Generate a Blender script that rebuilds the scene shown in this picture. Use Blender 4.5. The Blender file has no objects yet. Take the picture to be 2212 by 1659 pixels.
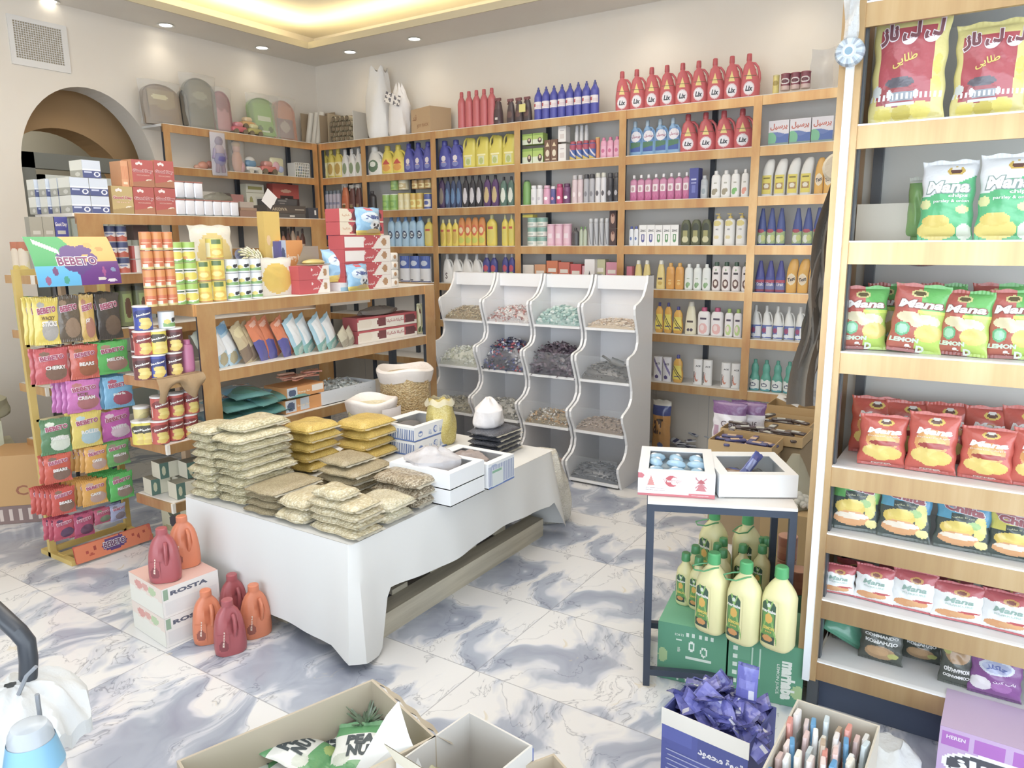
import bpy, math, random
from mathutils import Vector, Matrix
random.seed(7)
SC = bpy.context.scene
COL = SC.collection
PI = math.pi
R = math.radians

# ---------------------------------------------------------------- camera
CX, CY, F, H = 1106.0, 829.5, 1612.0, 1.6
def _n(v): return v.normalized()
V1 = Vector((-1400-CX, 540-CY, F)); V2 = Vector((2180-CX, 510-CY, F))
AX = _n(V2); AY = _n(V1-AX*V1.dot(AX)); AZ = AX.cross(AY)
if AZ.y > 0: AZ = -AZ
M3 = Matrix((AX, AY, AZ))            # image axes (right, down, forward) -> room axes
cam = bpy.data.cameras.new('camera'); camo = bpy.data.objects.new('camera', cam); COL.objects.link(camo)
cam.sensor_width = 36; cam.lens = 36*F/2212; cam.clip_start = .05; cam.clip_end = 60
cr, cu, cb = M3@Vector((1,0,0)), M3@Vector((0,-1,0)), M3@Vector((0,0,-1))
camo.matrix_world = Matrix(((cr.x,cu.x,cb.x,0),(cr.y,cu.y,cb.y,0),(cr.z,cu.z,cb.z,H),(0,0,0,1)))
SC.camera = camo
CAMP = Vector((0,0,H))
def ray(px,py): return M3@Vector((px-CX,py-CY,F))
def onz(px,py,z): r=ray(px,py); return CAMP+r*((z-H)/r.z)
def onx(px,py,x): r=ray(px,py); return CAMP+r*(x/r.x)
def ony(px,py,y): r=ray(px,py); return CAMP+r*(y/r.y)
def proj(p):
    c = M3.transposed()@(Vector(p)-CAMP); return CX+F*c.x/c.z, CY+F*c.y/c.z
def solve(f, target, a, b):
    fa = f(a)-target
    for _ in range(40):
        m=(a+b)/2; fm=f(m)-target
        if fa*fm<=0: b=m
        else: a=m; fa=fm
    return (a+b)/2
def yat(px,x,z): return solve(lambda y: proj((x,y,z))[0], px, -1.2, 6.5)     # where on a shelf edge at x, z
def xat(px,y,z): return solve(lambda x: proj((x,y,z))[0], px, .3, 6.5)
def zat(py,x,y): return solve(lambda z: proj((x,y,z))[1], py, 0, 3.4)

# ---------------------------------------------------------------- world, light, exposure
def lin(c):
    if isinstance(c,str):
        c=c.lstrip('#'); c=[int(c[i:i+2],16)/255 for i in (0,2,4)]
        return tuple((x/12.92 if x<=.04045 else ((x+.055)/1.055)**2.4) for x in c)
    return tuple(c[:3])
_lin=lin
def lin(c):
    if not isinstance(c,str): return tuple(c[:3])
    r,g,b=_lin(c); y=.3*r+.59*g+.11*b; k=.86           # milky lens haze mixed into every colour: paler, darks lifted
    return tuple(min(.92,(y+(v-y)*k)*.92+.026) for v in (r,g,b))
W = bpy.data.worlds.new('daylight'); SC.world = W; W.use_nodes = True
bg = W.node_tree.nodes['Background']; bg.inputs[0].default_value = (.80,.90,1,1); bg.inputs[1].default_value = 4.9
SC.view_settings.view_transform='Standard'; SC.view_settings.look='None'; SC.view_settings.gamma=1
SC.view_settings.use_curve_mapping=False; SC.view_settings.exposure = -0.14
CEIL = 3.30; XW, YW = 5.50, 5.90
def lamp(kind,name,loc,energy,col,size=.1,sizey=None,rot=(0,0,0),**k):
    l=bpy.data.lights.new(name,kind); l.energy=energy; l.color=col
    if kind=='AREA':
        l.size=size
        if sizey: l.shape='RECTANGLE'; l.size_y=sizey
    elif kind=='SPOT': l.spot_size=k.get('ang',R(120)); l.spot_blend=1; l.shadow_soft_size=size
    else: l.shadow_soft_size=size
    o=bpy.data.objects.new(name,l); COL.objects.link(o); o.location=loc; o.rotation_euler=rot; return o
# big recessed ceiling tray: an LED line behind the soffit lip on its two visible sides
for nm,loc,sx,sy in (('cove_light',(3.0,5.53,CEIL+.06),4.2,.06),('cove_light',(5.09,2.6,CEIL+.06),.06,5.6)):
    lamp('AREA',nm,loc,20,(1,.86,.46),sx,sy,(PI,0,0))
# two added fill lights above the floor, without any ceiling fixture
lamp('AREA','ceiling_fill_light',(2.6,2.7,CEIL+.14),80,(1,.93,.83),2.6,2.6)
lamp('AREA','ceiling_fill_light',(.4,.9,CEIL+.14),26,(.97,.98,1),2.0,2.4)

SC.cycles.adaptive_threshold=.05; SC.cycles.adaptive_min_samples=16; SC.cycles.max_bounces=5; SC.cycles.diffuse_bounces=3; SC.cycles.glossy_bounces=2; SC.cycles.transmission_bounces=2; SC.cycles.transparent_max_bounces=8
# ---------------------------------------------------------------- materials
MATS = {}
def nodes(name):
    m=bpy.data.materials.new(name); m.use_nodes=True
    nt=m.node_tree; b=nt.nodes['Principled BSDF']; return m,nt,b
def mat(col, rough=.5, metal=0.0, trans=0.0, alpha=1.0, emit=0.0, coat=0.0):
    k=(tuple(col) if not isinstance(col,str) else col,rough,metal,trans,alpha,emit,coat)
    if k in MATS: return MATS[k]
    m,nt,b=nodes('plain'); c=lin(col)
    b.inputs['Base Color'].default_value=(*c,1); b.inputs['Roughness'].default_value=rough
    b.inputs['Metallic'].default_value=metal; b.inputs['Transmission Weight'].default_value=trans
    b.inputs['Alpha'].default_value=alpha; b.inputs['Coat Weight'].default_value=coat
    if emit: b.inputs['Emission Color'].default_value=(*c,1); b.inputs['Emission Strength'].default_value=emit
    MATS[k]=m; return m
def printed(rough, bump=0, bscale=30, coat=0, alpha=1.0):
    m,nt,b=nodes('printed'); a=nt.nodes.new('ShaderNodeAttribute'); a.attribute_name='Col'
    nt.links.new(a.outputs['Color'],b.inputs['Base Color']); b.inputs['Roughness'].default_value=rough
    b.inputs['Coat Weight'].default_value=coat; b.inputs['Alpha'].default_value=alpha
    if bump:
        n=nt.nodes.new('ShaderNodeTexNoise'); n.inputs['Scale'].default_value=bscale; n.inputs['Detail'].default_value=3
        t=nt.nodes.new('ShaderNodeTexCoord'); nt.links.new(t.outputs['Object'],n.inputs['Vector'])
        u=nt.nodes.new('ShaderNodeBump'); u.inputs['Strength'].default_value=bump; u.inputs['Distance'].default_value=.01
        nt.links.new(n.outputs['Fac'],u.inputs['Height']); nt.links.new(u.outputs['Normal'],b.inputs['Normal'])
    return m
P_CARD=printed(.6); P_PLAST=printed(.32); P_FOIL=printed(.22,.5,22,coat=.3); P_CLOTH=printed(.9,.3,60)
def mathn(nt,op,a,b=None,c=None):
    n=nt.nodes.new('ShaderNodeMath'); n.operation=op
    for i,v in enumerate((a,b,c)):
        if v is None: continue
        if isinstance(v,(int,float)): n.inputs[i].default_value=v
        else: nt.links.new(v,n.inputs[i])
    return n.outputs[0]
def ramp(nt,fac,stops):
    n=nt.nodes.new('ShaderNodeValToRGB'); e=n.color_ramp.elements
    while len(e)<len(stops): e.new(.5)
    for i,(p,c) in enumerate(stops): e[i].position=p; e[i].color=(*lin(c),1)
    nt.links.new(fac,n.inputs[0]); return n.outputs[0]
def mixc(nt,f,a,b):
    n=nt.nodes.new('ShaderNodeMix'); n.data_type='RGBA'
    for s,v in ((0,f),(6,a),(7,b)):
        if isinstance(v,(int,float)): n.inputs[s].default_value=v
        elif isinstance(v,(str,tuple)): n.inputs[s].default_value=(*lin(v),1)
        else: nt.links.new(v,n.inputs[s])
    return n.outputs[2]
def noise(nt,vec,scale,detail=4,rough=.55,dist=0):
    n=nt.nodes.new('ShaderNodeTexNoise'); n.inputs['Scale'].default_value=scale; n.inputs['Detail'].default_value=detail
    n.inputs['Roughness'].default_value=rough; n.inputs['Distortion'].default_value=dist
    nt.links.new(vec,n.inputs['Vector']); return n.outputs['Fac'],n.outputs['Color']
def marble(name, tile, base, greys, gloss, sc=1.0, grout=True, veincol='#3b4a68', off=(0,0), cover=(.44,.62)):
    """polished printed-marble tiles: the same slab print repeats on every tile"""
    m,nt,b=nodes(name); t=nt.nodes.new('ShaderNodeTexCoord'); sp=nt.nodes.new('ShaderNodeSeparateXYZ')
    nt.links.new(t.outputs['Object'],sp.inputs[0])
    u=mathn(nt,'DIVIDE',mathn(nt,'SUBTRACT',sp.outputs[0],off[0]),tile[0]); v=mathn(nt,'DIVIDE',mathn(nt,'SUBTRACT',sp.outputs[1],off[1]),tile[1])
    fu=mathn(nt,'FRACT',u); fv=mathn(nt,'FRACT',v)
    idx=mathn(nt,'FLOOR',mathn(nt,'MULTIPLY',mathn(nt,'FLOOR',v),1.0)); alt=mathn(nt,'MULTIPLY',mathn(nt,'FRACT',mathn(nt,'MULTIPLY',idx,.5)),6.0)
    cb_=nt.nodes.new('ShaderNodeCombineXYZ')
    nt.links.new(mathn(nt,'MULTIPLY',fu,tile[0]*sc),cb_.inputs[0]); nt.links.new(mathn(nt,'MULTIPLY',fv,tile[1]*sc),cb_.inputs[1]); nt.links.new(alt,cb_.inputs[2])
    nf,ncol=noise(nt,cb_.outputs[0],2.2,3,.5)
    ad=nt.nodes.new('ShaderNodeVectorMath'); ad.operation='MULTIPLY_ADD'; ad.inputs[1].default_value=(.55,.55,.3)
    nt.links.new(ncol,ad.inputs[0]); nt.links.new(cb_.outputs[0],ad.inputs[2]); wv=ad.outputs[0]
    st=nt.nodes.new('ShaderNodeMapping'); st.inputs['Scale'].default_value=(1.0,2.0,1); st.inputs['Rotation'].default_value=(0,0,R(38))
    nt.links.new(wv,st.inputs[0])
    c1,_=noise(nt,st.outputs[0],2.0,4,.5,.9)
    cloud=ramp(nt,c1,[(cover[0],base),(cover[0]+.06,greys[0]),(cover[1],greys[1]),(.78,greys[2])])
    v1,_=noise(nt,st.outputs[0],1.9,5,.62,.5)
    ve=mathn(nt,'ABSOLUTE',mathn(nt,'SUBTRACT',v1,.5)); vein=ramp(nt,ve,[(0,'#ffffff'),(.004,'#8a8a8a'),(.014,'#000000')])
    col=mixc(nt,mathn(nt,'MULTIPLY',vein,.6),cloud,veincol)
    g1,_=noise(nt,wv,5.5,5,.7,1.0); g2=ramp(nt,g1,[(.66,'#000000'),(.70,'#ffffff')]); col=mixc(nt,mathn(nt,'MULTIPLY',g2,.55),col,'#d9c8a0')
    if grout:
        e=.0022
        def line(fr,size):
            d=mathn(nt,'MINIMUM',fr,mathn(nt,'SUBTRACT',1.0,fr)); return mathn(nt,'LESS_THAN',d,e/size)
        ln=mathn(nt,'MAXIMUM',line(fu,tile[0]),line(fv,tile[1])); col=mixc(nt,mathn(nt,'MULTIPLY',ln,.6),col,'#8f8f96')
    nt.links.new(col,b.inputs['Base Color']); b.inputs['Roughness'].default_value=gloss
    return m
def gold(name, along, cols=('#c98d4e','#d7a35f','#e4bc7c')):
    """brushed gold-mirror laminate: streaks run across the strip"""
    m,nt,b=nodes(name); t=nt.nodes.new('ShaderNodeTexCoord'); mp=nt.nodes.new('ShaderNodeMapping')
    mp.inputs['Scale'].default_value=along; nt.links.new(t.outputs['Object'],mp.inputs[0])
    f,_=noise(nt,mp.outputs[0],1.0,5,.6)
    col=ramp(nt,f,[(.3,cols[0]),(.5,cols[1]),(.7,cols[2])]); nt.links.new(col,b.inputs['Base Color'])
    b.inputs['Metallic'].default_value=.55; b.inputs['Roughness'].default_value=.30; b.inputs['Anisotropic'].default_value=.6
    return m
G_X=gold('gold_laminate',(9,1,.6)); G_Y=gold('gold_laminate',(1,9,.6)); G_V=gold('gold_laminate',(6,6,2.5))
PG=('#b98f58','#c9a368','#d6b57e'); G_Y2=gold('daylit_gold_laminate',(1,9,.6),PG); G_V2=gold('daylit_gold_laminate',(6,6,2.5),PG)  # rack's copy of the gold, with the paler daylight put into its colour
def plaster(name,c,c2):
    m,nt,b=nodes(name); t=nt.nodes.new('ShaderNodeTexCoord'); f,_=noise(nt,t.outputs['Object'],3,5)
    nt.links.new(ramp(nt,f,[(.3,c),(.7,c2)]),b.inputs['Base Color']); b.inputs['Roughness'].default_value=.85
    return m
M_WALL=plaster('painted_plaster','#efe2d0','#f1e6d6'); M_CEIL=plaster('ceiling_paint','#f0e6d8','#f2eadd')
M_WHITE=mat('#eeeeee',.35); M_BOARD=mat('#f0ebe4',.5); M_STEEL=mat('#2f3a4a',.4,.3); M_EDGE=mat('#efe6d8',.5)
M_PANEL=mat('#f2ece4',.6)

# ---------------------------------------------------------------- mesh helpers
class MB:
    def __init__(s): s.v=[]; s.f=[]; s.c=[]
    def face(s,idx,c): s.f.append(tuple(idx)); s.c.append(lin(c))
    def quad(s,a,b,c_,d,c): i=len(s.v); s.v+= [tuple(a),tuple(b),tuple(c_),tuple(d)]; s.face((i,i+1,i+2,i+3),c)
    def box(s,x0,x1,y0,y1,z0,z1,c,faces=None):
        i=len(s.v); s.v+=[(x0,y0,z0),(x1,y0,z0),(x1,y1,z0),(x0,y1,z0),(x0,y0,z1),(x1,y0,z1),(x1,y1,z1),(x0,y1,z1)]
        cs=dict(b=c,t=c,f=c,k=c,l=c,r=c)
        if faces: cs.update(faces)
        for k,q in (('b',(3,2,1,0)),('t',(4,5,6,7)),('f',(0,1,5,4)),('r',(1,2,6,5)),('k',(2,3,7,6)),('l',(3,0,4,7))):
            s.face([i+j for j in q],cs[k])
        return s
    def bbox(s,x0,x1,y0,y1,z0,z1,c,r=.004):
        """box with its four upright edges and top rounded a little"""
        r=min(r,(x1-x0)/3,(y1-y0)/3,(z1-z0)/3)
        def ring(ins,z):
            a,b,c_,d=x0+ins,x1-ins,y0+ins,y1-ins
            return [(a+r,c_,z),(b-r,c_,z),(b,c_+r,z),(b,d-r,z),(b-r,d,z),(a+r,d,z),(a,d-r,z),(a,c_+r,z)]
        rs=[ring(r*.6,z0),ring(0,z0+r),ring(0,z1-r),ring(r*.6,z1)]
        i=len(s.v)
        for q in rs: s.v+=q
        for k in range(3):
            for j in range(8): s.face((i+8*k+j,i+8*k+(j+1)%8,i+8*k+8+(j+1)%8,i+8*k+8+j),c)
        s.face([i+7-j for j in range(8)],c); s.face([i+24+j for j in range(8)],c); return s
    def ring_stack(s,rings,cf,capb=True,capt=True):
        """rings: list of closed loops (same length); cf(k,j)->colour"""
        i=len(s.v); n=len(rings[0])
        for q in rings: s.v+=[tuple(p) for p in q]
        for k in range(len(rings)-1):
            for j in range(n): s.face((i+n*k+j,i+n*k+(j+1)%n,i+n*(k+1)+(j+1)%n,i+n*(k+1)+j),cf(k,j))
        if capb: s.face([i+n-1-j for j in range(n)],cf(0,0))
        if capt: s.face([i+n*(len(rings)-1)+j for j in range(n)],cf(len(rings)-2,0))
        return s
    def lathe(s,prof,c,n=16,cx=0,cy=0,cf=None,sy=1,caps=True):
        rings=[[(cx+r*math.cos(2*PI*j/n),cy+sy*r*math.sin(2*PI*j/n),z) for j in range(n)] for z,r in prof]
        return s.ring_stack(rings,cf or (lambda k,j:c),caps,caps)
    def tube(s,pts,r,c,n=8,closed=False,caps=True):
        pts=[Vector(p) for p in pts]; rings=[]; m=len(pts); up=None
        for k,p in enumerate(pts):
            a=pts[(k-1)%m] if (closed or k>0) else p; b=pts[(k+1)%m] if (closed or k<m-1) else p
            t=(b-a); t=t.normalized() if t.length>1e-9 else Vector((0,0,1))
            if up is None:
                up=Vector((0,0,1)) if abs(t.z)<.9 else Vector((1,0,0))
            x=t.cross(up); x=x.normalized() if x.length>1e-6 else Vector((1,0,0)); y=x.cross(t); up=y
            rr=r[k] if isinstance(r,(list,tuple)) else r
            rings.append([p+(x*math.cos(2*PI*j/n)+y*math.sin(2*PI*j/n))*rr for j in range(n)])
        if closed: rings.append(rings[0]); caps=False
        return s.ring_stack(rings,lambda k,j:c,caps,caps)
    def bar(s,a,b,w,h,c):
        """rectangular bar between points a and b, w wide (level), h high"""
        a,b=Vector(a),Vector(b); t=(b-a).normalized(); up=Vector((0,0,1)) if abs(t.z)<.9 else Vector((1,0,0))
        x=t.cross(up).normalized()*w/2; y=x.cross(t).normalized()*h/2
        return s.ring_stack([[p-x-y,p+x-y,p+x+y,p-x+y] for p in (a,b)],lambda k,j:c)
    def ell(s,c0,r,c,n=12,m=7,rot=None):
        rings=[]
        for k in range(m+1):
            th=PI*k/m; th=min(max(th,.12),PI-.12)
            ring=[]
            for j in range(n):
                p=Vector((r[0]*math.sin(th)*math.cos(2*PI*j/n),r[1]*math.sin(th)*math.sin(2*PI*j/n),-r[2]*math.cos(th)))
                if rot: p=rot@p
                ring.append(p+Vector(c0))
            rings.append(ring)
        return s.ring_stack(rings,lambda k,j:c)
    def grid(s,fn,nu,nv,cf,flip=False):
        i=len(s.v)
        for b in range(nv+1):
            for a in range(nu+1): s.v.append(tuple(fn(a/nu,b/nv)))
        for b in range(nv):
            for a in range(nu):
                q=[i+b*(nu+1)+a,i+b*(nu+1)+a+1,i+(b+1)*(nu+1)+a+1,i+(b+1)*(nu+1)+a]
                s.face(q[::-1] if flip else q,cf((a+.5)/nu,(b+.5)/nv))
        return s
    def text(s,txt,fn,u0,u1,v,c,h=None,bold=.02,rot=0,outline=None,off=.0006,shear=0,aspect=1.0,font=None):
        """letters from u0 to u1 centred on v of the surface fn(u,v,offset)"""
        if not txt.strip(): return s
        tv,tf,w,hh=text_mesh(txt,bold,shear)
        def put(tv,tf,col,o):
            i=len(s.v)
            sc=(u1-u0)/w; cu,cv=(u0+u1)/2,v; ca,sa=math.cos(R(rot)),math.sin(R(rot))
            for x,y in tv:
                x=(x-w/2)*sc; y=(y-hh/2)*sc*aspect if h is None else (y-hh/2)*h/hh
                s.v.append(tuple(fn(cu+x*ca-y*sa,cv+x*sa+y*ca,o)))
            for q in tf: s.face([i+k for k in q],col)
        if outline:
            tv2,tf2,_,_=text_mesh(txt,bold+.055,shear); put(tv2,tf2,outline,off)
            put(tv,tf,c,off*2.2)
        else: put(tv,tf,c,off)
        return s
    def mesh(s,name,smooth=True):
        me=bpy.data.meshes.new(name); me.from_pydata(s.v,[],s.f)
        a=me.color_attributes.new('Col','FLOAT_COLOR','CORNER'); buf=[]
        for p,c in zip(me.polygons,s.c): buf+= [c[0],c[1],c[2],1.0]*p.loop_total
        a.data.foreach_set('color',buf); me.update()
        if smooth:
            me.polygons.foreach_set('use_smooth',[True]*len(me.polygons))
            try: me.set_sharp_from_angle(angle=R(38))
            except Exception: pass
        return me
    def build(s,name,m=None,parent=None,loc=(0,0,0),rz=0,smooth=True,**tags):
        me=s.mesh(name,smooth); me.materials.append(m or P_CARD)
        o=bpy.data.objects.new(name,me); COL.objects.link(o); o.location=loc; o.rotation_euler=(0,0,rz)
        if parent: o.parent=parent
        for k,v in tags.items(): o[k]=v
        return o
_AR={ # isolated, final, initial, medial
'ا':'FE8D FE8E FE8D FE8E','ب':'FE8F FE90 FE91 FE92','پ':'FB56 FB57 FB58 FB59','ت':'FE95 FE96 FE97 FE98','چ':'FB7A FB7B FB7C FB7D',
'ح':'FEA1 FEA2 FEA3 FEA4','خ':'FEA5 FEA6 FEA7 FEA8','د':'FEA9 FEAA FEA9 FEAA','ر':'FEAD FEAE FEAD FEAE','ز':'FEAF FEB0 FEAF FEB0','س':'FEB1 FEB2 FEB3 FEB4',
'ط':'FEC1 FEC2 FEC3 FEC4','ق':'FED5 FED6 FED7 FED8','ک':'FB8E FB8F FB90 FB91','ل':'FEDD FEDE FEDF FEE0','م':'FEE1 FEE2 FEE3 FEE4',
'ن':'FEE5 FEE6 FEE7 FEE8','ه':'FEE9 FEEA FEEB FEEC','ة':'FE93 FE94 FE93 FE94','و':'FEED FEEE FEED FEEE','ی':'FBFC FBFD FBFE FBFF','ي':'FEF1 FEF2 FEF3 FEF4',
'ش':'FEB5 FEB6 FEB7 FEB8','ع':'FEC9 FECA FECB FECC','ج':'FE9D FE9E FE9F FEA0','ف':'FED1 FED2 FED3 FED4'}
_NOJ=set('ادرزوة')
def shape(t):
    if not any('\u0600'<=c<='\u06ff' for c in t): return t
    out=[]
    for i,c in enumerate(t):
        if c not in _AR: out.append(c); continue
        p=i>0 and t[i-1] in _AR and t[i-1] not in _NOJ
        n=i<len(t)-1 and t[i+1] in _AR and c not in _NOJ
        out.append(chr(int(_AR[c].split()[ (3 if n else 1) if p else (2 if n else 0)],16)))
    return ''.join(reversed(out))
_TX={}
def text_mesh(txt,bold,shear=0):
    k=(txt,round(bold,3),shear)
    if k in _TX: return _TX[k]
    c=bpy.data.curves.new('lettering','FONT'); c.body=shape(txt); c.offset=bold; c.resolution_u=2; c.shear=shear; c.align_x='LEFT'
    o=bpy.data.objects.new('lettering',c); COL.objects.link(o); bpy.context.view_layer.update()
    me=bpy.data.meshes.new_from_object(o.evaluated_get(bpy.context.evaluated_depsgraph_get()))
    vs=[(v.co.x,v.co.y) for v in me.vertices]; fs=[tuple(p.vertices) for p in me.polygons]
    bpy.data.objects.remove(o); bpy.data.curves.remove(c); bpy.data.meshes.remove(me)
    x0=min(v[0] for v in vs); x1=max(v[0] for v in vs); y0=min(v[1] for v in vs); y1=max(v[1] for v in vs)
    if bold>.05:     # keep the outline copy registered with the plain letters
        a,b,w,h=text_mesh(txt,round(bold-.055,3),shear); r0=_TX[(txt,round(bold-.055,3),shear,'o')]
        _TX[k]=([(x-r0[0],y-r0[1]) for x,y in vs],fs,w,h); _TX[(*k,'o')]=r0
    else:
        _TX[k]=([(x-x0,y-y0) for x,y in vs],fs,x1-x0,y1-y0); _TX[(*k,'o')]=(x0,y0)
    return _TX[k]
def flat(x0,x1,z0,z1,y=0,tilt=0):
    """surface function of an upright rectangle facing -y"""
    return lambda u,v,o=0: (x0+(x1-x0)*u, y-o, z0+(z1-z0)*v)
def paint(layers):
    """layers of flat print, the last one on top"""
    L=[(l[0],)+tuple(l[1:-1])+(lin(l[-1]),) for l in layers]
    def f(u,v):
        c=(1,0,1)
        for l in L:
            k=l[0]
            if k=='bg': c=l[1]
            elif k=='r':
                if l[1]<=u<=l[2] and l[3]<=v<=l[4]: c=l[5]
            elif k=='e':
                if ((u-l[1])/l[3])**2+((v-l[2])/l[4])**2<=1: c=l[5]
            elif k=='h':      # below a line v = a + b*u
                if v<l[1]+l[2]*u: c=l[3]
            elif k=='w':      # below a wave
                if v<l[1]+l[2]*math.sin(l[3]*u+l[4]): c=l[5]
            elif k=='s':      # diagonal stripe |a*u+b*v-c|<w
                if abs(l[1]*u+l[2]*v-l[3])<l[4]: c=l[5]
            elif k=='t':      # triangle apex up: centre, base v, half width, height
                if l[2]<=v<=l[2]+l[4] and abs(u-l[1])<l[3]*(1-(v-l[2])/l[4]): c=l[5]
            elif k=='q':      # short blade crossing (u,v)
                if abs(u-l[1])<l[3] and abs((v-l[2])-l[4]*(u-l[1]))<l[5]: c=l[6]
            elif k=='p':      # vertical stripes
                if (u*l[1])%1<l[2] and l[3]<=v<=l[4]: c=l[5]
        return c
    return f

# ---------------------------------------------------------------- placing things
LABELS={}
def tag(o,label,cat,group=None,kind=None):
    o['label']=label; o['category']=cat
    if group: o['group']=group
    if kind: o['kind']=kind
    return o
def thing(name,label,cat,loc=(0,0,0),rz=0,group=None,rot=None):
    o=bpy.data.objects.new(name,None); o.empty_display_size=.05; COL.objects.link(o); o.location=loc; o.rotation_euler=rot or (0,0,rz)
    return tag(o,label,cat,group)
def struct(name,mb,m,label=None,**k):
    o=mb.build(name,m,**k); o['kind']='structure'
    if label: o['label']=label; o['category']=name.split('_')[0]
    return o
class Kit:
    """one product: its parts as meshes, placed as often as needed"""
    def __init__(s,name,cat): s.name=name; s.cat=cat; s.parts=[]
    def add(s,pname,mb,m,sub=None,label=None,smooth=True):
        s.parts.append((pname,mb.mesh(pname,smooth),m,sub,label)); s.parts[-1][1].materials.append(m); return s
    def put(s,loc,rz,label,group=None,scale=(1,1,1),rot=None):
        if len(s.parts)==1:
            r=bpy.data.objects.new(s.name,s.parts[0][1]); COL.objects.link(r); r.location=loc; r.rotation_euler=rot or (0,0,rz); r.scale=scale
            return tag(r,label,s.cat,group)
        r=thing(s.name,label,s.cat,loc,rz,group,rot); r.scale=scale; made={}
        for pn,me,m,sub,lb in s.parts:
            o=bpy.data.objects.new(pn,me); COL.objects.link(o); o.parent=made[sub] if sub else r; made[pn]=o
            if lb: o['label']=lb
        return r
ORD='first second third fourth fifth sixth seventh eighth ninth tenth eleventh twelfth thirteenth fourteenth'.split()
# ================================================================ the room
b=MB(); b.box(-3,XW+.2,-3.5,YW+2.2,-.12,0,'#ffffff')
struct('floor',b,marble('floor_marble',(.56,1.12),'#e9e8e8',('#cfd3de','#adb5c7','#868fa6'),.16,1.0,True,'#3d4862',(1.51,1.53),(.46,.56)),smooth=False)
M_TILEW=marble('wall_marble',(.6,.6),'#e6ddcf',('#ddd4c6','#cdc3b6','#b3a89c'),.25,.8,True,'#a89a8a',cover=(.6,.75))
# wall on the right in plan: runs behind the long shelving
b=MB(); b.box(XW,XW+.15,-3.5,YW+.15,1.0,CEIL+.6,'#ffffff'); struct('wall_right',b,M_WALL,smooth=False)
b=MB(); b.box(XW-.008,XW+.15,-3.5,YW,0,1.0,'#ffffff')
o=struct('wall_right_tiles',b,M_TILEW,smooth=False); o.name='trim_1'
# far-left wall with an arched opening
AX0,AX1,AZ0,AZS=2.69,3.72,0,2.13        # opening from x0 to x1, spring height
acx=(AX0+AX1)/2; ar=(AX1-AX0)/2; arz=.62
def arch_pts(x0,x1,zs,rz,n=28):
    c=(x0+x1)/2; r=(x1-x0)/2
    return [(c-r*math.cos(PI*k/n), zs+rz*math.sin(PI*k/n)) for k in range(n+1)]
def arch_wall(y0,y1,X0,X1,x0,x1,zs,rz,top):
    b=MB(); P=arch_pts(x0,x1,zs,rz)
    for yy,fl in ((y0,False),(y1,True)):
        def q(*p):
            p=[(x,yy,z) for x,z in p]; p=p[::-1] if fl else p
            b.quad(*p,'#ffffff')
        q((X0,0),(x0,0),(x0,top),(X0,top)); q((x1,0),(X1,0),(X1,top),(x1,top))
        for (a,za),(c,zc) in zip(P[:-1],P[1:]): q((a,za),(c,zc),(c,top),(a,top))
    L=[(x0,0)]+P+[(x1,0)]
    for (a,za),(c,zc) in zip(L[:-1],L[1:]): b.quad((a,y0,za),(a,y1,za),(c,y1,zc),(c,y0,zc),'#ffffff')
    return b
struct('wall_left',arch_wall(YW,YW+.22,-3.5,XW+.15,AX0,AX1,AZS,arz,CEIL+.6),M_WALL,smooth=False)
M_TAN=plaster('tan_arch_paint','#d9a766','#dcae70')
struct('trim_2',arch_wall(YW+.55,YW+.85,2.0,4.4,AX0+.0,AX1+.1,AZS-.22,.60,CEIL),M_TAN,smooth=False)
b=MB(); b.box(1.6,4.9,YW+1.9,YW+2.0,0,CEIL,'#ffffff'); struct('wall_back_corridor',b,mat('#a5aaa2',.8),smooth=False).name='wall_far'
b=MB(); b.box(1.6,4.9,YW+.22,YW+2.0,2.95,3.05,'#ffffff'); struct('ceiling',b,M_CEIL,smooth=False)
b=MB(); b.box(1.5,1.6,YW+.22,YW+2.0,0,CEIL,'#ffffff'); struct('wall_side',b,M_WALL,smooth=False)
b=MB(); b.box(4.9,5.0,YW+.22,YW+2.0,0,CEIL,'#ffffff'); struct('wall_end',b,M_WALL,smooth=False)
# dark metal door frame in the arch, with a pale inner leaf
d=bpy.data.objects.new('door_1',None); COL.objects.link(d); d['kind']='structure'
b=MB(); y0,y1=YW+.02,YW+.10
b.box(AX0,AX0+.10,y0,y1,0,2.25,'#6e7068'); b.box(AX0,AX1,y0,y1,2.14,2.25,'#6e7068'); b.box(AX1-.09,AX1,y0,y1,0,2.14,'#6e7068')
b.build('door_frame',P_PLAST,d,smooth=False)
b=MB(); b.box(AX0+.13,AX0+.17,y0+.02,y1,0,2.1,'#dfe3da'); b.box(AX1-.15,AX1-.11,y0+.02,y1,0,2.1,'#dfe3da'); b.box(AX0+.13,AX1-.11,y0+.02,y1,2.04,2.1,'#dfe3da')
b.box(AX0+.17,AX1-.15,y0+.04,y0+.05,0,2.04,'#b7bcae')
b.build('door_leaf',P_PLAST,d,smooth=False)
lamp('POINT','corridor_fill_light',(3.2,YW+1.2,2.7),15,(1,.93,.8),.15)  # added light without a fixture, brightens the corridor behind the arch
# the pleated pale curtain behind the door glass
b=MB(); b.grid(lambda u,v:(3.0+.55*u,y0+.02+.012*math.sin(u*60),1.5+.52*v),60,2,lambda u,v:lin('#b9beb0')); tag(b.build('door_curtain',P_CLOTH),'pale pleated curtain hanging inside the arched doorway','curtain')
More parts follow.
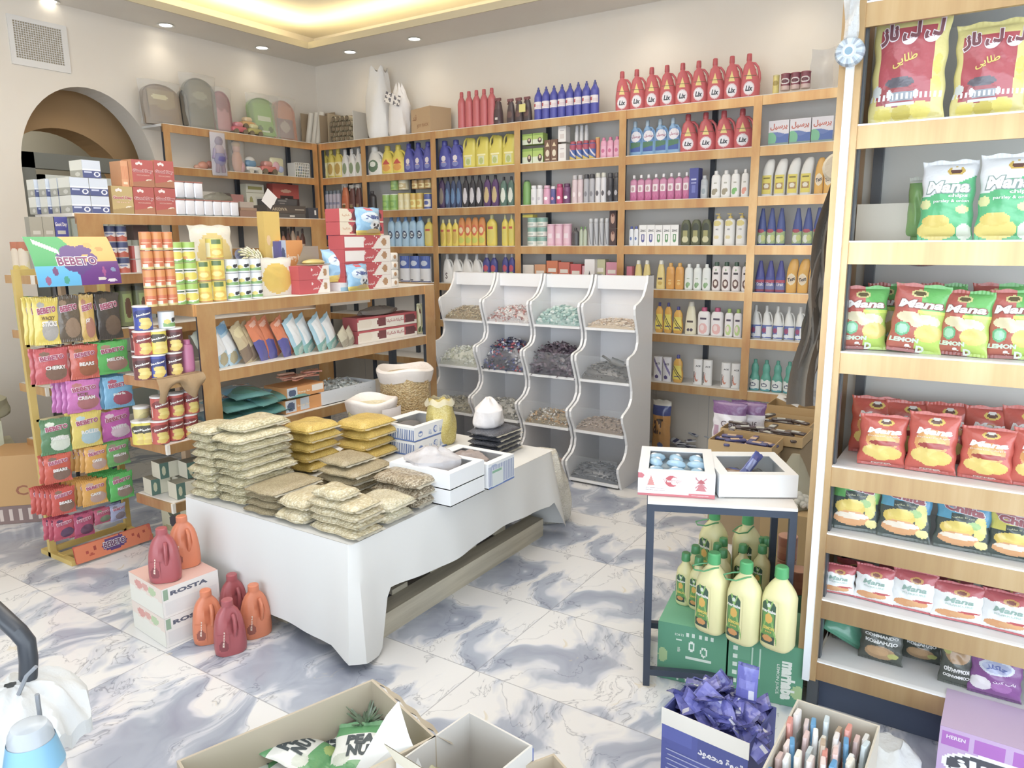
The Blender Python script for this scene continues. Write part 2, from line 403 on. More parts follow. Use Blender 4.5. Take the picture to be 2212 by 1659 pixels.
# ceiling: soffit border and raised tray
b=MB(); IX,IY=4.98,5.42
b.box(-3,XW+.1,IY,YW+.1,CEIL,CEIL+.02,'#ffffff'); b.box(IX,XW+.1,-3.5,IY,CEIL,CEIL+.02,'#ffffff')
struct('ceiling',b,M_CEIL,smooth=False)
b=MB(); b.box(-3,XW+.15,-3.5,YW+.15,CEIL+.26,CEIL+.32,'#ffffff'); struct('ceiling',b,M_CEIL,smooth=False)
b=MB(); b.box(-3,IX,IY-.012,IY,CEIL-.004,CEIL+.05,'#ffffff'); b.box(IX-.012,IX,-3.5,IY,CEIL-.004,CEIL+.05,'#ffffff')
struct('trim_3',b,mat('#d8c9a4',.6),smooth=False)
# walls behind the camera: shop front, open to the street for daylight
b=MB(); b.box(-3,-2.9,-3.5,YW+.1,2.7,CEIL+.32,'#ffffff'); b.box(-3,-2.9,-3.5,YW+.1,0,.25,'#ffffff'); b.box(-3,-2.9,3.4,YW+.1,.25,2.7,'#ffffff'); struct('wall_front',b,M_WALL,smooth=False)
b=MB(); b.box(-3,XW,-3.5,-3.4,2.7,CEIL+.32,'#ffffff'); b.box(2.4,XW,-3.5,-3.4,0,2.7,'#ffffff'); struct('wall_near',b,M_WALL,smooth=False)
# downlights in the soffit
def downlight(x,y,where,e=7):
    t=thing('downlight',where,'ceiling light',(x,y,CEIL),0,'round ceiling downlights')
    b=MB(); b.lathe([(0,.052),(-.006,.068),(-.007,.062),(-.002,.048)],'#f4f1ea',24); b.build('trim_ring',P_PLAST,t)
    b=MB(); b.lathe([(-.003,.047),(-.004,.02)],'#ffffff',24); b.build('diffuser',mat('#fff6e4',.4,emit=9.0),t)
    if e: lamp('SPOT','downlight_lamp',(x,y,CEIL-.02),e,(1,.93,.80),.05,rot=(0,0,0),ang=R(130))
for px,py,w in ((358,54,'round downlight above the archway side of the ceiling'),(566,103,'round downlight in the ceiling above the toys corner'),
                (895,84,'round downlight in the ceiling right of the cove corner'),(756,112,'small downlight closest to the room corner'),(106,2,'downlight cut by the top edge above the vent')):
    p=onz(px,py,CEIL); downlight(p.x,p.y,w,0 if px<200 else 3)
for y_,w_ in ((2.3,'above the red detergent jugs'),(1.3,'above the washing powder boxes')): downlight(5.22,y_,'round downlight in the ceiling border '+w_,6)
# air vent grille on the arch wall
t=thing('air_vent','white square air vent grille high on the wall above the arch','vent',(0,YW,0))
a=ony(8,28,YW); c=ony(148,140,YW); x0,x1,z1,z0=ony(12,30,YW).x,ony(146,100,YW).x,3.155,2.83
b=MB(); w=.045
b.box(x0,x1,-.012,0,z0,z0+w,'#ebe6df'); b.box(x0,x1,-.012,0,z1-w*.7,z1,'#ebe6df'); b.box(x0,x0+w*.7,-.012,0,z0+w,z1-w*.7,'#ebe6df'); b.box(x1-w*.9,x1,-.012,0,z0+w,z1-w*.7,'#ebe6df')
b.build('vent_frame',P_PLAST,t,smooth=False)
b=MB(); b.box(x0+.02,x1-.02,-.003,-.001,z0+.02,z1-.02,'#b7a684'); b.build('vent_backing',P_CARD,t,smooth=False)
b=MB(); n=20
for i in range(n+1):
    x=x0+w*.7+(x1-x0-w*1.6)*i/n; b.box(x-.002,x+.002,-.010,-.005,z0+w,z1-w*.7,'#e6e0da')
for i in range(17):
    z=z0+w+(z1-z0-w*1.7)*i/16; b.box(x0+w*.7,x1-w*.9,-.011,-.006,z-.002,z+.002,'#e6e0da')
b.build('vent_grille',P_PLAST,t,smooth=False)

# ================================================================ shelving
LV=[2.515,2.195,1.875,1.553,1.237,.914,.548]      # board tops of the wall shelving
XF=5.20; YF=5.60; FH=.062
def shelf_unit(name,label,along,front,back,posts,levels,group=None,ends=(True,True),backpanel=True,fh=FH,pw=.055,postbot=None,top=None,plain_legs=None,steel=(),skipback=False):
    """gold-fronted shelving; along='y' faces -x, along='x' faces -y; posts: positions along the run (outer ones are the ends)"""
    t=thing(name,label,'shelf unit',(0,0,0),0,group)
    lo,hi=min(posts),max(posts); g=G_Y if along=='y' else G_X; d=.018
    def bx(bb,a0,a1,d0,d1,z0,z1,c='#ffffff'):
        if along=='y': bb.box(d0,d1,a0,a1,z0,z1,c)
        else: bb.box(a0,a1,d0,d1,z0,z1,c)
    for z in levels:
        b=MB(); bx(b,lo,hi,front+.004,back,z-.018,z); o=b.build('shelf_board',M_BOARD,t,smooth=False)
        f=MB(); bx(f,lo,hi,front-.012,front+.003,z-fh,z-.003); f.build('fascia',g,o,smooth=False)
        f=MB(); bx(f,lo,hi,front-.014,front+.004,z-.003,z+.0015); f.build('fascia_edge',M_EDGE,o,smooth=False)
    zt=top if top is not None else max(levels); zb=postbot if postbot is not None else min(levels)-fh
    for p in posts:
        a0,a1=p-pw/2,p+pw/2
        if p==lo: a0,a1=lo,lo+pw
        if p==hi: a0,a1=hi-pw,hi
        f=MB(); bx(f,a0,a1,front-.016,front-.012,zb,zt-.003); f.build('post_cover',G_V,t,smooth=False)
        f=MB(); bx(f,a0+pw*.25,a1-pw*.25,front+.006,front+.035,zb-.02 if not plain_legs else 0,zt-.02,'#2f3a4a'); 
        if not steel and not(skipback and p==lo): bx(f,a0+pw*.25,a1-pw*.25,back-.035,back-.002,0,zt-.02,'#2f3a4a')
        f.build('upright',P_PLAST,t,smooth=False)
    for p in steel:
        f=MB(); bx(f,p-.018,p+.018,back-.03,back-.002,min(levels),zt-.02,'#39424f'); f.build('upright',P_PLAST,t,smooth=False)
    if backpanel:
        f=MB(); bx(f,lo,hi,back-.001,back+.006,min(levels)-.02,zt-.018); f.build('back_panel',M_PANEL,t,smooth=False)
    return t
shelf_unit('wall_shelving','long gold-fronted shelving of seven levels along the bright back wall','y',XF,5.47,[.62,1.458,2.421,3.332,4.186,5.002,5.60],LV,steel=[1.83,3.2,4.65,5.45],plain_legs=True)
shelf_unit('corner_shelving','gold-fronted wall shelving with toys right of the arch','x',YF,5.87,[3.60,5.17],LV,steel=[4.45,5.05],plain_legs=True,backpanel=False)
# ---- gondola behind, with end shelves
L2=[1.775,1.42,1.09,.77,.45]
shelf_unit('gondola_shelving','tall gold-trimmed shelving carrying coffee boxes, behind the sweets stand','x',4.50,4.93,[2.30,4.20],L2,backpanel=False,plain_legs=True,pw=.15,top=1.775)
L1=[1.302,.955,.628,.32]
shelf_unit('gondola_shelving','gold-trimmed waist-high shelving directly behind the white cloth table','x',3.35,3.72,[2.24,4.10],L1,backpanel=False,plain_legs=True,pw=.10,top=1.302,skipback=True)
def end_shelf(label,x0,x1,y0,y1,levels,topend=None):
    t=thing('end_shelf',label,'shelf unit',(0,0,0))
    for z in levels:
        b=MB(); b.box(x0,x1,y0,y1,z-.016,z,'#ffffff'); o=b.build('shelf_board',M_BOARD,t,smooth=False)
        f=MB(); f.box(x0-.012,x0-.001,y0,y1,z-.05,z-.003,'#ffffff'); f.build('fascia',G_Y,o,smooth=False)
        f=MB(); f.box(x0-.012,x1-.02,y0-.012,y0-.001,z-.05,z-.003,'#ffffff'); f.build('fascia',G_X,o,smooth=False)
        f=MB(); f.box(x0-.014,x0+.002,y0-.014,y0+.002,z-.05,z,'#efe6d8'); f.build('fascia_edge',P_CARD,o,smooth=False)
    f=MB(); f.box(x1-.03,x1-.002,(y0+y1)/2-.02,(y0+y1)/2+.02,0,max(levels)-.02,'#d9b48a'); f.build('upright',P_CARD,t,smooth=False)
    return t
end_shelf('three-tier end shelf of crisps cans at the left of the front shelving',2.03,2.235,3.35,3.66,[.955,.632,.33])
end_shelf('three-tier end shelf left of the tall shelving, beside the sweets stand',2.06,2.295,4.55,4.86,[1.43,1.11,.79,.45])
# closing end panels of both gondolas
for x,y0,y1,z in ((2.245,3.36,3.71,1.28),):
    pass
f=MB(); f.box(2.24-.012,2.24-.001,3.35,3.72,1.24,1.299,'#ffffff'); o=f.build('gold_end_band',G_Y,None,smooth=False); tag(o,'short gold band closing the left end of the front shelving','trim band')
f=MB(); f.box(2.30-.012,2.30-.001,4.50,4.93,1.755,1.775,'#efe6d8'); o=f.build('cream_end_band',P_CARD,None,smooth=False); tag(o,'thin cream edge closing the left end of the tall shelving','trim band')

# ---- crisps rack on the right
XR=2.5; LR=[2.262,1.925,1.588,1.25,.88,.651,.418,.192]; YR=.405
t=thing('crisps_rack','tall gold rack of crisps and snacks with a white light strip post','shelf unit',(0,0,0))
for z in LR:
    b=MB(); b.box(XR+.004,XR+.36,-1.3,YR,z-.018,z,'#ffffff'); o=b.build('shelf_board',M_WHITE,t,smooth=False)
    f=MB(); f.box(XR-.012,XR+.003,-1.3,YR,z-.068,z-.003,'#ffffff'); f.build('fascia',G_Y2,o,smooth=False)
    f=MB(); f.box(XR-.014,XR+.004,-1.3,YR,z-.003,z+.002,'#ffffff'); f.build('fascia_edge',P_CARD,o,smooth=False)
f=MB(); f.box(XR-.02,XR+.0,YR,YR+.062,.12,2.75,'#ffffff'); f.build('post_cover',G_V2,t,smooth=False)
f=MB(); f.box(XR-.034,XR-.018,YR+.019,YR+.041,.122,2.75,'#e8edf2'); f.build('light_strip',mat('#eef4fa',.4),t,smooth=False)
f=MB(); f.box(XR,XR+.37,YR+.03,YR+.062,.12,2.75,'#ffffff'); f.build('side_panel',G_X,t,smooth=False)
f=MB(); f.box(XR+.33,XR+.36,YR-.03,YR,.12,2.75,'#4a4f55'); f.box(XR+.01,XR+.04,YR-.005,YR+.03,0,2.75,'#4a4f55'); f.build('upright',P_PLAST,t,smooth=False)
f=MB(); f.box(XR+.36,XR+.37,-1.3,YR+.06,.12,2.75,'#ffffff'); f.build('back_panel',mat('#d9d6cc',.6),t,smooth=False)
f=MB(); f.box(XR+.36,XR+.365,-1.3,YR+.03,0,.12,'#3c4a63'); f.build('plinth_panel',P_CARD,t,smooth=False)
# bottle holder disc hanging on the post: a roll of foil-wrapped scourers
t=thing('steel_scourer_pack','round steel wool scourer pack hanging at the top of the rack post','scourer',(0,0,0))
p=onx(1838,115,XR-.05); q=.040
b=MB(); b.lathe([(0,.0),(.0,q*.9),(.008,q),(.022,q),(.03,q*.86),(.033,q*.5)],'#aab4bd',28,cf=lambda k,j:lin(('#c2ccd4','#8f9ba8','#a9b8c4')[(j*7+k*3)%3]))
o=b.build('scourer',P_FOIL,t); o.location=p; o.rotation_euler=(0,-PI/2,0)
b=MB(); b.lathe([(.0335,.016),(.036,.016)],'#dfe9f0',20); b.lathe([(.0361,.0105),(.037,.0105)],'#7fa3b8',20); o=b.build('paper_label',P_CARD,t); o.location=p; o.rotation_euler=(0,-PI/2,0)
b=MB(); b.grid(lambda u,v:(p.x-.012+.012*math.sin(v*9+u*5),p.y-.018+.036*u*(1+.3*v),p.z+q*.8+.17*v),6,14,lambda u,v:lin('#c9c9c6')); b.build('net_bag',printed(.3,.5,60,alpha=.75),t)

# ---- white sweet bins: four columns, scalloped sides
BZ=.03
prof=[(4.655,1.365),(4.61,1.367),(4.60,1.32),(4.578,1.279),(4.545,1.235),(4.498,1.206),(4.45,1.19),(4.423,1.183),(4.412,1.16),(4.418,1.12),(4.446,1.045),(4.468,.985),(4.470,.94),(4.45,.895),(4.41,.872),(4.345,.858),(4.325,.845),(4.325,.81),(4.372,.705),(4.395,.63),(4.393,.58),(4.36,.535),(4.31,.51),(4.268,.495),(4.255,.48),(4.262,.44),(4.31,.36),(4.335,.28),(4.325,.23),(4.29,.19),(4.23,.165),(4.205,.15),(4.206,.12),(4.24,.05),(4.26,0.0)]
bins=thing('sweet_bin_stand','white four-column stand of scalloped sweet and nut bins','display stand',(0,0,0))
TH=.016; BY=[1.942+.404*k for k in range(5)]
shz=[1.022,.682,.348,.03]; fx=[4.46,4.385,4.31,4.25]
def side(y):
    b=MB(); pts=prof+[(4.70,0),(4.70,1.365)]
    i=len(b.v); n=len(pts)
    for yy in (y,y+TH): b.v+=[(x,yy,z) for x,z in pts]
    # side faces as a fan of quads to the back edge
    back=[(4.70,z) for x,z in prof]; 
    b=MB()
    for yy,fl in ((y,0),(y+TH,1)):
        for (a,za),(c,zc) in zip(prof[:-1],prof[1:]):
            q=[(a,yy,za),(4.70,yy,za),(4.70,yy,zc),(c,yy,zc)]; b.quad(*(q if fl else q[::-1]),'#f1f0f1')
    for (a,za),(c,zc) in zip(pts,pts[1:]+pts[:1]): b.quad((a,y,za),(a,y+TH,za),(c,y+TH,zc),(c,y,zc),'#f4f3f4')
    return b
for k in range(4):
    ya,yb=BY[k]+.006,BY[k+1]-.006
    for y in (ya,yb-TH): side(y).build('side_panel',mat('#f2f1f2',.28),bins,smooth=False)
    b=MB(); b.box(4.68,4.70,ya+TH,yb-TH,0,1.36,'#f0eef0'); b.build('back_panel',mat('#f3f0f1',.35),bins,smooth=False)
    b=MB(); b.box(4.625,4.64,ya+TH,yb-TH,1.27,1.36,'#f2f1f2'); b.build('header_panel',mat('#f4f3f4',.3),bins,smooth=False)
    for z,x in zip(shz,fx):
        b=MB(); b.box(x-.015,4.68,ya+TH,yb-TH,z-.016,z,'#f2f1f2'); o=b.build('bin_shelf',mat('#f4f3f4',.3),bins,smooth=False)
        zt=z+.165; xt=x-.035
        b=MB(); b.quad((x-.01,ya+TH,z),(x-.01,yb-TH,z),(xt,yb-TH,zt),(xt,ya+TH,zt),'#ffffff'); b.quad((x-.007,yb-TH,z),(x-.007,ya+TH,z),(xt+.003,ya+TH,zt),(xt+.003,yb-TH,zt),'#ffffff')
        b.quad((xt,ya+TH,zt),(xt,yb-TH,zt),(xt+.003,yb-TH,zt),(xt+.003,ya+TH,zt),'#ffffff')
        ob=b.build('clear_front',mat('#dfe8ee',.08,alpha=.07),o,smooth=False)

# ---- cloth-covered pallet table
TX0,TX1,TY0,TY1,TZ=1.875,3.365,1.96,2.975,.48
t=thing('pallet_table','low table made of wooden pallet boards under the white cloth','table',(0,0,0))
wood=lambda: None
m,nt,bb=nodes('pale_wood'); tc=nt.nodes.new('ShaderNodeTexCoord'); mp=nt.nodes.new('ShaderNodeMapping'); mp.inputs['Scale'].default_value=(2,30,30); nt.links.new(tc.outputs['Object'],mp.inputs[0])
f_,_=noise(nt,mp.outputs[0],1.2,5,.6); nt.links.new(ramp(nt,f_,[(.3,'#b5aa92'),(.7,'#cfc5ad')]),bb.inputs['Base Color']); bb.inputs['Roughness'].default_value=.7; M_WOOD=m
b=MB(); b.box(TX0+.02,TX1-.02,TY0+.02,TY1-.02,TZ-.03,TZ-.006,'#ffffff'); b.build('table_top',M_WOOD,t,smooth=False)
for y in (TY0+.03,TY0+.46,TY1-.14):
    b=MB(); b.box(TX0+.05,TX1-.03,y,y+.09,0,.10,'#ffffff'); b.build('beam',M_WOOD,t,smooth=False)
for k in range(6):
    x=TX0+.08+k*.26; b=MB(); b.box(x,x+.10,TY0+.12,TY1-.05,.10,.122,'#ffffff'); b.build('deck_board',M_WOOD,t,smooth=False)
for x in (TX0+.08,TX1-.14):
    for y in (TY0+.14,TY1-.14): b=MB(); b.box(x,x+.07,y,y+.07,.122,TZ-.03,'#ffffff'); b.build('leg',M_WOOD,t,smooth=False)
# the cloth: flat top, long fall on the short side, short fall on the long side, folded corners
def perim(s):
    """s in metres round the table from the far-left corner: left side, long near side, right side"""
    a=TY1-TY0; bL=TX1-TX0; rr=.02
    if s<a: return (TX0,TY1-s),(-1,0)
    if s<a+bL: return (TX0+(s-a),TY0),(0,-1)
    s2=s-a-bL; return (TX1,TY0+s2),(1,0)
a_=TY1-TY0; b_=TX1-TX0; SL=a_+b_+a_
def fall(s):
    if s<a_-.12: return .075+.03*math.sin(s*5)*.3
    if s<a_+.10:
        k=(s-(a_-.12))/.22; return .075*(1-k)+.006*k
    if s<a_+.17: k=(s-a_-.10)/.07; return .006+(.225-.006)*k*k*(3-2*k)
    if s<a_+b_-.10: return .225+.012*math.sin(s*7)+.012*math.sin(s*2.3)
    if s<a_+b_-.02: k=(s-(a_+b_-.10))/.08; return .25*(1-k)+.05*k
    return .05
def clothp(s,tt):
    (x,y),(nx,ny)=perim(min(max(s,0),SL-.0001)); zb=fall(s); z=TZ+.004-(TZ+.004-zb)*tt
    d=.012+.02*tt+.006*math.sin(s*9)*tt+.004*math.sin(s*23+2)*tt
    for sc,(dx,dy) in ((a_,(-1,-1)),(a_+b_,(1,-1))):     # corners: folds stand out from the corner
        g=math.exp(-((s-sc)/.10)**2)*tt
        if g>.01: x+=dx*.05*g; y+=dy*.05*g
    return (x+nx*d,y+ny*d,z)
b=MB(); N=150; C='#f3f2f0'
b.grid(lambda u,v:clothp(u*SL,v),N,10,lambda u,v:lin(C),flip=True)
top=[]; 
for k in range(N+1):
    (x,y),(nx,ny)=perim(min(k/N*SL,SL-.0001)); top.append((x,y))
b.grid(lambda u,v:(TX0-.012+(TX1-TX0+.024)*u,TY0-.012+(TY1-TY0+.024)*v,TZ+.005+.0015*math.sin(u*19)*math.sin(v*13)),24,16,lambda u,v:lin(C))
tag(b.build('table_cloth',mat('#e4e3e0',.85)),'white cloth draped over the low table','tablecloth')

# ---- black steel stand for the two pastry boxes
SA=Vector((2.335,.955,0)); SB=Vector((2.52,.52,0)); sd=(SB-SA); sl=sd.length; srz=math.atan2(sd.y,sd.x)
t=thing('steel_stand','small black steel frame stand holding two pastry boxes','stand',SA,srz); SH=.695; dp=.34; w=.024
steel=mat('#2d3b50',.45,.2)
for x in (0,sl):
    for y in (0,dp):
        b=MB(); b.box(x-w/2,x+w/2,y-w/2,y+w/2,0,SH,'#ffffff'); b.build('leg',steel,t,smooth=False)
for z in (SH-w/2,.055):
    for q in ((w/2,sl-w/2,-w/2,w/2),(w/2,sl-w/2,dp-w/2,dp+w/2),(-w/2,w/2,w/2,dp-w/2),(sl-w/2,sl+w/2,w/2,dp-w/2)):
        b=MB(); b.box(*q,z-w/2,z+w/2,'#ffffff'); b.build('rail',steel,t,smooth=False)
b=MB(); b.box(-.012,sl+.012,-.012,dp+.012,SH+.001,SH+.012,'#e9e5df'); b.build('top_board',P_CARD,t,smooth=False)

# ---- yellow wire sweets stand with printed header
t=thing('sweets_display_stand','yellow metal sweets stand with a colourful printed header board','display stand',(0,0,0))
yel='#e3c463'; S0,S1=1.745,2.15; SY0,SY1=3.83,4.03
M_YEL=mat('#dcb954',.45)
for x in (S0,S1):
    b=MB(); b.box(x-.016,x+.016,SY1-.02,SY1+.005,0,1.48,yel); b.build('upright',M_YEL,t,smooth=False)
    b=MB(); b.box(x-.016,x+.016,SY0-.03,SY1+.08,0,.025,yel); b.build('foot',M_YEL,t,smooth=False)
for q in ((SY1-.015,SY1,1.45,1.48),(SY1-.015,SY1,.02,.05),(SY0+.08,SY0+.13,.0,.03)): b=MB(); b.box(S0,S1,*q,yel); b.build('cross_bar',M_YEL,t,smooth=False)
for z in (.30,.52,.72,.9,1.1,1.28):
    b=MB(); b.box(S0,S1,SY1-.02,SY1-.012,z,z+.012,'#e8d9a0')
    for k in range(6):
        x=S0+.04+k*(S1-S0-.08)/5; b.tube([(x,SY1-.015,z),(x,SY0+.065,z),(x,SY0+.06,z+.012)],.0025,'#e8e2c8',5)
    b.build('hook_rail',P_PLAST,t)
def hdr(u,v,o=0):
    z=1.40+.235*v; x=S0-.005+.40*u*(1-.0*v); y=SY0-.03+.10*v*v-o; return (x,y,z)
b=MB()
L=paint([('bg','#6a2c86'),('r',0,.52,0,.42,'#55b9e6'),('r',0,.56,.42,1,'#35a95a'),('h',.42,0,'#6a2c86'),('r',0,.5,0,.40,'#55b9e6')])
def hc(u,v):
    c='#6b2d87'
    if u<.5 and v<.42: c='#57b8e8'
    elif v>=.42 and u<.40+.5*(1-v)*0 + .42*(1-v): c='#37a95c'
    elif v>.48: c='#edb04c'
    if v<.42 and u<.5: c='#57b8e8'
    for cx,cy,rx,ry in ((.46,.66,.13,.16),(.62,.72,.10,.10),(.5,.40,.16,.13),(.52,.30,.05,.09),(.36,.62,.08,.06),(.70,.55,.06,.10)):
        if ((u-cx)/rx)**2+((v-cy)/ry)**2<1: c='#5f3a86'
    for cx,cy,rx,ry,k in ((.12,.12,.03,.09,'#a05c86'),(.22,.30,.03,.09,'#7d4b7c'),(.33,.12,.03,.08,'#3da48b'),(.83,.66+.08,.05,.05,'#d99236'),(.70,.82,.05,.06,'#e3a241'),(.80,.27,.02,.10,'#a94a8d'),(.92,.30,.03,.05,'#8093b8'),(.76,.12,.05,.04,'#d9cfc4'),(.88,.08,.06,.03,'#f0e5ea')):
        if ((u-cx)/rx)**2+((v-cy)/ry)**2<1: c=k
    if abs((v-.78)+.9*(u-.22))<.05 and .08<u<.32: c='#d8d2cf'
    return lin(c)
b.grid(hdr,80,46,hc); b.grid(lambda u,v:Vector(hdr(u,v))+Vector((0,.004,0)),8,8,lambda u,v:lin('#e8e4dc'),flip=True)
b.text('BEBETO',lambda u,v,o=0:hdr(u,v,o),.27,.74,.50,'#8a3f6e',h=.17,bold=.03,outline='#ffffff',off=.0015)
b.text('HALAL',lambda u,v,o=0:hdr(u,v,o),.86,.95,.075,'#e8e0ec',h=.035); b.build('header_board',P_PLAST,t)
def lowb(u,v,o=0): return (1.74+.40*u, 3.80-.012*u+.02*v-o-.03, .012+.085*v)
b=MB(); b.grid(lowb,60,12,paint([('bg','#dd5f45'),('e',.48,.5,.5,1.2,'#e57a4a'),('e',.5,.55,.16,.38,'#5f3a7c'),('e',.43,.75,.05,.2,'#5f3a7c'),('e',.58,.78,.04,.18,'#5f3a7c'),('e',.15,.5,.02,.12,'#b93f2e'),('e',.25,.6,.02,.14,'#a83c2a'),('e',.2,.3,.03,.08,'#c24a30'),('e',.75,.7,.02,.1,'#b5402c'),('e',.82,.5,.02,.14,'#b5402c'),('e',.9,.7,.02,.1,'#b5402c')]))
b.grid(lambda u,v:Vector(lowb(u,v))+Vector((0,.01,0)),4,2,lambda u,v:lin('#d4553d'),flip=True)
b.text('BEBETO',lowb,.36,.64,.58,'#6b2f5c',h=.36,bold=.03,outline='#ffffff',off=.001); b.build('footer_board',P_PLAST,t)
# ================================================================ product kits
def interp(P,z):
    for (a,b),(c,d) in zip(P[:-1],P[1:]):
        if z<=c: return b+(d-b)*(z-a)/max(c-a,1e-6)
    return P[-1][1]
PROF={
 'round':[(0,.86),(.02,.97),(.06,1),(.68,1),(.76,.88),(.84,.5),(.87,.40)],
 'slim':[(0,.88),(.03,1),(.40,.92),(.66,1),(.78,.85),(.86,.42),(.87,.40)],
 'shampoo':[(0,.84),(.03,.95),(.1,1),(.72,.98),(.82,.86),(.86,.6)],
 'taper':[(0,.92),(.04,1),(.4,.93),(.7,.72),(.84,.55),(.86,.52)],
 'belly':[(0,.7),(.04,.86),(.2,1),(.35,.97),(.5,.80),(.62,.86),(.74,.8),(.84,.48),(.87,.42)],
 'aero':[(0,.96),(.02,1),(.80,1),(.84,.8),(.85,.78)],
 'tube':[(0,1),(.03,1),(.9,1),(.95,1)],
 'teal':[(0,.9),(.03,1),(.42,1),(.52,.72),(.60,.66),(.70,.74),(.80,.66),(.88,.42)],
 'dome':[(0,.9),(.03,1),(.66,1),(.80,.93),(.92,.72),(.97,.45)],
 'pump':[(0,.92),(.03,1),(.74,1),(.80,.85),(.83,.38),(.85,.36)],
 'cone':[(0,1),(.05,1),(.45,.98),(.62,.82),(.84,.52),(.92,.42),(1,.3)],
}
CAPS={'flip':[(.86,.6),(.865,.64),(.985,.60),(1,.52)],'screw':[(.87,.40),(.872,.44),(.98,.42),(1,.36)],'sport':[(.87,.38),(.93,.36),(.935,.20),(.97,.22),(1,.16)],
      'aero':[(.85,.80),(.855,.84),(.98,.82),(1,.7)],'flat':[(.95,1.0),(.955,1.04),(.99,1.04),(1,.98)],'big':[(.86,.55),(.862,.66),(.98,.60),(1,.5)],'long':[(.70,.5),(.71,.56),(.98,.46),(1,.4)],'none':None}
def sec(a,w,d,e=2.6):
    c,s=math.cos(a),math.sin(a)
    return (math.copysign(abs(c)**(2/e),c)*w, math.copysign(abs(s)**(2/e),s)*d)
def bottle(w,h,d=None,style='round',body='#ffffff',cap='screw',capc='#ffffff',label=None,texts=(),bands=None,lab=(.14,.58),lw=.82,name='bottle',cat='bottle',m=None,e=2.4,trigger=None,pump=None,bend=0):
    d=d or w*.62; P=PROF[style]; k=Kit(name,cat); n=16
    if style in('aero','tube','cone','round') and e==2.4: e=2.0
    cxz=lambda z: bend*max(0,(z-.55))*w*1.6
    b=MB(); zs=sorted(set([p[0] for p in P]+[.2,.3,.5,.6]+([bb[0] for bb in bands] if bands else [])))
    zs=[z for z in zs if z<=P[-1][0]]
    def bc(z):
        c=body
        if bands:
            for z0,cc in bands:
                if z>=z0: c=cc
        return c
    rings=[[ (cxz(z)+p[0],p[1],z*h) for p in (sec(2*PI*j/n,w/2*interp(P,z),d/2*interp(P,z),e) for j in range(n))] for z in zs]
    b.ring_stack(rings,lambda q,j:lin(bc((zs[q]+zs[min(q+1,len(zs)-1)])/2)))
    k.add('body',b,m or P_PLAST)
    if CAPS.get(cap):
        b=MB(); rc=min(w,d*1.25)/2
        b.lathe([(z*h,r*rc*1.0) for z,r in CAPS[cap]],capc,14,cx=cxz(.95)); k.add('cap',b,P_PLAST)
    if trigger:
        b=MB(); z0=P[-1][0]*h; b.tube([(0,0,z0),(0,0,h*.93)],w*.16,trigger,8); b.box(-w*.42,w*.26,-w*.12,w*.12,h*.90,h,trigger); b.bar((-w*.3,0,h*.91),(-w*.42,0,h*.78),w*.14,w*.08,trigger); k.add('spray_head',b,P_PLAST)
    if pump:
        b=MB(); z0=P[-1][0]*h; b.lathe([(z0,w*.2),(z0+.06*h,w*.2)],pump,10); b.tube([(0,0,z0),(0,0,h*.97)],w*.06,pump,6); b.bar((-w*.3,0,h*.985),(w*.1,0,h*.985),w*.14,h*.03,pump); k.add('pump_head',b,P_PLAST)
    if label or texts:
        def S(u,v,o=0):
            z=lab[0]+(lab[1]-lab[0])*v; x=(2*u-1)*lw; pw=interp(P,z); ww=w/2*pw; dd=d/2*pw
            y=dd*max(0,1-abs(x)**e)**(1/e); return (cxz(z)+x*(ww+o),-(y+.0012+o),z*h)
        b=MB()
        if label: b.grid(S,26,max(12,int(44*(lab[1]-lab[0])*h/.2)),paint(label))
        for t in texts: b.text(t[0],S,*t[1:-1],**t[-1])
        k.add('paper_label',b,P_CARD)
    return k
def T(s,u0,u1,v,c,**k): return (s,u0,u1,v,c,k)
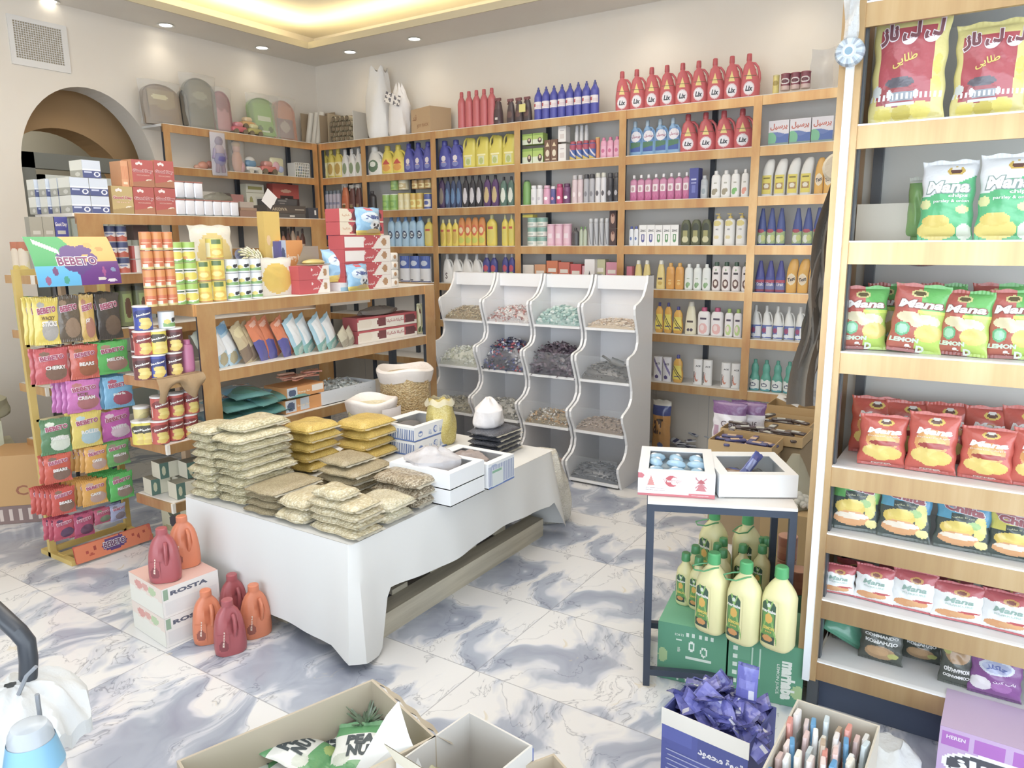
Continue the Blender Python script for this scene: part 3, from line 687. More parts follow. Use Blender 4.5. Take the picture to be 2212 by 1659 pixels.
def jug(w,h,d=None,body='#c8504e',capc=None,label=None,texts=(),lab=(.08,.62),lw=.7,hole=1,name='jug',capw=.13,neck=.80,handle=True,m=None,boxy=False,lu=(-.36,.30)):
    """jug with a loop handle beside the neck (hole=1 right, -1 left)"""
    d=d or w*.5; k=Kit(name,'jug'); n=18
    # centre and half width of the body per height; the handle side recedes from the shoulder down to mid height
    C=[(0,0,.44),(.02,0,.485),(.30,0,.5),(.42,-.03,.46),(.55,-.08,.37),(.68,-.11,.30),(.76,-.12,.25),(neck,-.13,.15),(neck+.06,-.13,capw*.8)] if not boxy else \
      [(0,0,.46),(.02,0,.49),(.5,0,.5),(.60,-.06,.43),(.75,-.13,.33),(.86,-.12,.33),(.92,-.08,.30),(.94,-.06,.2)]
    def cw(z):
        for a,c in zip(C[:-1],C[1:]):
            if z<=c[0]:
                t=(z-a[0])/(c[0]-a[0]); return a[1]+(c[1]-a[1])*t,a[2]+(c[2]-a[2])*t
        return C[-1][1],C[-1][2]
    b=MB(); zs=sorted(set([c[0] for c in C]+[.1,.2,.36,.48,.62,.72])); zs=[z for z in zs if z<=C[-1][0]]
    rings=[]
    for z in zs:
        c,q=cw(z); dd=d/2*(1 if z<.45 else max(.32,1-(z-.45)*1.35)) * (.9 if z==0 else 1)
        rings.append([(hole*c*w+p[0],p[1],z*h) for p in (sec(2*PI*j/n,q*w,dd,2.6) for j in range(n))])
    b.ring_stack(rings,lambda q,j:lin(body)); k.add('body',b,m or P_PLAST)
    if handle:
        b=MB(); H_=[(hole*-.02*w,.80*h),(hole*.18*w,.785*h),(hole*.34*w,.70*h),(hole*.42*w,.58*h),(hole*.44*w,.45*h),(hole*.40*w,.34*h)] if not boxy else \
          [(hole*0*w,.93*h),(hole*.22*w,.94*h),(hole*.38*w,.86*h),(hole*.43*w,.72*h),(hole*.42*w,.56*h),(hole*.38*w,.5*h)]
        b.tube([(x,0,z) for x,z in H_],[w*.06,w*.065,w*.065,w*.07,w*.085,w*.09],body,8); k.add('handle',b,m or P_PLAST)
    if capc:
        b=MB(); z0=C[-1][0]-.02; b.lathe([(z0*h,capw*w),(z0*h+.005,capw*w*1.1),(h*.985,capw*w),(h,capw*w*.86)],capc,14,cx=hole*-.13*w if not boxy else hole*-.06*w); k.add('cap',b,P_PLAST)
    if label or texts:
        def S(u,v,o=0):
            z=lab[0]+(lab[1]-lab[0])*v; x=lu[0]+(lu[1]-lu[0])*u; c,q=cw(z); dd=d/2*(1 if z<.45 else max(.32,1-(z-.45)*1.35))
            rel=min(.97,abs((hole*x-c)/q)); y=dd*(1-rel**2.6)**(1/2.6); return (x*w,-(y+.0015+o),z*h)
        b=MB()
        if label: b.grid(S,34,40,paint(label))
        for t in texts: b.text(t[0],S,*t[1:-1],**t[-1])
        k.add('paper_label',b,P_CARD)
    return k
def can(w,h,layers,texts=(),rim='#c9c9c6',lid=None,name='can',cat='can',turn=0,m=None,waist=1.0,jar=None):
    k=Kit(name,cat); r=w/2; b=MB(); n=64; z0,z1=h*.02,h*(.95 if lid or jar else .98)
    pf=paint(layers)
    nz=30
    rings=[[(r*math.cos(2*PI*j/n+turn),r*math.sin(2*PI*j/n+turn),z0+(z1-z0)*q/nz) for j in range(n)] for q in range(nz+1)]
    b.ring_stack(rings,lambda q,j:pf(((j+.5)/n*2*PI+turn-PI)%(2*PI)/PI if ((j+.5)/n*2*PI+turn-PI)%(2*PI)<PI else .02,(q+.5)/nz))
    k.add('body',b,m or P_PLAST)
    b=MB()
    if lid: b.lathe([(h*.93,r*1.03),(h*.935,r*1.05),(h*.99,r*1.05),(h,r*.98)],lid,24)
    elif jar: b.lathe([(h*.80,r*.96),(h*.805,r*1.0),(h*.99,r*1.0),(h,r*.94)],jar,20)
    else: b.lathe([(h*.975,r*1.01),(h*.99,r*1.02),(h,r*.99),(h*.992,r*.93)],rim,24)
    k.add('lid',b,P_PLAST)
    if not(lid or jar): b=MB(); b.lathe([(0,r*1.0),(h*.012,r*1.02),(h*.024,r*1.005)],rim,24); k.add('rim',b,P_PLAST)
    if texts:
        def S(u,v,o=0):
            a=PI+PI*u; return ((r+.0006+o)*math.cos(a),(r+.0006+o)*math.sin(a),z0+(z1-z0)*v)
        b=MB()
        for t in texts: b.text(t[0],S,*t[1:-1],**t[-1])
        k.add('lettering',b,P_CARD)
    return k
def carton(w,h,d,side='#ffffff',front=None,texts=(),top=None,name='box',cat='box',m=None,left=None,res=48,sidetexts=(),seam=False):
    """box, front towards -y, origin at the middle of its base front edge... centred"""
    k=Kit(name,cat); b=MB(); b.box(-w/2,w/2,-d/2,d/2,0,h,side,dict(t=top or side,l=left or side)); k.add('body',b,m or P_CARD,smooth=False)
    S=lambda u,v,o=0:(-w/2+w*u,-d/2-.0006-o,h*v)
    b=MB()
    if front: b.grid(S,res,max(6,int(res*h/w)) if h/w<3 else res*2,paint(front))
    for t in texts: b.text(t[0],S,*t[1:-1],**t[-1])
    if front or texts: k.add('printed_front',b,m or P_CARD)
    if left_layers_texts(left,sidetexts):
        S2=lambda u,v,o=0:(-w/2-.0006-o,d/2-d*u,h*v); b=MB()
        if isinstance(left,list): b.grid(S2,res,max(6,int(res*h/d)),paint(left))
        for t in sidetexts: b.text(t[0],S2,*t[1:-1],**t[-1])
        k.add('printed_side',b,m or P_CARD)
    return k
def left_layers_texts(l,t): return bool(t) or isinstance(l,list)
_c0=carton
def carton(w,h,d,**k):
    l=k.get('left')
    if isinstance(l,list):
        kk=dict(k); kk['left']=None; K=_c0(w,h,d,**kk)
        S2=lambda u,v,o=0:(-w/2-.0006-o,d/2-d*u,h*v); b=MB(); b.grid(S2,40,max(8,int(40*h/d)),paint(l)); K.add('printed_side',b,k.get('m') or P_CARD); return K
    return _c0(w,h,d,**k)
def pouch(w,h,t,layers,texts=(),name='crisp_packet',cat='packet',m=None,nu=38,nv=48,back=None,seed=0,crimp=.05,top=None,waist=0):
    k=Kit(name,cat); rnd=random.Random(seed); ph=[rnd.uniform(0,6) for _ in range(6)]
    def S(u,v,o=0,side=1):
        f=(max(0,math.sin(PI*min(max(u,0),1)))**.55)*(max(0,math.sin(PI*min(max((v-crimp)/(1-2*crimp),0),1)))**.5)
        wr=(math.sin(u*17+ph[0]+v*5)*.05+math.sin(v*23+ph[1]+u*9)*.05+math.sin((u+v)*13+ph[2])*.04)*f
        y=t/2*(f*(1+wr)); ww=w*(1-.07*math.sin(PI*v)); x=(u-.5)*ww+.012*w*math.sin(v*21+ph[3])*(abs(u-.5)*2)**3
        z=h*v+h*.012*math.sin(u*15+ph[4])*(1 if v>.97 else 0)
        if v<crimp or v>1-crimp: y=.0006+abs(.0015*math.sin(u*40))
        return (x,-side*(y+o),z)
    b=MB(); pf=paint(layers); b.grid(S,nu,nv,pf); bk=lin(back) if back else None
    b.grid(lambda u,v:S(u,v,0,-1),max(6,nu//3),nv//2,lambda u,v:bk or pf(.02,v),flip=True); k.add('bag',b,m or P_FOIL)
    if texts:
        b=MB()
        for q in texts: b.text(q[0],S,*q[1:-1],**dict(dict(off=.0016),**q[-1]))
        k.add('lettering',b,P_CARD)
    return k
# rows of products ------------------------------------------------------
LW=['atop the wall shelving']+['on the %s wall shelf'%o for o in ORD[:6]]
def wrow(L,a,b,n,ytop,make,desc,grp,where=None,xo=.03,d=None,z=None,side='left',fill=.96,rot=0,first=0,total=None):
    """n products side by side on wall shelf L between pixel columns a and b of the photograph; tops at ytop"""
    z0=(LV[L] if z is None else z)+.001; X=XF+xo
    ya=yat(a,X,z0); yb=yat(b,X,z0); w=abs(ya-yb)/n*fill; y_=yat((a+b)/2,X+.03,z0); h=zat(ytop,X+.03,y_)-z0
    if L<6 or True:
        pass
    K=make(w,h); o=[]
    for i in range(n):
        y=ya+(yb-ya)*(i+.5)/n; dd=(d or w*.62)
        lab=desc+(', %s from left,'%ORD[i+first] if (total or n)>1 else '')+' '+(where or LW[L])
        o.append(K.put((X+dd/2,y,z0),-PI/2+rot+random.uniform(-.03,.03),lab,grp if (total or n)>1 else None))
    return o
def xrow(y0,z,a,b,n,ytop,make,desc,grp,where,d=None,fill=.96,first=0,total=None,rz=0,jit=.03):
    z0=z+.001; xa=xat(a,y0,z0); xb=xat(b,y0,z0); w=abs(xb-xa)/n*fill; h=zat(ytop,xat((a+b)/2,y0,z0),y0)-z0
    K=make(w,h)
    for i in range(n):
        x=xa+(xb-xa)*(i+.5)/n; dd=d or w*.6
        K.put((x,y0+dd/2,z0),rz+random.uniform(-jit,jit),desc+(', %s from left,'%ORD[i+first] if (total or n)>1 else '')+' '+where,grp if (total or n)>1 else None)
# ================================================================ wall shelving stock (right-hand long wall)
# --- top of the shelving
K=lambda f:f
wrow(0,987,1068,5,196,lambda w,h:bottle(w,h,w*.8,'round','#cf5f63','screw','#c94f55',lab=(.1,.6)),'plain coral-red bottle','plain red bottles')
wrow(0,1066,1082,1,213,lambda w,h:bottle(w*1.2,h,w,'taper','#55383c',None,trigger='#7a3c42',label=[('bg','#4a3236'),('r',.3,.7,.1,.3,'#d8d0c8')]),'dark trigger spray nearest the plain red bottles','dark trigger sprays')
wrow(0,1092,1146,3,212,lambda w,h:bottle(w,h,w*.7,'taper','#4c3a40',None,trigger='#83454a',label=[('bg','#503a3a'),('e',.5,.5,.4,.3,'#6e4a45')]),'dark trigger spray','dark trigger sprays',first=0)
b=MB(); b.grid(lambda u,v:(0,-.03*(u-.5)*2,.06*v),2,2,lambda u,v:lin('#e8dc7a')); p=onx(1128,242,XF+.01); o=b.build('price_card',P_CARD); o.location=p; tag(o,'yellow price card leaning on the dark trigger sprays','price card')
wrow(0,1152,1291,8,182,lambda w,h:bottle(w,h,w*.9,'round','#4b4fb4','sport','#3e4496',label=[('bg','#f0e6e6'),('r',.05,.4,.3,.75,'#cc5960'),('r',.5,.95,.2,.6,'#e7d4d8')],lab=(.34,.56),lw=.96),'cobalt blue bottle with white label','cobalt blue bottles')
def lix(w,h): return jug(w,h,w*.5,'#d3575c','#c84a50',[('bg','#d3575c'),('t',.42,.60,.26,.40,'#f0d77c'),('e',.45,.27,.44,.26,'#e9c9cd'),('e',.45,.27,.38,.22,'#f3eef2'),('s',0,1,.74,.012,'#6a5a3a')],(T('Lix',.16,.76,.27,'#3a3f4a',h=.2,bold=.04,shear=.2),),lab=(.06,.66),lu=(-.40,.24))
def lixrow(L,a,b,n,yt,where): 
    wrow(L,a,b,n,yt,lambda w,h:lix(w*1.12,h),'large red detergent jug with loop handle','large red detergent jugs',where=where,d=.11,rot=.4)
lixrow(0,1325,1634,9,134,LW[0]); lixrow(1,1465,1622,4,240,'under the top board')
wrow(0,1667,1681,1,164,lambda w,h:can(w,h,[('bg','#e3cf6c'),('e',.5,.6,.3,.15,'#b59a3a')],lid='#e8d890'),'slim yellow tin standing beside dark jar packs','tins')
wrow(0,1684,1749,3,158,lambda w,h:can(w,h,[('bg','#8f3f50'),('r',0,1,0,.25,'#d8b7ae'),('e',.5,.55,.35,.2,'#efe3df'),('e',.5,.55,.25,.12,'#713040')],lid='#a04a55'),'dark red jar shrink-wrapped','dark red jars',z=LV[0]+.02)
b=MB(); p=onx(1775,160,XF+.12); b.grid(lambda u,v:(.06*math.sin(u*PI)+.02*math.sin(v*9),-.07+.14*u,.27*v),8,10,lambda u,v:lin('#dcd9d6')); o=b.build('plastic_bag',printed(.3,.4,20,alpha=.5)); o.location=(XF+.12,p.y,LV[0]+.002); tag(o,'clear crumpled plastic bag at the right end on top of the wall shelving','bag')
# cartons with paper rolls, carrier bags, cardboard box
def top_at(px,xo): return (XF+xo, yat(px,XF+xo,LV[0]), LV[0]+.001)
x,y,z=top_at(690,.10)
t=thing('cardboard_carton','torn open brown carton holding wrapped paper rolls near the corner','carton',(x,y,z),-PI/2)
b=MB(); c='#a58c6a'; b.box(-.13,.13,-.1,.1,0,.008,c); b.box(-.13,-.124,-.1,.1,0,.30,c); b.box(.124,.13,-.1,.1,0,.26,c); b.box(-.13,.13,.094,.1,0,.31,c); b.build('body',P_CARD,t,smooth=False)
for i,(dx,dy) in enumerate(((-.07,-.05),(.0,-.04),(.07,-.05))):
    b=MB(); b.tube([(dx-.03,dy,.01),(dx+.01,dy+.03,.30)],.03,'#ddd3c2',12); o=b.build('paper_roll',P_CARD); o.location=(x,y,z); o.rotation_euler=(0,0,-PI/2)
    tag(o,'pale wrapped paper roll, %s from left in the torn carton'%ORD[i],'paper roll','wrapped rolls in the carton')
x,y,z=top_at(752,.13)
t=thing('cardboard_carton','open-sided carton showing the round ends of many paper tubes','carton',(x,y,z),-PI/2+.12)
b=MB(); b.box(-.15,.15,-.1,.12,0,.008,'#a89272'); b.box(-.15,-.144,-.1,.12,0,.27,'#b5a080'); b.box(.144,.15,-.1,.12,0,.27,'#dcd6cc'); b.box(-.15,.15,.112,.12,0,.27,'#a89272'); b.build('body',P_CARD,t,smooth=False)
nn=0
for r_ in range(5):
    for q in range(5 if r_%2 else 4):
        dx=-.115+q*.052+(0 if r_%2 else .026); dz=.032+r_*.045; nn+=1
        b=MB(); b.tube([(dx,-.09,dz),(dx,.10,dz)],.0235,'#d9c8a4',12,caps=False); b.tube([(dx,-.09,dz),(dx,.08,dz)],.018,'#7d684a',10,caps=True); 
        o=b.build('paper_tube',P_CARD); o.location=(x,y,z); o.rotation_euler=(0,0,-PI/2+.12)
        tag(o,'hollow brown cardboard tube lying in the open-sided carton above the wall shelving','tube','cardboard tubes in the carton')
def blob_bag(name,label,cat,loc,rx,ry,h,col,rz=0,seed=0,m=None,knot=True,ptop=.5,texts=(),wr=.09):
    rnd=random.Random(seed); ph=[rnd.uniform(0,6) for _ in range(6)]; b=MB(); n=26; nz=18
    rings=[]
    for q in range(nz+1):
        v=q/nz; rr=(1-.12*abs(v-.3))*(1 if v<.62 else 1-(v-.62)/.38*ptop) * (.82+.18*min(1,v/.08))
        rings.append([( (rx*rr)*math.cos(2*PI*j/n)*(1+wr*math.sin(3*2*PI*j/n+ph[0]+v*4)+wr*.6*math.sin(7*2*PI*j/n+ph[1]+v*7)), (ry*rr)*math.sin(2*PI*j/n)*(1+wr*math.sin(4*2*PI*j/n+ph[2]-v*5)), h*v+(h*.05*math.sin(5*2*PI*j/n+ph[3]) if v>.8 else 0)) for j in range(n)])
    b.ring_stack(rings,lambda k,j:lin(col)); o=b.build(name,m or P_FOIL); o.location=loc; o.rotation_euler=(0,0,rz); return tag(o,label,cat)
M_CARR=printed(.45,.5,18)
x,y,z=top_at(822,.13); blob_bag('carrier_bag','large white carrier bag bulging on top of the wall shelving','bag',(x,y,z),.12,.11,.60,'#f0ece8',-PI/2,3,M_CARR,ptop=.25)
x,y,z=top_at(865,.11); o=blob_bag('carrier_bag','white printed carrier bag leaning towards the cardboard box','bag',(x,y,z),.11,.09,.44,'#efe9e6',-PI/2,5,M_CARR,ptop=.75)
b=MB(); b.grid(lambda u,v:(-.09+.17*u,-.098+.03*v,.30+.09*v-.06*u),12,8,lambda u,v:lin('#6c6872' if math.sin(u*22)+math.cos(v*13+u*6)>.5 else '#efe9e6')); ob=b.build('printed_mark',P_CARD,o)
x,y,z=top_at(932,.16)
k=carton(.30,.215,.22,side='#c9a578',top='#d2b188',texts=(T('JOY PACK',.30,.92,.30,'#a8774c',h=.16),T('قند',.08,.30,.66,'#a8774c',h=.22)),left='#c2a074',name='cardboard_box',cat='box'); k.put((x,y,z),-PI/2-.30,'closed tan cardboard box with brown print on top of the wall shelving')
# --- first shelf down
yj=lambda c,lab,tx=():(lambda w,h:jug(w*1.25,h,w*.8,c,None if False else c,lab,tx,lab=(.08,.55),lu=(-.36,.36),hole=1,capw=.16))
wrow(1,689,735,3,323,yj('#e6cf3f',[('bg','#efe2a8'),('e',.5,.5,.4,.4,'#c9a23c')]),'narrow yellow liquid jug','narrow yellow jugs',d=.1)
wrow(1,735,778,3,322,yj('#ece8e2',[('bg','#ece8e2'),('e',.5,.5,.35,.42,'#8fa07a')]),'narrow white liquid jug','narrow white jugs',d=.1)
wrow(1,794,822,1,317,yj('#e9e6df',[('bg','#e9e6df'),('e',.5,.5,.42,.45,'#5d7a5c'),('e',.5,.62,.25,.2,'#e8ece0')]),'wide white jug with green oval label','white jugs',d=.1)
wrow(1,823,870,2,314,yj('#e8d23a',[('bg','#f0cf3e'),('t',.5,.55,.4,.4,'#cf4a3a'),('e',.5,.3,.4,.25,'#e9a23a')]),'yellow jug with red and lemon label','yellow lemon-label jugs',d=.1)
bj=yj('#4f51ad',[('bg','#4f51ad'),('e',.5,.65,.22,.2,'#e8dcdc'),('e',.5,.25,.3,.2,'#7d86c4'),('r',.3,.7,.35,.42,'#d8b9c0')])
wrow(1,870,932,3,308,bj,'royal blue jug in the second bay','royal blue jugs',d=.1)
wrow(1,946,995,2,303,bj,'royal blue jug in the third bay','royal blue jugs',d=.1)
wrow(1,994,1110,4,290,lambda w,h:jug(w*1.04,h,w*.5,'#e3d23c',None,[('bg','#e3d23c'),('r',.1,.9,.62,.72,'#f4ecb0'),('r',.22,.80,.08,.60,'#d9dcb4'),('e',.5,.3,.2,.2,'#b9c46a')],lab=(.06,.55),lu=(-.34,.40),hole=-1,boxy=True),'boxy lemon-yellow jug with large handle hole','boxy yellow jugs',d=.1)
gb=lambda w,h:carton(w,h,w*.8,side='#a9c853',front=[('bg','#b3cf5e'),('r',0,1,0,.45,'#dfe6cc'),('e',.7,.35,.2,.25,'#4a3a34'),('e',.7,.42,.1,.12,'#e3c7ac'),('r',0,1,.82,1,'#8fb544')])
p=LV[1]
for lev,(zz,yt) in enumerate(((None,322),(p+.145,290))):
    wrow(1,1129,1174,2,yt,gb,'small green hair-colour box, %s layer'%('lower','upper')[lev],'green hair-colour boxes',z=zz,d=.06)
wrow(1,1177,1205,2,303,lambda w,h:carton(w,h,w*1.2,side='#7a5540',front=[('bg','#7a5540'),('e',.5,.4,.3,.15,'#e9dcc0'),('t',.5,.7,.3,.2,'#e4cfa6'),('r',.2,.8,.1,.16,'#dccab0')]),'slim brown box with pale leaf print','slim brown boxes',d=.05)
wb=lambda w,h:carton(w,h,w*1.0,side='#ece6e2',front=[('bg','#f0ebe8'),('r',.2,.8,.2,.5,'#dfd3cf'),('r',.25,.75,.7,.74,'#b9aeb4')])
wrow(1,1206,1223,1,312,wb,'narrow white box below its twin','white boxes',d=.06); wrow(1,1206,1223,1,274,wb,'narrow white box on top of its twin','white boxes',z=p+.145,d=.06)
wrow(1,1229,1285,4,305,lambda w,h:bottle(w,h,w,'aero','#4b6cb4','aero','#bb4a58',label=[('bg','#4668b0'),('r',0,1,.65,1,'#b84a63'),('h',.30,-.25,'#d9b948'),('s',.6,1,.8,.08,'#e9dce0')],lab=(.02,.8),lw=.98,cat='can',name='spray_can'),'short blue and red spray can','blue and red spray cans',xo=.0)
wrow(1,1239,1270,3,272,lambda w,h:bottle(w*.8,h,w*.8,'aero','#e9e6e6','aero','#f4f2f2',cat='can',name='spray_can'),'tall white spray can behind the blue cans','tall white spray cans',xo=.10)
wrow(1,1285,1294,1,298,lambda w,h:bottle(w,h,w,'tube','#e0894e','flat','#d9c46a'),'thin orange tube beside pink bottles','tubes')
wrow(1,1295,1338,3,297,lambda w,h:bottle(w,h,w*.6,'shampoo','#eca3c0','flip','#e57aa6',label=[('bg','#f0b3cb'),('e',.5,.5,.3,.2,'#d96a97')]),'light pink bottle with magenta cap','pink bottles')
bl=lambda w,h:jug(w*1.15,h,w*.6,'#86b3dc','#b9cfe0',[('bg','#5f8fc9'),('r',0,1,0,.45,'#4d7f5d'),('e',.5,.72,.48,.26,'#ece8ee'),('h',.15,.1,'#3e5fae')],(T('پرسیل',.12,.90,.72,'#b34a78',h=.18,bold=.03),),lab=(.12,.72),lu=(-.34,.36))
wrow(1,1356,1465,4,258,bl,'sky blue detergent jug with green label','sky blue detergent jugs',d=.09)
pb=lambda w,h:carton(w,h,w*.45,side='#e9e4e6',front=[('bg','#efe8ec'),('w',.50,.05,5,0,'#6f86c4'),('w',.40,.06,7,1,'#5c79bd'),('e',.12,.28,.28,.26,'#7fc79a'),('r',0,1,0,.12,'#8fa7a0')],texts=(T('پرسیل',.08,.92,.74,'#d9694f',h=.28,bold=.03),))
wrow(1,1656,1797,3,256,pb,'white and blue washing powder box','washing powder boxes',d=.1)
# --- second shelf down
wrow(2,703,735,4,412,lambda w,h:bottle(w,h,w,'aero','#b6b2c2','aero','#6c7a86',label=[('bg','#c4bccb'),('r',0,1,.4,.55,'#8d8fb0')],lab=(.05,.8),cat='can',name='spray_can'),'short lilac-grey spray can','lilac-grey spray cans')
wrow(2,736,752,1,397,lambda w,h:bottle(w,h,w*.7,'taper','#e0783f',None,trigger='#eae4da',label=[('bg','#d96c36'),('r',.2,.8,.3,.34,'#f2ddc0'),('e',.5,.15,.3,.12,'#7a6a3a')]),'orange trigger spray','trigger sprays')
wrow(2,753,780,2,399,lambda w,h:bottle(w,h,w*.7,'taper','#6d3b33',None,trigger='#eae4da',label=[('bg','#6a3830'),('r',.2,.8,.3,.34,'#d9b8a0'),('e',.5,.15,.3,.12,'#a08a5a')]),'dark brown trigger spray','trigger sprays')
wrow(2,793,809,1,413,lambda w,h:bottle(w,h,w*.7,'round','#3c3434','screw','#4a4444'),'black bottle behind the post hook','bottles')
jr=lambda b1,lid,l2:(lambda w,h:can(w,h,[('bg',b1),('r',.15,.85,.15,.62,l2),('e',.5,.4,.2,.15,b1)],jar=lid,name='jar',cat='jar'))
wrow(2,825,857,2,420,jr('#9bc75a','#eef0ea','#7ab04a'),'green gel jar with white lid','green gel jars')
wrow(2,859,884,2,418,jr('#e8d9a0','#ead23e','#e9dfb4'),'cream jar with yellow lid','cream jars')
wrow(2,885,912,2,418,jr('#dcb24a','#e8d040','#e8dd80'),'honey-yellow gel jar','honey gel jars')
wrow(2,914,931,1,418,jr('#5060a8','#e8d040','#e6e0d0'),'blue-bodied jar with yellow lid','blue jars')
zz=LV[2]+.175
wrow(2,842,857,1,388,jr('#a4c466','#c8d27a','#7aa850'),'upper green gel jar stacked on another','stacked jars',z=zz)
wrow(2,859,877,1,388,jr('#e6dcb8','#d9cf9a','#c9b070'),'upper cream jar stacked on another','stacked jars',z=zz)
wrow(2,888,931,3,389,jr('#b98f4c','#a58a50','#e0cf8c'),'upper amber gel jar','upper amber jars',z=zz)
dk=lambda c,l:(lambda w,h:bottle(w,h,w*.6,'belly',c,'screw','#2e2a34',label=[('bg',c),('e',.5,.42,.42,.36,l),('r',.3,.7,.7,.78,l)],lab=(.08,.78)))
wrow(2,946,960,1,381,dk('#4a2f5c','#8d7f70'),'dark violet bottle by the post','dark bottles')
wrow(2,960,996,3,382,dk('#33456e','#5e86b4'),'dark navy bottle with blue label','navy bottles')
wrow(2,997,1041,3,380,dk('#2f2b33','#cfcbd2'),'black bottle with silver label','black silver-label bottles')
wrow(2,1042,1076,2,379,dk('#5b3570','#cdb47c'),'purple bottle with gold label','purple bottles')
wrow(2,1078,1110,2,382,dk('#57786a','#dfe3d6'),'dark green bottle with white label','dark green bottles')
wrow(2,1128,1144,1,390,lambda w,h:bottle(w,h,w,'dome','#7db05a','big','#3f5a48'),'green jar stack with dark cap','jars')
wc=lambda c,k2,l='#ffffff':(lambda w,h:bottle(w,h,w*.8,'aero',c,'aero',k2,label=[('bg',c),('e',.5,.4,.3,.2,l)],cat='can',name='deodorant_can'))
wrow(2,1145,1171,2,401,wc('#e9e6e8','#f0eef0','#cfc9d2'),'white deodorant can','white deodorant cans')
wrow(2,1172,1187,1,401,wc('#e9a6c4','#ecb9cf'),'pink deodorant can','deodorant cans')
wrow(2,1188,1199,1,403,wc('#5d5a9c','#e6dce6','#e289b0'),'blue deodorant can with pale cap','deodorant cans')
wrow(2,1200,1214,1,398,wc('#d0447e','#c23c74'),'magenta deodorant can','deodorant cans')
wrow(2,1215,1230,1,397,wc('#7a3f74','#6a3a64'),'plum deodorant can','deodorant cans')
wrow(2,1234,1258,2,379,wc('#e0c8cc','#c9c4c6','#f0e2e4'),'tall blush spray can with silver top','tall blush spray cans')
wrow(2,1259,1283,2,377,wc('#b7b5bb','#3d3b42','#86848c'),'tall silver spray can with black cap','tall silver spray cans')
wrow(2,1284,1308,2,374,wc('#e2dfe2','#d9d6c8','#5a565e'),'tall white spray can with emblem','tall white emblem cans')
wrow(2,1309,1337,2,374,wc('#3c3a42','#4c4a50','#b8b4ba'),'tall black spray can','tall black spray cans')
wrow(2,1359,1489,8,376,lambda w,h:bottle(w,h,w*.7,'tube','#e6b7cb','screw','#ece6ea',label=[('bg','#cf6fa0'),('r',0,1,.45,1,'#dba2bd'),('r',.14,.86,.42,.78,'#efe5e6'),('e',.5,.58,.2,.12,'#c9a0a8'),('w',.18,.08,12,0,'#c25890')],lab=(.02,.86),lw=.97,bands=[(.84,'#efe6ea')]) if False else bottle(w,h,w*.7,'pump','#cf7ca6','screw','#f0ecee',label=[('bg','#cf6fa0'),('r',0,1,.5,1,'#d88fb2'),('r',.14,.86,.42,.80,'#efe5e6'),('e',.5,.60,.2,.12,'#c9a0a8'),('w',.18,.08,12,0,'#c25890')],lab=(.02,.76),lw=.97),'pink soap bottle with white cap','pink soap bottles')
wrow(2,1489,1509,1,364,lambda w,h:carton(w,h,w*1.2,side='#454a92',front=[('bg','#4a50a0'),('r',.2,.8,.6,.66,'#c9cdea'),('r',.2,.8,.5,.53,'#a9aee0'),('r',.3,.7,.2,.45,'#6f78c4')]),'narrow dark blue box on the second shelf','boxes',d=.05)
wrow(2,1511,1527,1,380,lambda w,h:bottle(w,h,w*.7,'shampoo','#b9bdc2','flip','#c6c9cc',label=[('bg','#c2c6ca'),('e',.5,.4,.3,.3,'#9aa6ae')]),'greyish clear bottle beside the blue box','bottles')
dv=lambda c:(lambda w,h:bottle(w,h,w*.55,'shampoo','#f1eeea','flip','#ece9e6',label=[('bg','#f1eeea'),('r',.3,.7,.62,.68,'#b9b6a8'),('e',.35,.22,.28,.16,c),('e',.62,.30,.2,.10,c)],lab=(.06,.8)))
wrow(2,1533,1576,2,369,dv('#a59a80'),'white shampoo bottle with khaki motif','white khaki-motif bottles')
wrow(2,1576,1596,1,367,dv('#7fc06a'),'white shampoo bottle with green motif','bottles'); wrow(2,1598,1616,1,366,dv('#efa08c'),'white shampoo bottle with salmon motif','bottles')
wrow(2,1640,1752,4,340,lambda w,h:bottle(w*.92,h,w*.5,'dome','#ece9e2',None,label=[('bg','#ecd94e'),('r',.15,.85,.82,.88,'#8a7a2a'),('r',.12,.88,.25,.58,'#b98f52'),('e',.5,.42,.28,.12,'#ece4d0')],lab=(.06,.55),bend=.42),'white angled-neck cleaner with yellow label','white angled-neck cleaners')
to=lambda w,h:bottle(w,h,w*.55,'dome','#efb23f',None,label=[('bg','#efb440'),('e',.5,.5,.48,.3,'#f3e3c4'),('e',.5,.5,.38,.2,'#f0d9b8')],texts=(T('Test',.10,.92,.5,'#4a4448',h=.2,bold=.03,rot=8),),lab=(.12,.66),bend=.3)
wrow(2,1756,1797,2,338,to,'amber angled-neck bleach bottle','amber bleach bottles')
# --- third shelf down
wrow(3,704,722,1,507,lambda w,h:carton(w,h,.1,side='#454190',front=[('bg','#4b479a'),('e',.4,.35,.2,.25,'#b9863f')]),'low indigo box at the left end','boxes'); wrow(3,722,747,1,510,lambda w,h:carton(w,h,.1,side='#4a4896',front=[('bg','#4d4a9c'),('r',.1,.9,.7,.95,'#d6d0e0')]),'low indigo box with pale top','boxes')
wrow(3,836,914,5,467,lambda w,h:bottle(w,h,w*.65,'slim','#a9cfe9','long','#6f9fd6',label=[('bg','#a8cce8'),('e',.5,.6,.42,.25,'#3c4c72'),('e',.5,.6,.3,.15,'#dfeaf2')],texts=(T('Test',.2,.85,.6,'#27304c',h=.16,bold=.03),),lab=(.06,.6)),'pale blue bleach bottle','pale blue bleach bottles')
yb_=lambda l,c2='#e6e0a0':(lambda w,h:bottle(w,h,w*.6,'round','#ead13a','screw',c2,label=[('bg','#ead13a'),('e',.5,.45,.42,.42,l),('r',.2,.8,.78,.9,'#cf5a44')],lab=(.06,.68)))
wrow(3,914,934,1,472,yb_('#e0d070'),'yellow dish soap bottle beside pale blue bottles','bottles')
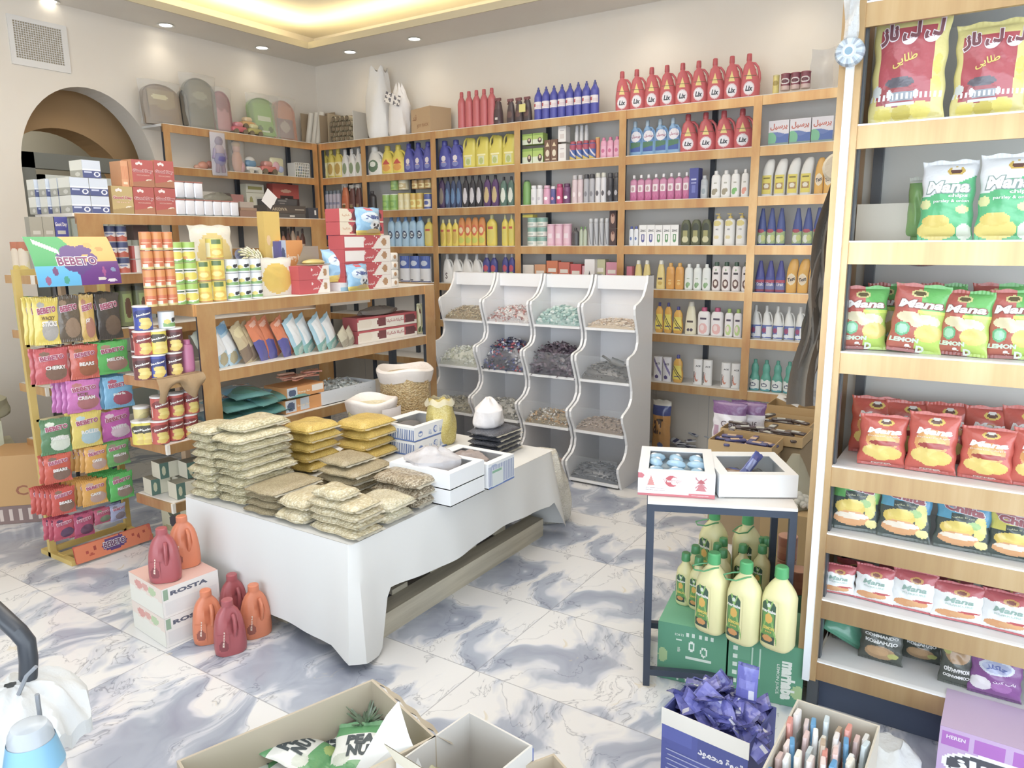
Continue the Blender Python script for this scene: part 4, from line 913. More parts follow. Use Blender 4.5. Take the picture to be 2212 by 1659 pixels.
wrow(3,949,989,3,474,yb_('#d9b63c'),'small yellow dish soap bottle','small yellow bottles')
wrow(3,989,1047,4,468,lambda w,h:bottle(w,h,w*.6,'dome','#e3923c','none',label=[('bg','#e9c93c'),('r',0,1,.55,1,'#dd8a3a'),('e',.5,.6,.42,.22,'#e0673c'),('e',.5,.6,.3,.12,'#f0d9a0'),('e',.5,.2,.42,.12,'#c9d04a')],lab=(.03,.88),lw=.97),'red and yellow dish soap refill','red and yellow refills')
wrow(3,1048,1070,1,464,yb_('#dfcf50'),'tall yellow soap bottle before the gap','tall yellow bottles'); wrow(3,1082,1110,2,464,yb_('#dfcf50'),'tall yellow soap bottle after the gap','tall yellow bottles')
zb3=LV[3]
for i,(yt,zz) in enumerate(((516,zb3),(499,zb3+.075),(484,zb3+.150))):
    wrow(3,1137,1179,2,yt,lambda w,h:can(w,.072,[('bg','#ece9df'),('r',0,1,.55,1,'#86b3a3'),('r',.3,.7,.15,.4,'#b9c4ba')],jar='#cfe0d6',name='cream_jar',cat='jar'),'teal-lidded cream jar, %s tier'%('bottom','middle','top')[i],'teal cream jars',z=zz)
wrow(3,1129,1152,1,478,lambda w,h:carton(w,.022,.07,side='#e8d840'),'flat yellow packet on the cream jars','packets',z=zb3+.226)
wrow(3,1180,1232,3,484,lambda w,h:bottle(w,h,w*.9,'tube','#ecb5c8','flat','#eec4d2',label=[('bg','#f0c3d2'),('r',.2,.8,.3,.6,'#f4dfe6')],lab=(.1,.9)),'rose pink cylinder tub','rose pink tubs')
wrow(3,1233,1249,1,492,lambda w,h:bottle(w,h,w*.7,'round','#4e4a4c','screw','#3a3638'),'small dark bottle near the green vials','bottles'); wrow(3,1250,1267,2,490,lambda w,h:bottle(w,h,w*.8,'round','#b9c2a8','screw','#6ba04c'),'small clear vial with green cap','green-capped vials')
wrow(3,1269,1315,4,472,lambda w,h:bottle(w*.9,h,w*.9,'aero','#bcbcc0','aero','#d2d2d4',label=[('bg','#c4c4c8'),('s',1,.6,.7,.12,'#85858c')],cat='can',name='spray_can',lab=(.05,.8)),'tall silver spray can on the third shelf','silver spray cans')
for i,(yt,zz) in enumerate(((494,zb3),(459,zb3+.13))): wrow(3,1317,1332,1,yt,lambda w,h:carton(w,.126,w*1.2,side='#3e2a2a',front=[('bg','#4a3030'),('e',.5,.55,.3,.3,'#c9a08c'),('e',.5,.75,.15,.1,'#7a4a3c')]),'%s dark box with a pale figure print'%('lower','upper')[i],'dark figure boxes',z=zz,d=.05)
wrow(3,1357,1378,2,489,lambda w,h:bottle(w,h,w*.6,'shampoo','#eceef2','flip','#4a59ae',label=[('bg','#eceef2'),('e',.5,.5,.25,.2,'#6f86c4')]),'white bottle with blue cap','white blue-capped bottles')
for j,(a,b_2,c) in enumerate(((1379,1413,'#5b5ea0'),(1413,1464,'#5f9a62'))):
    wrow(3,a,b_2,2+j,486,lambda w,h:carton(w,h,w*.8,side='#f2f0ee',front=[('bg','#f4f2f0'),('r',.3,.7,.22,.55,c),('e',.5,.25,.2,.1,c),('r',.42,.58,.28,.5,'#f4f2f0')],texts=(T('ZINC',.15,.85,.72,'#34363e',h=.10,bold=.03),)),'white box with %s shield'%('violet','green')[j],'white %s-shield boxes'%('violet','green')[j],d=.06)
wrow(3,1468,1534,3,473,lambda w,h:bottle(w,h,w*.6,'dome','#5d6142','none',label=[('bg','#5d6142'),('e',.5,.72,.4,.22,'#3f4538'),('r',.25,.75,.1,.6,'#a8a263'),('e',.5,.2,.4,.14,'#d5cfa2')],lab=(.06,.9)),'olive green shampoo bottle','olive shampoo bottles')
wrow(3,1536,1611,3,461,lambda w,h:bottle(w*.93,h,w*.6,'pump','#f0ede8',None,pump='#e0c254',label=[('bg','#f0ede8'),('e',.4,.88,.5,.12,'#e3d27e'),('r',.3,.7,.46,.48,'#5a544c'),('r',.35,.65,.08,.10,'#5a544c'),('e',.4,.28,.3,.08,'#ead9a0')],texts=(T('HS',.30,.62,.62,'#5f5c66',h=.07),),lab=(.05,.78)),'white pump bottle with gold pump','white pump bottles')
ub=lambda w,h:bottle(w,h,w*.6,'cone','#4a5a9c','none',label=[('bg','#4a5a9c'),('r',0,1,.05,.80,'#a8bd83'),('e',.4,.85,.4,.12,'#b94c62'),('e',.35,.35,.3,.25,'#e4e6dc'),('e',.7,.4,.25,.2,'#cfd480')],lab=(.02,.45),lw=.97)
wrow(3,1633,1694,3,450,ub,'dark blue tapered bleach bottle before the gap','dark blue bleach bottles'); wrow(3,1708,1776,3,449,ub,'dark blue tapered bleach bottle after the gap','dark blue bleach bottles')
# --- fourth shelf down
wrow(4,861,927,3,551,lambda w,h:bottle(w,h,w*.7,'tube','#f0f0f2','none',label=[('bg','#eeeef2'),('r',0,1,.52,1,'#4665bb'),('p',9,.25,.86,1,'#7590d4'),('e',.55,.72,.3,.1,'#cfdaf0'),('r',.1,.5,.06,.1,'#4a4e60'),('r',0,1,0,.035,'#39488c')],lab=(.0,.97),lw=.98,name='towel_pack',cat='pack',m=P_FOIL),'blue-topped white towel roll pack','towel roll packs',xo=-.0)
wj=lambda w,h:jug(w*1.1,h,w*.6,'#efeeec','#efeeec',[('bg','#efeeec')],(T('S',.3,.62,.42,'#5c4a48',h=.5,bold=.02),),lab=(.06,.5),lu=(-.34,.34))
wrow(4,954,1039,4,549,wj,'white jug with large letter','white letter jugs',d=.08)
nb=lambda w,h:bottle(w,h,w*.6,'round','#47499a','screw','#e6e2e6',label=[('bg','#47499a'),('e',.5,.7,.4,.18,'#d0506a'),('r',.15,.85,.05,.5,'#a9c46c'),('e',.5,.25,.25,.15,'#eef0e0')],lab=(.1,.7))
wrow(4,1041,1073,2,548,nb,'navy red-and-green-label bottle, left pair','navy red-label bottles'); wrow(4,1083,1111,2,547,nb,'navy red-and-green-label bottle, right pair','navy red-label bottles')
cols=[('#ece2d6','cream'),('#e2a070','tan orange'),('#dd7a4c','orange'),('#d97058','rust'),('#d85a5e','scarlet'),('#e8b8c4','pale pink'),('#ccc89a','khaki'),('#dd8fa6','dark pink')]
for i,(c,nm) in enumerate(cols):
    a=1129+i*25.6; wrow(4,a,a+24.5,1,(572,571,563,566,570,574,560,566)[i],lambda w,h:carton(w,h,.06,side=c,front=[('bg',c),('r',.15,.85,.55,.7,'#f0e6dc'),('e',.5,.3,.25,.2,'#c08a78')]),'small %s carton behind the sweet bins'%nm,'boxes',d=.06)
wrow(4,1262,1284,1,560,lambda w,h:carton(w,h,.05,side='#f0ebea',front=[('bg','#f0ebea'),('t',.5,.3,.2,.3,'#4a4650')]),'little white box with black triangle','boxes',z=LV[4],xo=-.02,d=.05)
wrow(4,1354,1366,1,575,lambda w,h:carton(w,h,.05,side='#d9788e'),'small rose box at the bay edge','boxes')
cw_=lambda w,h:bottle(w,h,w*.6,'taper','#ecd47e','big','#efece0',label=[('bg','#ecd682'),('r',.2,.8,.5,.62,'#5b4a4c'),('e',.5,.25,.3,.12,'#d9b44c')],lab=(.08,.6))
wrow(4,1367,1404,2,562,cw_,'pale yellow bottle with white cap','pale yellow bottles',total=3); wrow(4,1415,1435,1,562,cw_,'pale yellow bottle with white cap','pale yellow bottles',first=2,total=3)
wrow(4,1436,1475,2,568,lambda w,h:bottle(w,h,w*.55,'shampoo','#e5a23a','flip','#e8ae45',label=[('bg','#e5a23a'),('r',.3,.7,.45,.5,'#f2dba0'),('e',.5,.2,.25,.12,'#efc46a')]),'orange shampoo bottle','orange shampoo bottles')
wrow(4,1476,1533,3,570,lambda w,h:bottle(w,h,w*.55,'shampoo','#e6e9e4','flip','#eceeea',label=[('bg','#e9ece7'),('r',.3,.7,.5,.54,'#a3b89a'),('e',.4,.18,.25,.14,'#7fa870'),('e',.6,.22,.2,.1,'#93b884')],lab=(.05,.8)),'white aloe bottle with green leaves','white aloe bottles')
wrow(4,1534,1620,4,566,lambda w,h:bottle(w*.95,h,w*.6,'shampoo','#eee4e2','flip','#3d5c4a',label=[('bg','#efe6e4'),('r',.2,.8,.68,.76,'#3b3438'),('e',.5,.26,.4,.2,'#6b4a42'),('e',.5,.28,.22,.1,'#efe2d6'),('e',.5,.88,.1,.05,'#7fa86a')],lab=(.04,.82)),'white coconut bottle with dark green cap','white coconut bottles')
wrow(4,1628,1694,3,563,lambda w,h:bottle(w,h,w*.6,'cone','#4d4f9e','none',label=[('bg','#4d5ba8'),('r',0,1,.62,.80,'#c0506a'),('r',0,1,.12,.5,'#7a7fb4'),('r',0,1,0,.12,'#a84a60')],texts=(T('Tirak',.1,.9,.52,'#e6dfe8',h=.26,bold=.03,shear=.2),),lab=(.02,.48),lw=.97),'indigo tapered cleaner bottle','indigo cleaner bottles')
wrow(4,1695,1768,3,557,to,'amber angled-neck bleach bottle','amber bleach bottles')
# --- fifth shelf down
wrow(5,953,984,2,628,lambda w,h:bottle(w,h,w*.6,'shampoo','#eee6e4','flip','#efe9e6',label=[('bg','#efe8e6'),('e',.5,.7,.3,.12,'#c9505c'),('r',0,1,0,.3,'#c94a58'),('r',.25,.75,.42,.5,'#4a4448')]),'white red-based bottle by the sweet bins','red-based bottles')
ya=lambda w,h:bottle(w,h,w*.55,'belly','#e8ae35','screw','#4a4c9a',label=[('bg','#eedb48'),('s',.8,1,.95,.05,'#4a3c2c'),('s',.8,1,.75,.04,'#4a3c2c'),('r',.2,.8,.16,.24,'#4c4470')],lab=(.12,.62),lw=.85)
wrow(5,1412,1450,2,653,ya,'golden shampoo bottle with blue cap','golden shampoo bottles',total=3); wrow(5,1450,1473,1,662,ya,'golden shampoo bottle with blue cap','golden shampoo bottles',first=2,total=3)
wrow(5,1476,1502,1,651,lambda w,h:bottle(w,h,w*.6,'taper','#ebe3c2','big','#ece6d4',label=[('bg','#ebe3c4'),('r',.15,.85,.55,.66,'#54443c'),('e',.35,.15,.15,.08,'#4c4058'),('e',.68,.15,.15,.08,'#4c4058')],lab=(.06,.62)),'tall ivory bottle','bottles')
pk=lambda c,c2:(lambda w,h:bottle(w,h,w*.55,'shampoo','#efe9e8','flip',c,label=[('bg','#f0eae9'),('r',.2,.8,.66,.74,'#4c3c54'),('e',.5,.26,.4,.24,c2),('e',.42,.3,.2,.14,'#f3dcd8')],lab=(.04,.84)))
wrow(5,1503,1560,2,664,pk('#c84a7c','#ecb4b0'),'white lotion bottle with crimson cap','crimson-capped lotions'); wrow(5,1562,1601,2,667,pk('#a9c95a','#bcd684'),'white lotion bottle with lime cap','lime-capped lotions')
wrow(5,1618,1738,5,661,lambda w,h:jug(w*1.0,h,w*.7,'#eeede8','#eceae4',[('bg','#efeeea'),('r',0,1,0,1,'#5f74b8'),('r',.48,1,.1,.9,'#e9e9ec'),('e',.25,.6,.22,.2,'#a84a78'),('e',.3,.2,.3,.14,'#e9eef6')],lab=(.03,.42),lu=(-.46,.46),capw=.14),'ivory bleach jug with blue label','ivory bleach jugs',d=.08)
# --- lowest wall shelf
wrow(6,1409,1448,2,767,lambda w,h:bottle(w,h,w*.6,'tube','#efedf0','none',label=[('bg','#efedf2'),('s',.6,1,.9,.09,'#8b7fb8'),('e',.45,.15,.25,.08,'#5a4c88')],texts=(T('ACE',.3,.85,.72,'#2d2a3a',h=.08,bold=.03),),lab=(.03,.94)),'white bottle with violet swirl','violet-swirl bottles')
wrow(6,1449,1473,1,766,ya,'lone golden shampoo bottle','bottles')
ac=lambda w,h:bottle(w,h,w*.6,'tube','#efece8','none',label=[('bg','#f0edea'),('e',.45,.3,.28,.2,'#d98a70'),('e',.55,.36,.25,.18,'#f0edea'),('r',.02,.14,.05,.5,'#4a3a3a')],texts=(T('ACE',.3,.9,.74,'#2d2a2a',h=.07,bold=.03),),lab=(.03,.94))
wrow(6,1494,1536,2,773,ac,'white bottle with orange swirl, left pair','orange-swirl bottles'); wrow(6,1554,1598,2,781,ac,'white bottle with orange swirl, right pair','orange-swirl bottles')
wrow(6,1615,1739,5,779,lambda w,h:bottle(w*.95,h,w*.6,'teal','#4fa791','screw','#3f9a84',label=[('bg','#4fa791'),('w',.85,.05,11,0,'#e3e8e4'),('e',.4,.45,.3,.16,'#3c4468'),('e',.4,.45,.2,.09,'#e8ece8'),('w',.12,.03,9,1,'#4f9fae')],lab=(.02,.42),lw=.97),'teal ridged bottle','teal bottles')
# big orange bag on the floor in front of the wall
p=onz(1422,977,0); k=pouch(.15,.40,.09,[('bg','#e2a14a'),('r',0,1,.70,1,'#4a5aa0'),('r',0,1,.90,1,'#ece6d8'),('e',.5,.62,.2,.03,'#5a4a3c'),('e',.5,.12,.16,.06,'#6f7aa8')],(T('an',.1,.6,.48,'#5c4030',shear=.2),),name='product_bag',cat='bag',crimp=.03); k.put((p.x+.05,p.y,.001),-PI/2,'orange and blue bag standing on the floor beside the sweet bins')
# ================================================================ toys on the corner shelving (left wall)
SHY=YF+.03
def leftp(px,L,yo=.1): return Vector((xat(px,YF+yo,LV[L]),YF+yo,LV[L]+.001))
M_CLEAR=printed(.12,.4,30,alpha=.28)
def wrap(w,h,d,parent):
    b=MB(); n=14; rings=[[ (w/2*1.08*math.cos(2*PI*j/n)*(1+.06*math.sin(j*3+q)),d/2*1.15*math.sin(2*PI*j/n)*(1+.08*math.sin(j*5+q*2)),h*1.06*q/6) for j in range(n)] for q in range(7)]
    b.ring_stack(rings,lambda k,j:lin('#e8e6e0')); b.build('plastic_wrap',M_CLEAR,parent)
def board(px0,px1,ytop,c,c2,label,name,cat,lean=.25,yo=.12,face=None,wrapit=True,rise=.7):
    p0=leftp(px0,0,yo); p1=leftp(px1,0,yo); w=abs(p1.x-p0.x); h=zat(ytop,(p0.x+p1.x)/2,YF+yo)-LV[0]
    t=thing(name,label,cat,((p0.x+p1.x)/2,YF+yo,LV[0]+.002))
    b=MB(); pts=[]
    for k in range(17):
        a=PI*k/16; pts.append((w/2*math.cos(a)*1.0,h*rise+(h*(1-rise))*math.sin(a)))
    pts=[(w/2,0)]+pts+[(-w/2,0)]
    rings=[[ (x*(1-s_),yy+lean*.35*z, z*(1-s_*.5)+.0) for x,z in pts] for yy,s_ in ((-.02,.06),(-.035,0),(.0,0))]
    b.ring_stack(rings,lambda k,j:lin(c)); b.build('body',P_PLAST,t)
    b=MB(); f=paint(face or [('bg',c2),('e',.5,.7,.35,.12,'#dcd08c')])
    b.grid(lambda u,v:((u-.5)*w*.72,-.037+lean*.35*h*(.08+.78*v),h*(.08+.78*v)-.01*(u-.5)**2*0),16,20,f); b.build('printed_front',P_PLAST,t)
    if wrapit: wrap(w,h,.12,t)
    return t
board(310,390,183,'#8e6f4c','#a98e5e','brown rounded toy board in clear wrap at the left end of the toy shelf','toy_board','toy',face=[('bg','#a48a5c'),('e',.45,.78,.32,.08,'#e0d59a'),('w',.45,.05,8,0,'#8a6a48'),('r',.2,.8,.05,.18,'#7e5f44')])
board(400,468,170,'#76705a','#85806a','large grey-green backpack wrapped in crinkled clear plastic','backpack','bag',lean=.15,face=[('bg','#857e66'),('w',.5,.06,9,0,'#6a644e'),('e',.5,.75,.3,.1,'#a39c7e')])
board(390,408,196,'#6a6258','#5e574c','narrow dark toy squeezed left of the grey-green backpack','toy','toy',face=[('bg','#5e574c')],wrapit=False)
board(462,500,197,'#b0525c','#a8505c','red toy case standing right of the backpack','toy_case','toy',face=[('bg','#9c4a55'),('w',.6,.05,12,0,'#c87a80')])
board(540,602,212,'#8fb84a','#9ccc54','lime green car-shaped toy case leaning on the wall','toy_car_case','toy',lean=.35,face=[('bg','#94c452'),('r',.2,.8,.45,.62,'#dfe8c0'),('e',.25,.2,.12,.08,'#5f7f3a'),('e',.75,.2,.12,.08,'#5f7f3a'),('r',.3,.7,.1,.14,'#e6efd0')])
board(590,638,218,'#d98a62','#a88a7a','orange rounded toy board right of the green car','toy_board','toy',face=[('bg','#a08078'),('r',0,1,.62,1,'#dd9066'),('e',.5,.35,.3,.18,'#c8b4a4')])
def toycar(t,x,z,s,c,c2):
    b=MB(); b.bbox(x-.055*s,x+.055*s,-.03*s,.03*s,z+.018*s,z+.05*s,c,.01); b.build('car_body',P_PLAST,t)
    b=MB(); b.bbox(x-.03*s,x+.03*s,-.026*s,.026*s,z+.05*s,z+.08*s,c2,.012); b.build('cabin',P_PLAST,t)
    for dx in (-.035,.035):
        b=MB(); b.tube([(x+dx*s,-.036*s,z+.018*s),(x+dx*s,.036*s,z+.018*s)],.018*s,'#7a6a50',14); b.build('wheel',P_PLAST,t)
for px,c,c2,z,lab in ((515,'#d4606c','#dd8a92',.03,'pink toy car between the red case and yellow toys'),(536,'#d9a45c','#e2c79a',.06,'amber toy car, upper of the two small cars'),(548,'#b8ae5a','#d9d29a',.0,'olive toy car, lower of the two small cars')):
    p=leftp(px,0,.08 if z<.05 else .12); t=thing('toy_car',lab,'toy',p); toycar(t,0,z if z>.04 else 0,1.3,c,c2)
# second toy shelf
p=leftp(474,1,-.02)
t=thing('doll_pack','boxed toy figure in blue and purple clothes hanging at the shelf front','toy',(p.x,YF-.03,LV[1]-.04))
b=MB(); b.box(-.07,.07,.004,.010,0,.34,'#dcd6dc'); b.build('backing_card',P_CARD,t,smooth=False)
b=MB(); b.ell((0,-.01,.27),(.035,.03,.04),'#7a6a86'); b.ell((0,-.01,.20),(.045,.03,.05),'#b9a0a8'); b.ell((0,-.012,.13),(.055,.035,.06),'#5f5aa0'); b.tube([(-.02,-.01,.1),(-.03,-.01,.02)],.018,'#8a6480',8); b.tube([(.02,-.01,.1),(.03,-.01,.02)],.018,'#8a6480',8); b.tube([(-.045,-.01,.21),(-.06,-.01,.13)],.012,'#9a86b0',8); b.tube([(.045,-.01,.21),(.06,-.01,.13)],.012,'#9a86b0',8); b.build('doll',P_PLAST,t)
b=MB(); b.grid(lambda u,v:((u-.5)*.15,-.045*math.sin(PI*u)**.6*math.sin(PI*(.05+.9*v))**.4,.36*v-.01),10,14,lambda u,v:lin('#e6e0ea')); b.build('plastic_wrap',M_CLEAR,t)
p=leftp(514,1,.06); t=thing('doll','peach and pink wrapped doll beside the purple figure pack','toy',p)
b=MB(); b.ell((0,0,.20),(.035,.03,.042),'#e0a48c'); b.ell((0,0,.235),(.04,.035,.03),'#d9b07c'); b.ell((0,0,.09),(.05,.035,.1),'#e3a080'); b.ell((.045,0,.05),(.03,.03,.05),'#e29aa8'); b.build('doll_body',P_PLAST,t); wrap(.14,.25,.09,t)
p=leftp(440,1,.08); t=thing('toy_figure','small salmon toy lying at the left of the second toy shelf','toy',p); b=MB(); b.ell((0,0,.035),(.05,.03,.035),'#e0987c'); b.ell((.06,0,.05),(.03,.025,.03),'#d98a76'); b.ell((-.06,0,.02),(.03,.02,.02),'#e2a88c'); b.build('body',P_PLAST,t)
p=leftp(548,1,.08); t=thing('toy_truck','blue and white toy truck on the second toy shelf','toy',p); b=MB(); b.bbox(-.09,.06,-.035,.035,.03,.06,'#ece8e2',.008); b.build('chassis',P_PLAST,t); b=MB(); b.bbox(-.085,.02,-.034,.034,.06,.115,'#6f9cc0',.015); b.build('cargo_body',P_PLAST,t); b=MB(); b.ell((-.03,0,.12),(.05,.03,.03),'#e6e2dc'); b.build('dome',P_PLAST,t)
for dx in(-.05,.04): b=MB(); b.tube([(dx,-.045,.022),(dx,.045,.022)],.022,'#d8d2c4',14); b.build('wheel',P_PLAST,t)
p=leftp(577,1,.08); t=thing('toy_car','coral red toy car behind the blue truck','toy',p); toycar(t,0,0,1.5,'#dd7468','#e39a8c')
p=leftp(600,1,.07); t=thing('toy_tray','pastel yellow toy tray with pink and blue shapes','toy',p); b=MB(); b.bbox(-.075,.075,-.01,.03,0,.16,'#e8e2b8',.02); b.build('tray',P_PLAST,t); b=MB(); b.ell((-.02,-.012,.08),(.04,.012,.045),'#e8b4c0'); b.ell((.03,-.012,.06),(.035,.012,.03),'#b4bde0'); b.build('shapes',P_PLAST,t)
p=leftp(646,1,.07); t=thing('lattice_basket','small white lattice basket at the right end of the toy shelf','basket',p); b=MB(); W_,H_=.17,.13
for k in range(9): x=-W_/2+W_*k/8; b.box(x-.003,x+.003,-.055,-.050,0,H_,'#f0ece4')
for k in range(6): z=H_*k/5; b.box(-W_/2,W_/2,-.056,-.051,z-.003,z+.003,'#f0ece4')
b.box(-W_/2,W_/2,.05,.053,0,H_,'#e6e2da'); b.box(-W_/2,-W_/2+.004,-.05,.05,0,H_,'#e6e2da'); b.box(W_/2-.004,W_/2,-.05,.05,0,H_,'#e6e2da'); b.box(-W_/2,W_/2,-.05,.05,0,.004,'#e6e2da'); b.build('basket_body',P_PLAST,t,smooth=False)
b=MB(); b.ell((0,-.02,.065),(.022,.02,.045),'#6c9cc4'); b.ell((-.04,-.01,.04),(.03,.03,.03),'#a8c47a'); b.ell((.04,-.01,.035),(.03,.03,.03),'#b0b884'); tag(b.build('toy_pieces',P_PLAST,None,loc=p),'blue and green toy pieces inside the white lattice basket','toy')
# third shelf of the corner: flat games and boxes
def lbox(px0,px1,ytop,L,c,label,front=None,texts=(),yo=.1,z=None,d=.08,name='box',cat='box'):
    zz=(LV[L] if z is None else z)+.001; xa=xat(px0,YF+yo,zz); xb=xat(px1,YF+yo,zz); h=zat(ytop,(xa+xb)/2,YF+yo)-zz
    carton(xb-xa,h,d,side=c,front=front,texts=texts,name=name,cat=cat).put(((xa+xb)/2,YF+yo+d/2,zz),0,label); return zz+h+.001
lbox(440,478,414,2,'#ded8cc','cream card box under clear sacks on the corner shelf'); lbox(480,500,417,2,'#6a5a52','dark brown box next to the cream card box'); lbox(502,528,420,2,'#c98a84','dusty pink box on the corner shelf')
lbox(535,573,398,2,'#e3e2cc','white and olive tool box standing upright on the corner shelf',[('bg','#e6e6d6'),('r',.1,.9,.80,.92,'#a8a45c'),('r',0,1,.68,.70,'#8a8658'),('e',.25,.3,.1,.25,'#b0ac6c'),('r',.5,.9,.1,.55,'#d4d6cc')])
lbox(592,648,398,2,'#c94f44','red and dark coconut-print box on the corner shelf',[('bg','#4a3532'),('r',0,1,.5,1,'#cc5347'),('r',.28,.78,0,.6,'#3f2c2b'),('e',.62,.2,.15,.14,'#c9a88c'),('e',.5,.42,.05,.08,'#e8dcd4'),('e',.5,.75,.2,.06,'#e8b89a')])
p=leftp(480,2,.06); o=blob_bag('clear_sack','low crumpled grey clear sack on the corner shelf','bag',(p.x,p.y+.04,LV[2]+.075),.13,.05,.07,'#b9b8a8',0,9,printed(.2,.5,25,alpha=.6),ptop=.6)
# ================================================================ on the tall gondola
Z2=L2[0]+.001; Y2=4.50
cofF=[('bg','#cfd6e2'),('r',0,1,0,.42,'#4a5489'),('r',0,1,.42,.5,'#e6e8ec'),('e',.78,.22,.17,.15,'#e4e6ee'),('e',.78,.22,.10,.09,'#4a5489'),('r',.08,.5,.28,.36,'#c4cae0')]
cofS=[('bg','#ece9dc'),('r',0,1,0,.42,'#b0ad9e'),('e',.6,.2,.2,.12,'#d6d3c8')]
xa=2.40
pw=xat(200,Y2+.02,Z2)-xat(158,Y2+.02,Z2); h1=(zat(383,xat(200,Y2,Z2),Y2)-Z2)/2
KC=carton(pw*.97,h1*.98,.13,side='#e3e3e0',front=cofF,left=cofS,top='#f0efe8',name='coffee_box')
KC2=carton(pw*.97,h1*.98,.085,side='#e3e3e0',front=cofF,left=cofS,top='#f0efe8',name='coffee_box')
x0=xat(158,Y2+.02,Z2)
wh=('bottom','second')
for lv in range(2):
    for i in range(2): KC.put((x0+pw*(i+.5),Y2+.09,Z2+h1*lv),0,'white and navy coffee box, %s tier, %s column at the front'%(wh[lv],('left','right')[i]),'front coffee boxes')
KC.put((x0+pw*1.2,Y2+.09,Z2+h1*2),.03,'lone white and navy coffee box topping the stack','front coffee boxes')
for lv in range(2):
    for j in range(3): KC2.put((x0+pw*.5-.02*j,Y2+.21+j*.092,Z2+h1*lv),0,'white coffee box seen from its end, %s tier, %s from the front'%(wh[lv],ORD[j+1]),'rear coffee boxes')
gd=lambda c,c2:[('bg',c),('e',.78,.16,.22,.14,'#e9e0cc'),('e',.80,.20,.16,.05,'#c9a888'),('r',0,1,0,.05,c2),('e',.25,.85,.06,.05,'#efe2e0'),('e',.35,.88,.06,.05,'#efe2e0'),('e',.45,.85,.06,.05,'#efe2e0'),('h',.16,.12,c2)]
def gday(a,b_,yb,yt,z,c,c2,lab,side,y=Y2+.05,d=.11,sub='MOCACINNO'):
    xa=xat(a,y,z); xb=xat(b_,y,z); h=zat(yt,(xa+xb)/2,y)-z
    k=carton(xb-xa-.002,h-.001,d,side=side,front=gd(c,c2),texts=(T('Good Day',.05,.95,.58,'#b8484c',h=.14,bold=.04,outline='#f4ebe6'),T(sub,.2,.8,.43,'#e0b4a4',h=.045)),name='drink_sachet_box')
    k.put(((xa+xb)/2,y+d/2,z),0,lab,'coffee sachet boxes'); return z+h
zt=gday(245,291,0,402,Z2,'#c2a768','#a88c52','tan coffee sachet box beside the red ones','#c9a46c',sub='3in1')
zt=gday(292,337,0,404,Z2,'#b9524c','#b0704c','red coffee sachet box, lower left of four','#cf7a52')
gday(338,383,0,405,Z2,'#b9524c','#b0704c','red coffee sachet box, lower right of four','#cf7a52')
gday(288,335,0,345,zt+.001,'#bd554f','#b0704c','red coffee sachet box, upper left of four','#e0a06a'); gday(336,379,0,347,zt+.001,'#bd554f','#b0704c','red coffee sachet box, upper right of four','#e0a06a')
xa=xat(264,Y2+.14,zt); 
for i in range(2): carton(.045,.155,.12,side='#e2a06c',front=[('bg','#e0a070'),('r',.2,.8,.1,.2,'#efd9b8'),('p',5,.5,.3,.8,'#d98a5a')],name='drink_sachet_box').put((xa-.01+.05*i,Y2+.14,Z2+.165),0,'orange-sided sachet box behind the tan box, %s of two'%('left','right')[i],'orange sachet boxes')
carton(.13,.164,.09,side='#c9a46c',name='drink_sachet_box').put((xat(272,Y2+.2,Z2),Y2+.215,Z2),0,'plain tan box supporting the orange-sided sachet boxes','plain sachet boxes')
def packs(a,b_,n,yt,z,lab,y=Y2+.04):
    xa=xat(a,y,z); xb=xat(b_,y,z); w=(xb-xa)/n; h=zat(yt,(xa+xb)/2,y)-z
    k=Kit('tissue_pack','pack'); bb=MB(); bb.bbox(-w*.48,w*.48,-.04,.04,.006,h-.006,'#dfe0e8',.006); k.add('body',bb,P_FOIL); bb=MB(); bb.box(-w*.48,w*.48,-.04,.04,h-.008,h,'#a86a5c'); k.add('top_band',bb,P_CARD); bb=MB(); bb.box(-w*.47,w*.47,-.04,.04,0,.007,'#6a7470'); k.add('bottom_band',bb,P_CARD)
    for i in range(n): k.put((xa+w*(i+.5),y+.04,z),0,lab%ORD[i],'white packs on the tall shelving')
    return z+h+.001
zz=packs(383,518,7,432,Z2,'white wrapped pack, %s from left in the lower row of seven'); packs(381,441,3,392,zz,'white wrapped pack, %s from left in the upper row of three')
def gbox(px0,px1,yb,yt,z,y,d,c,label,front=None,texts=(),name='box',rz=0,**k):
    xa=xat(px0,y,z); xb=xat(px1,y,z); h=zat(yt,(xa+xb)/2,y)-z
    carton(xb-xa,h,d,side=c,front=front,texts=texts,name=name,**k).put(((xa+xb)/2,y+d/2,z),rz,label); return z+h+.001
z=gbox(519,562,0,455,Z2,Y2+.05,.1,'#8a6450','flat brown game box right of the white packs'); z=gbox(520,555,0,449,z,Y2+.06,.1,'#9c7a60','flat tan game box on the brown one'); gbox(519,548,0,436,z,Y2+.06,.1,'#a8988a','flat grey game box topping the brown stack')
z=gbox(572,660,0,461,Z2,Y2+.08,.16,'#4c4642','wide dark box at the bottom of the board game stack',[('bg','#4a4440'),('r',.6,.72,.3,.6,'#c9c2b8')])
z=gbox(578,661,0,444,z,Y2+.08,.16,'#4a3f38','dark brown game box with gold lettering in the stack',[('bg','#463a32'),('r',.7,.95,.45,.6,'#a89c8c')],(T('AKIDIVA',.12,.5,.5,'#b9a78a',h=.4),))
z=gbox(583,642,0,430,z,Y2+.09,.14,'#3c3838','black game box with small print atop the stack',[('bg','#3e3a3a'),('r',0,.18,.1,.9,'#a89a8c'),('r',.3,.6,.6,.72,'#8a8480'),('r',.35,.55,.3,.4,'#7a7470')])
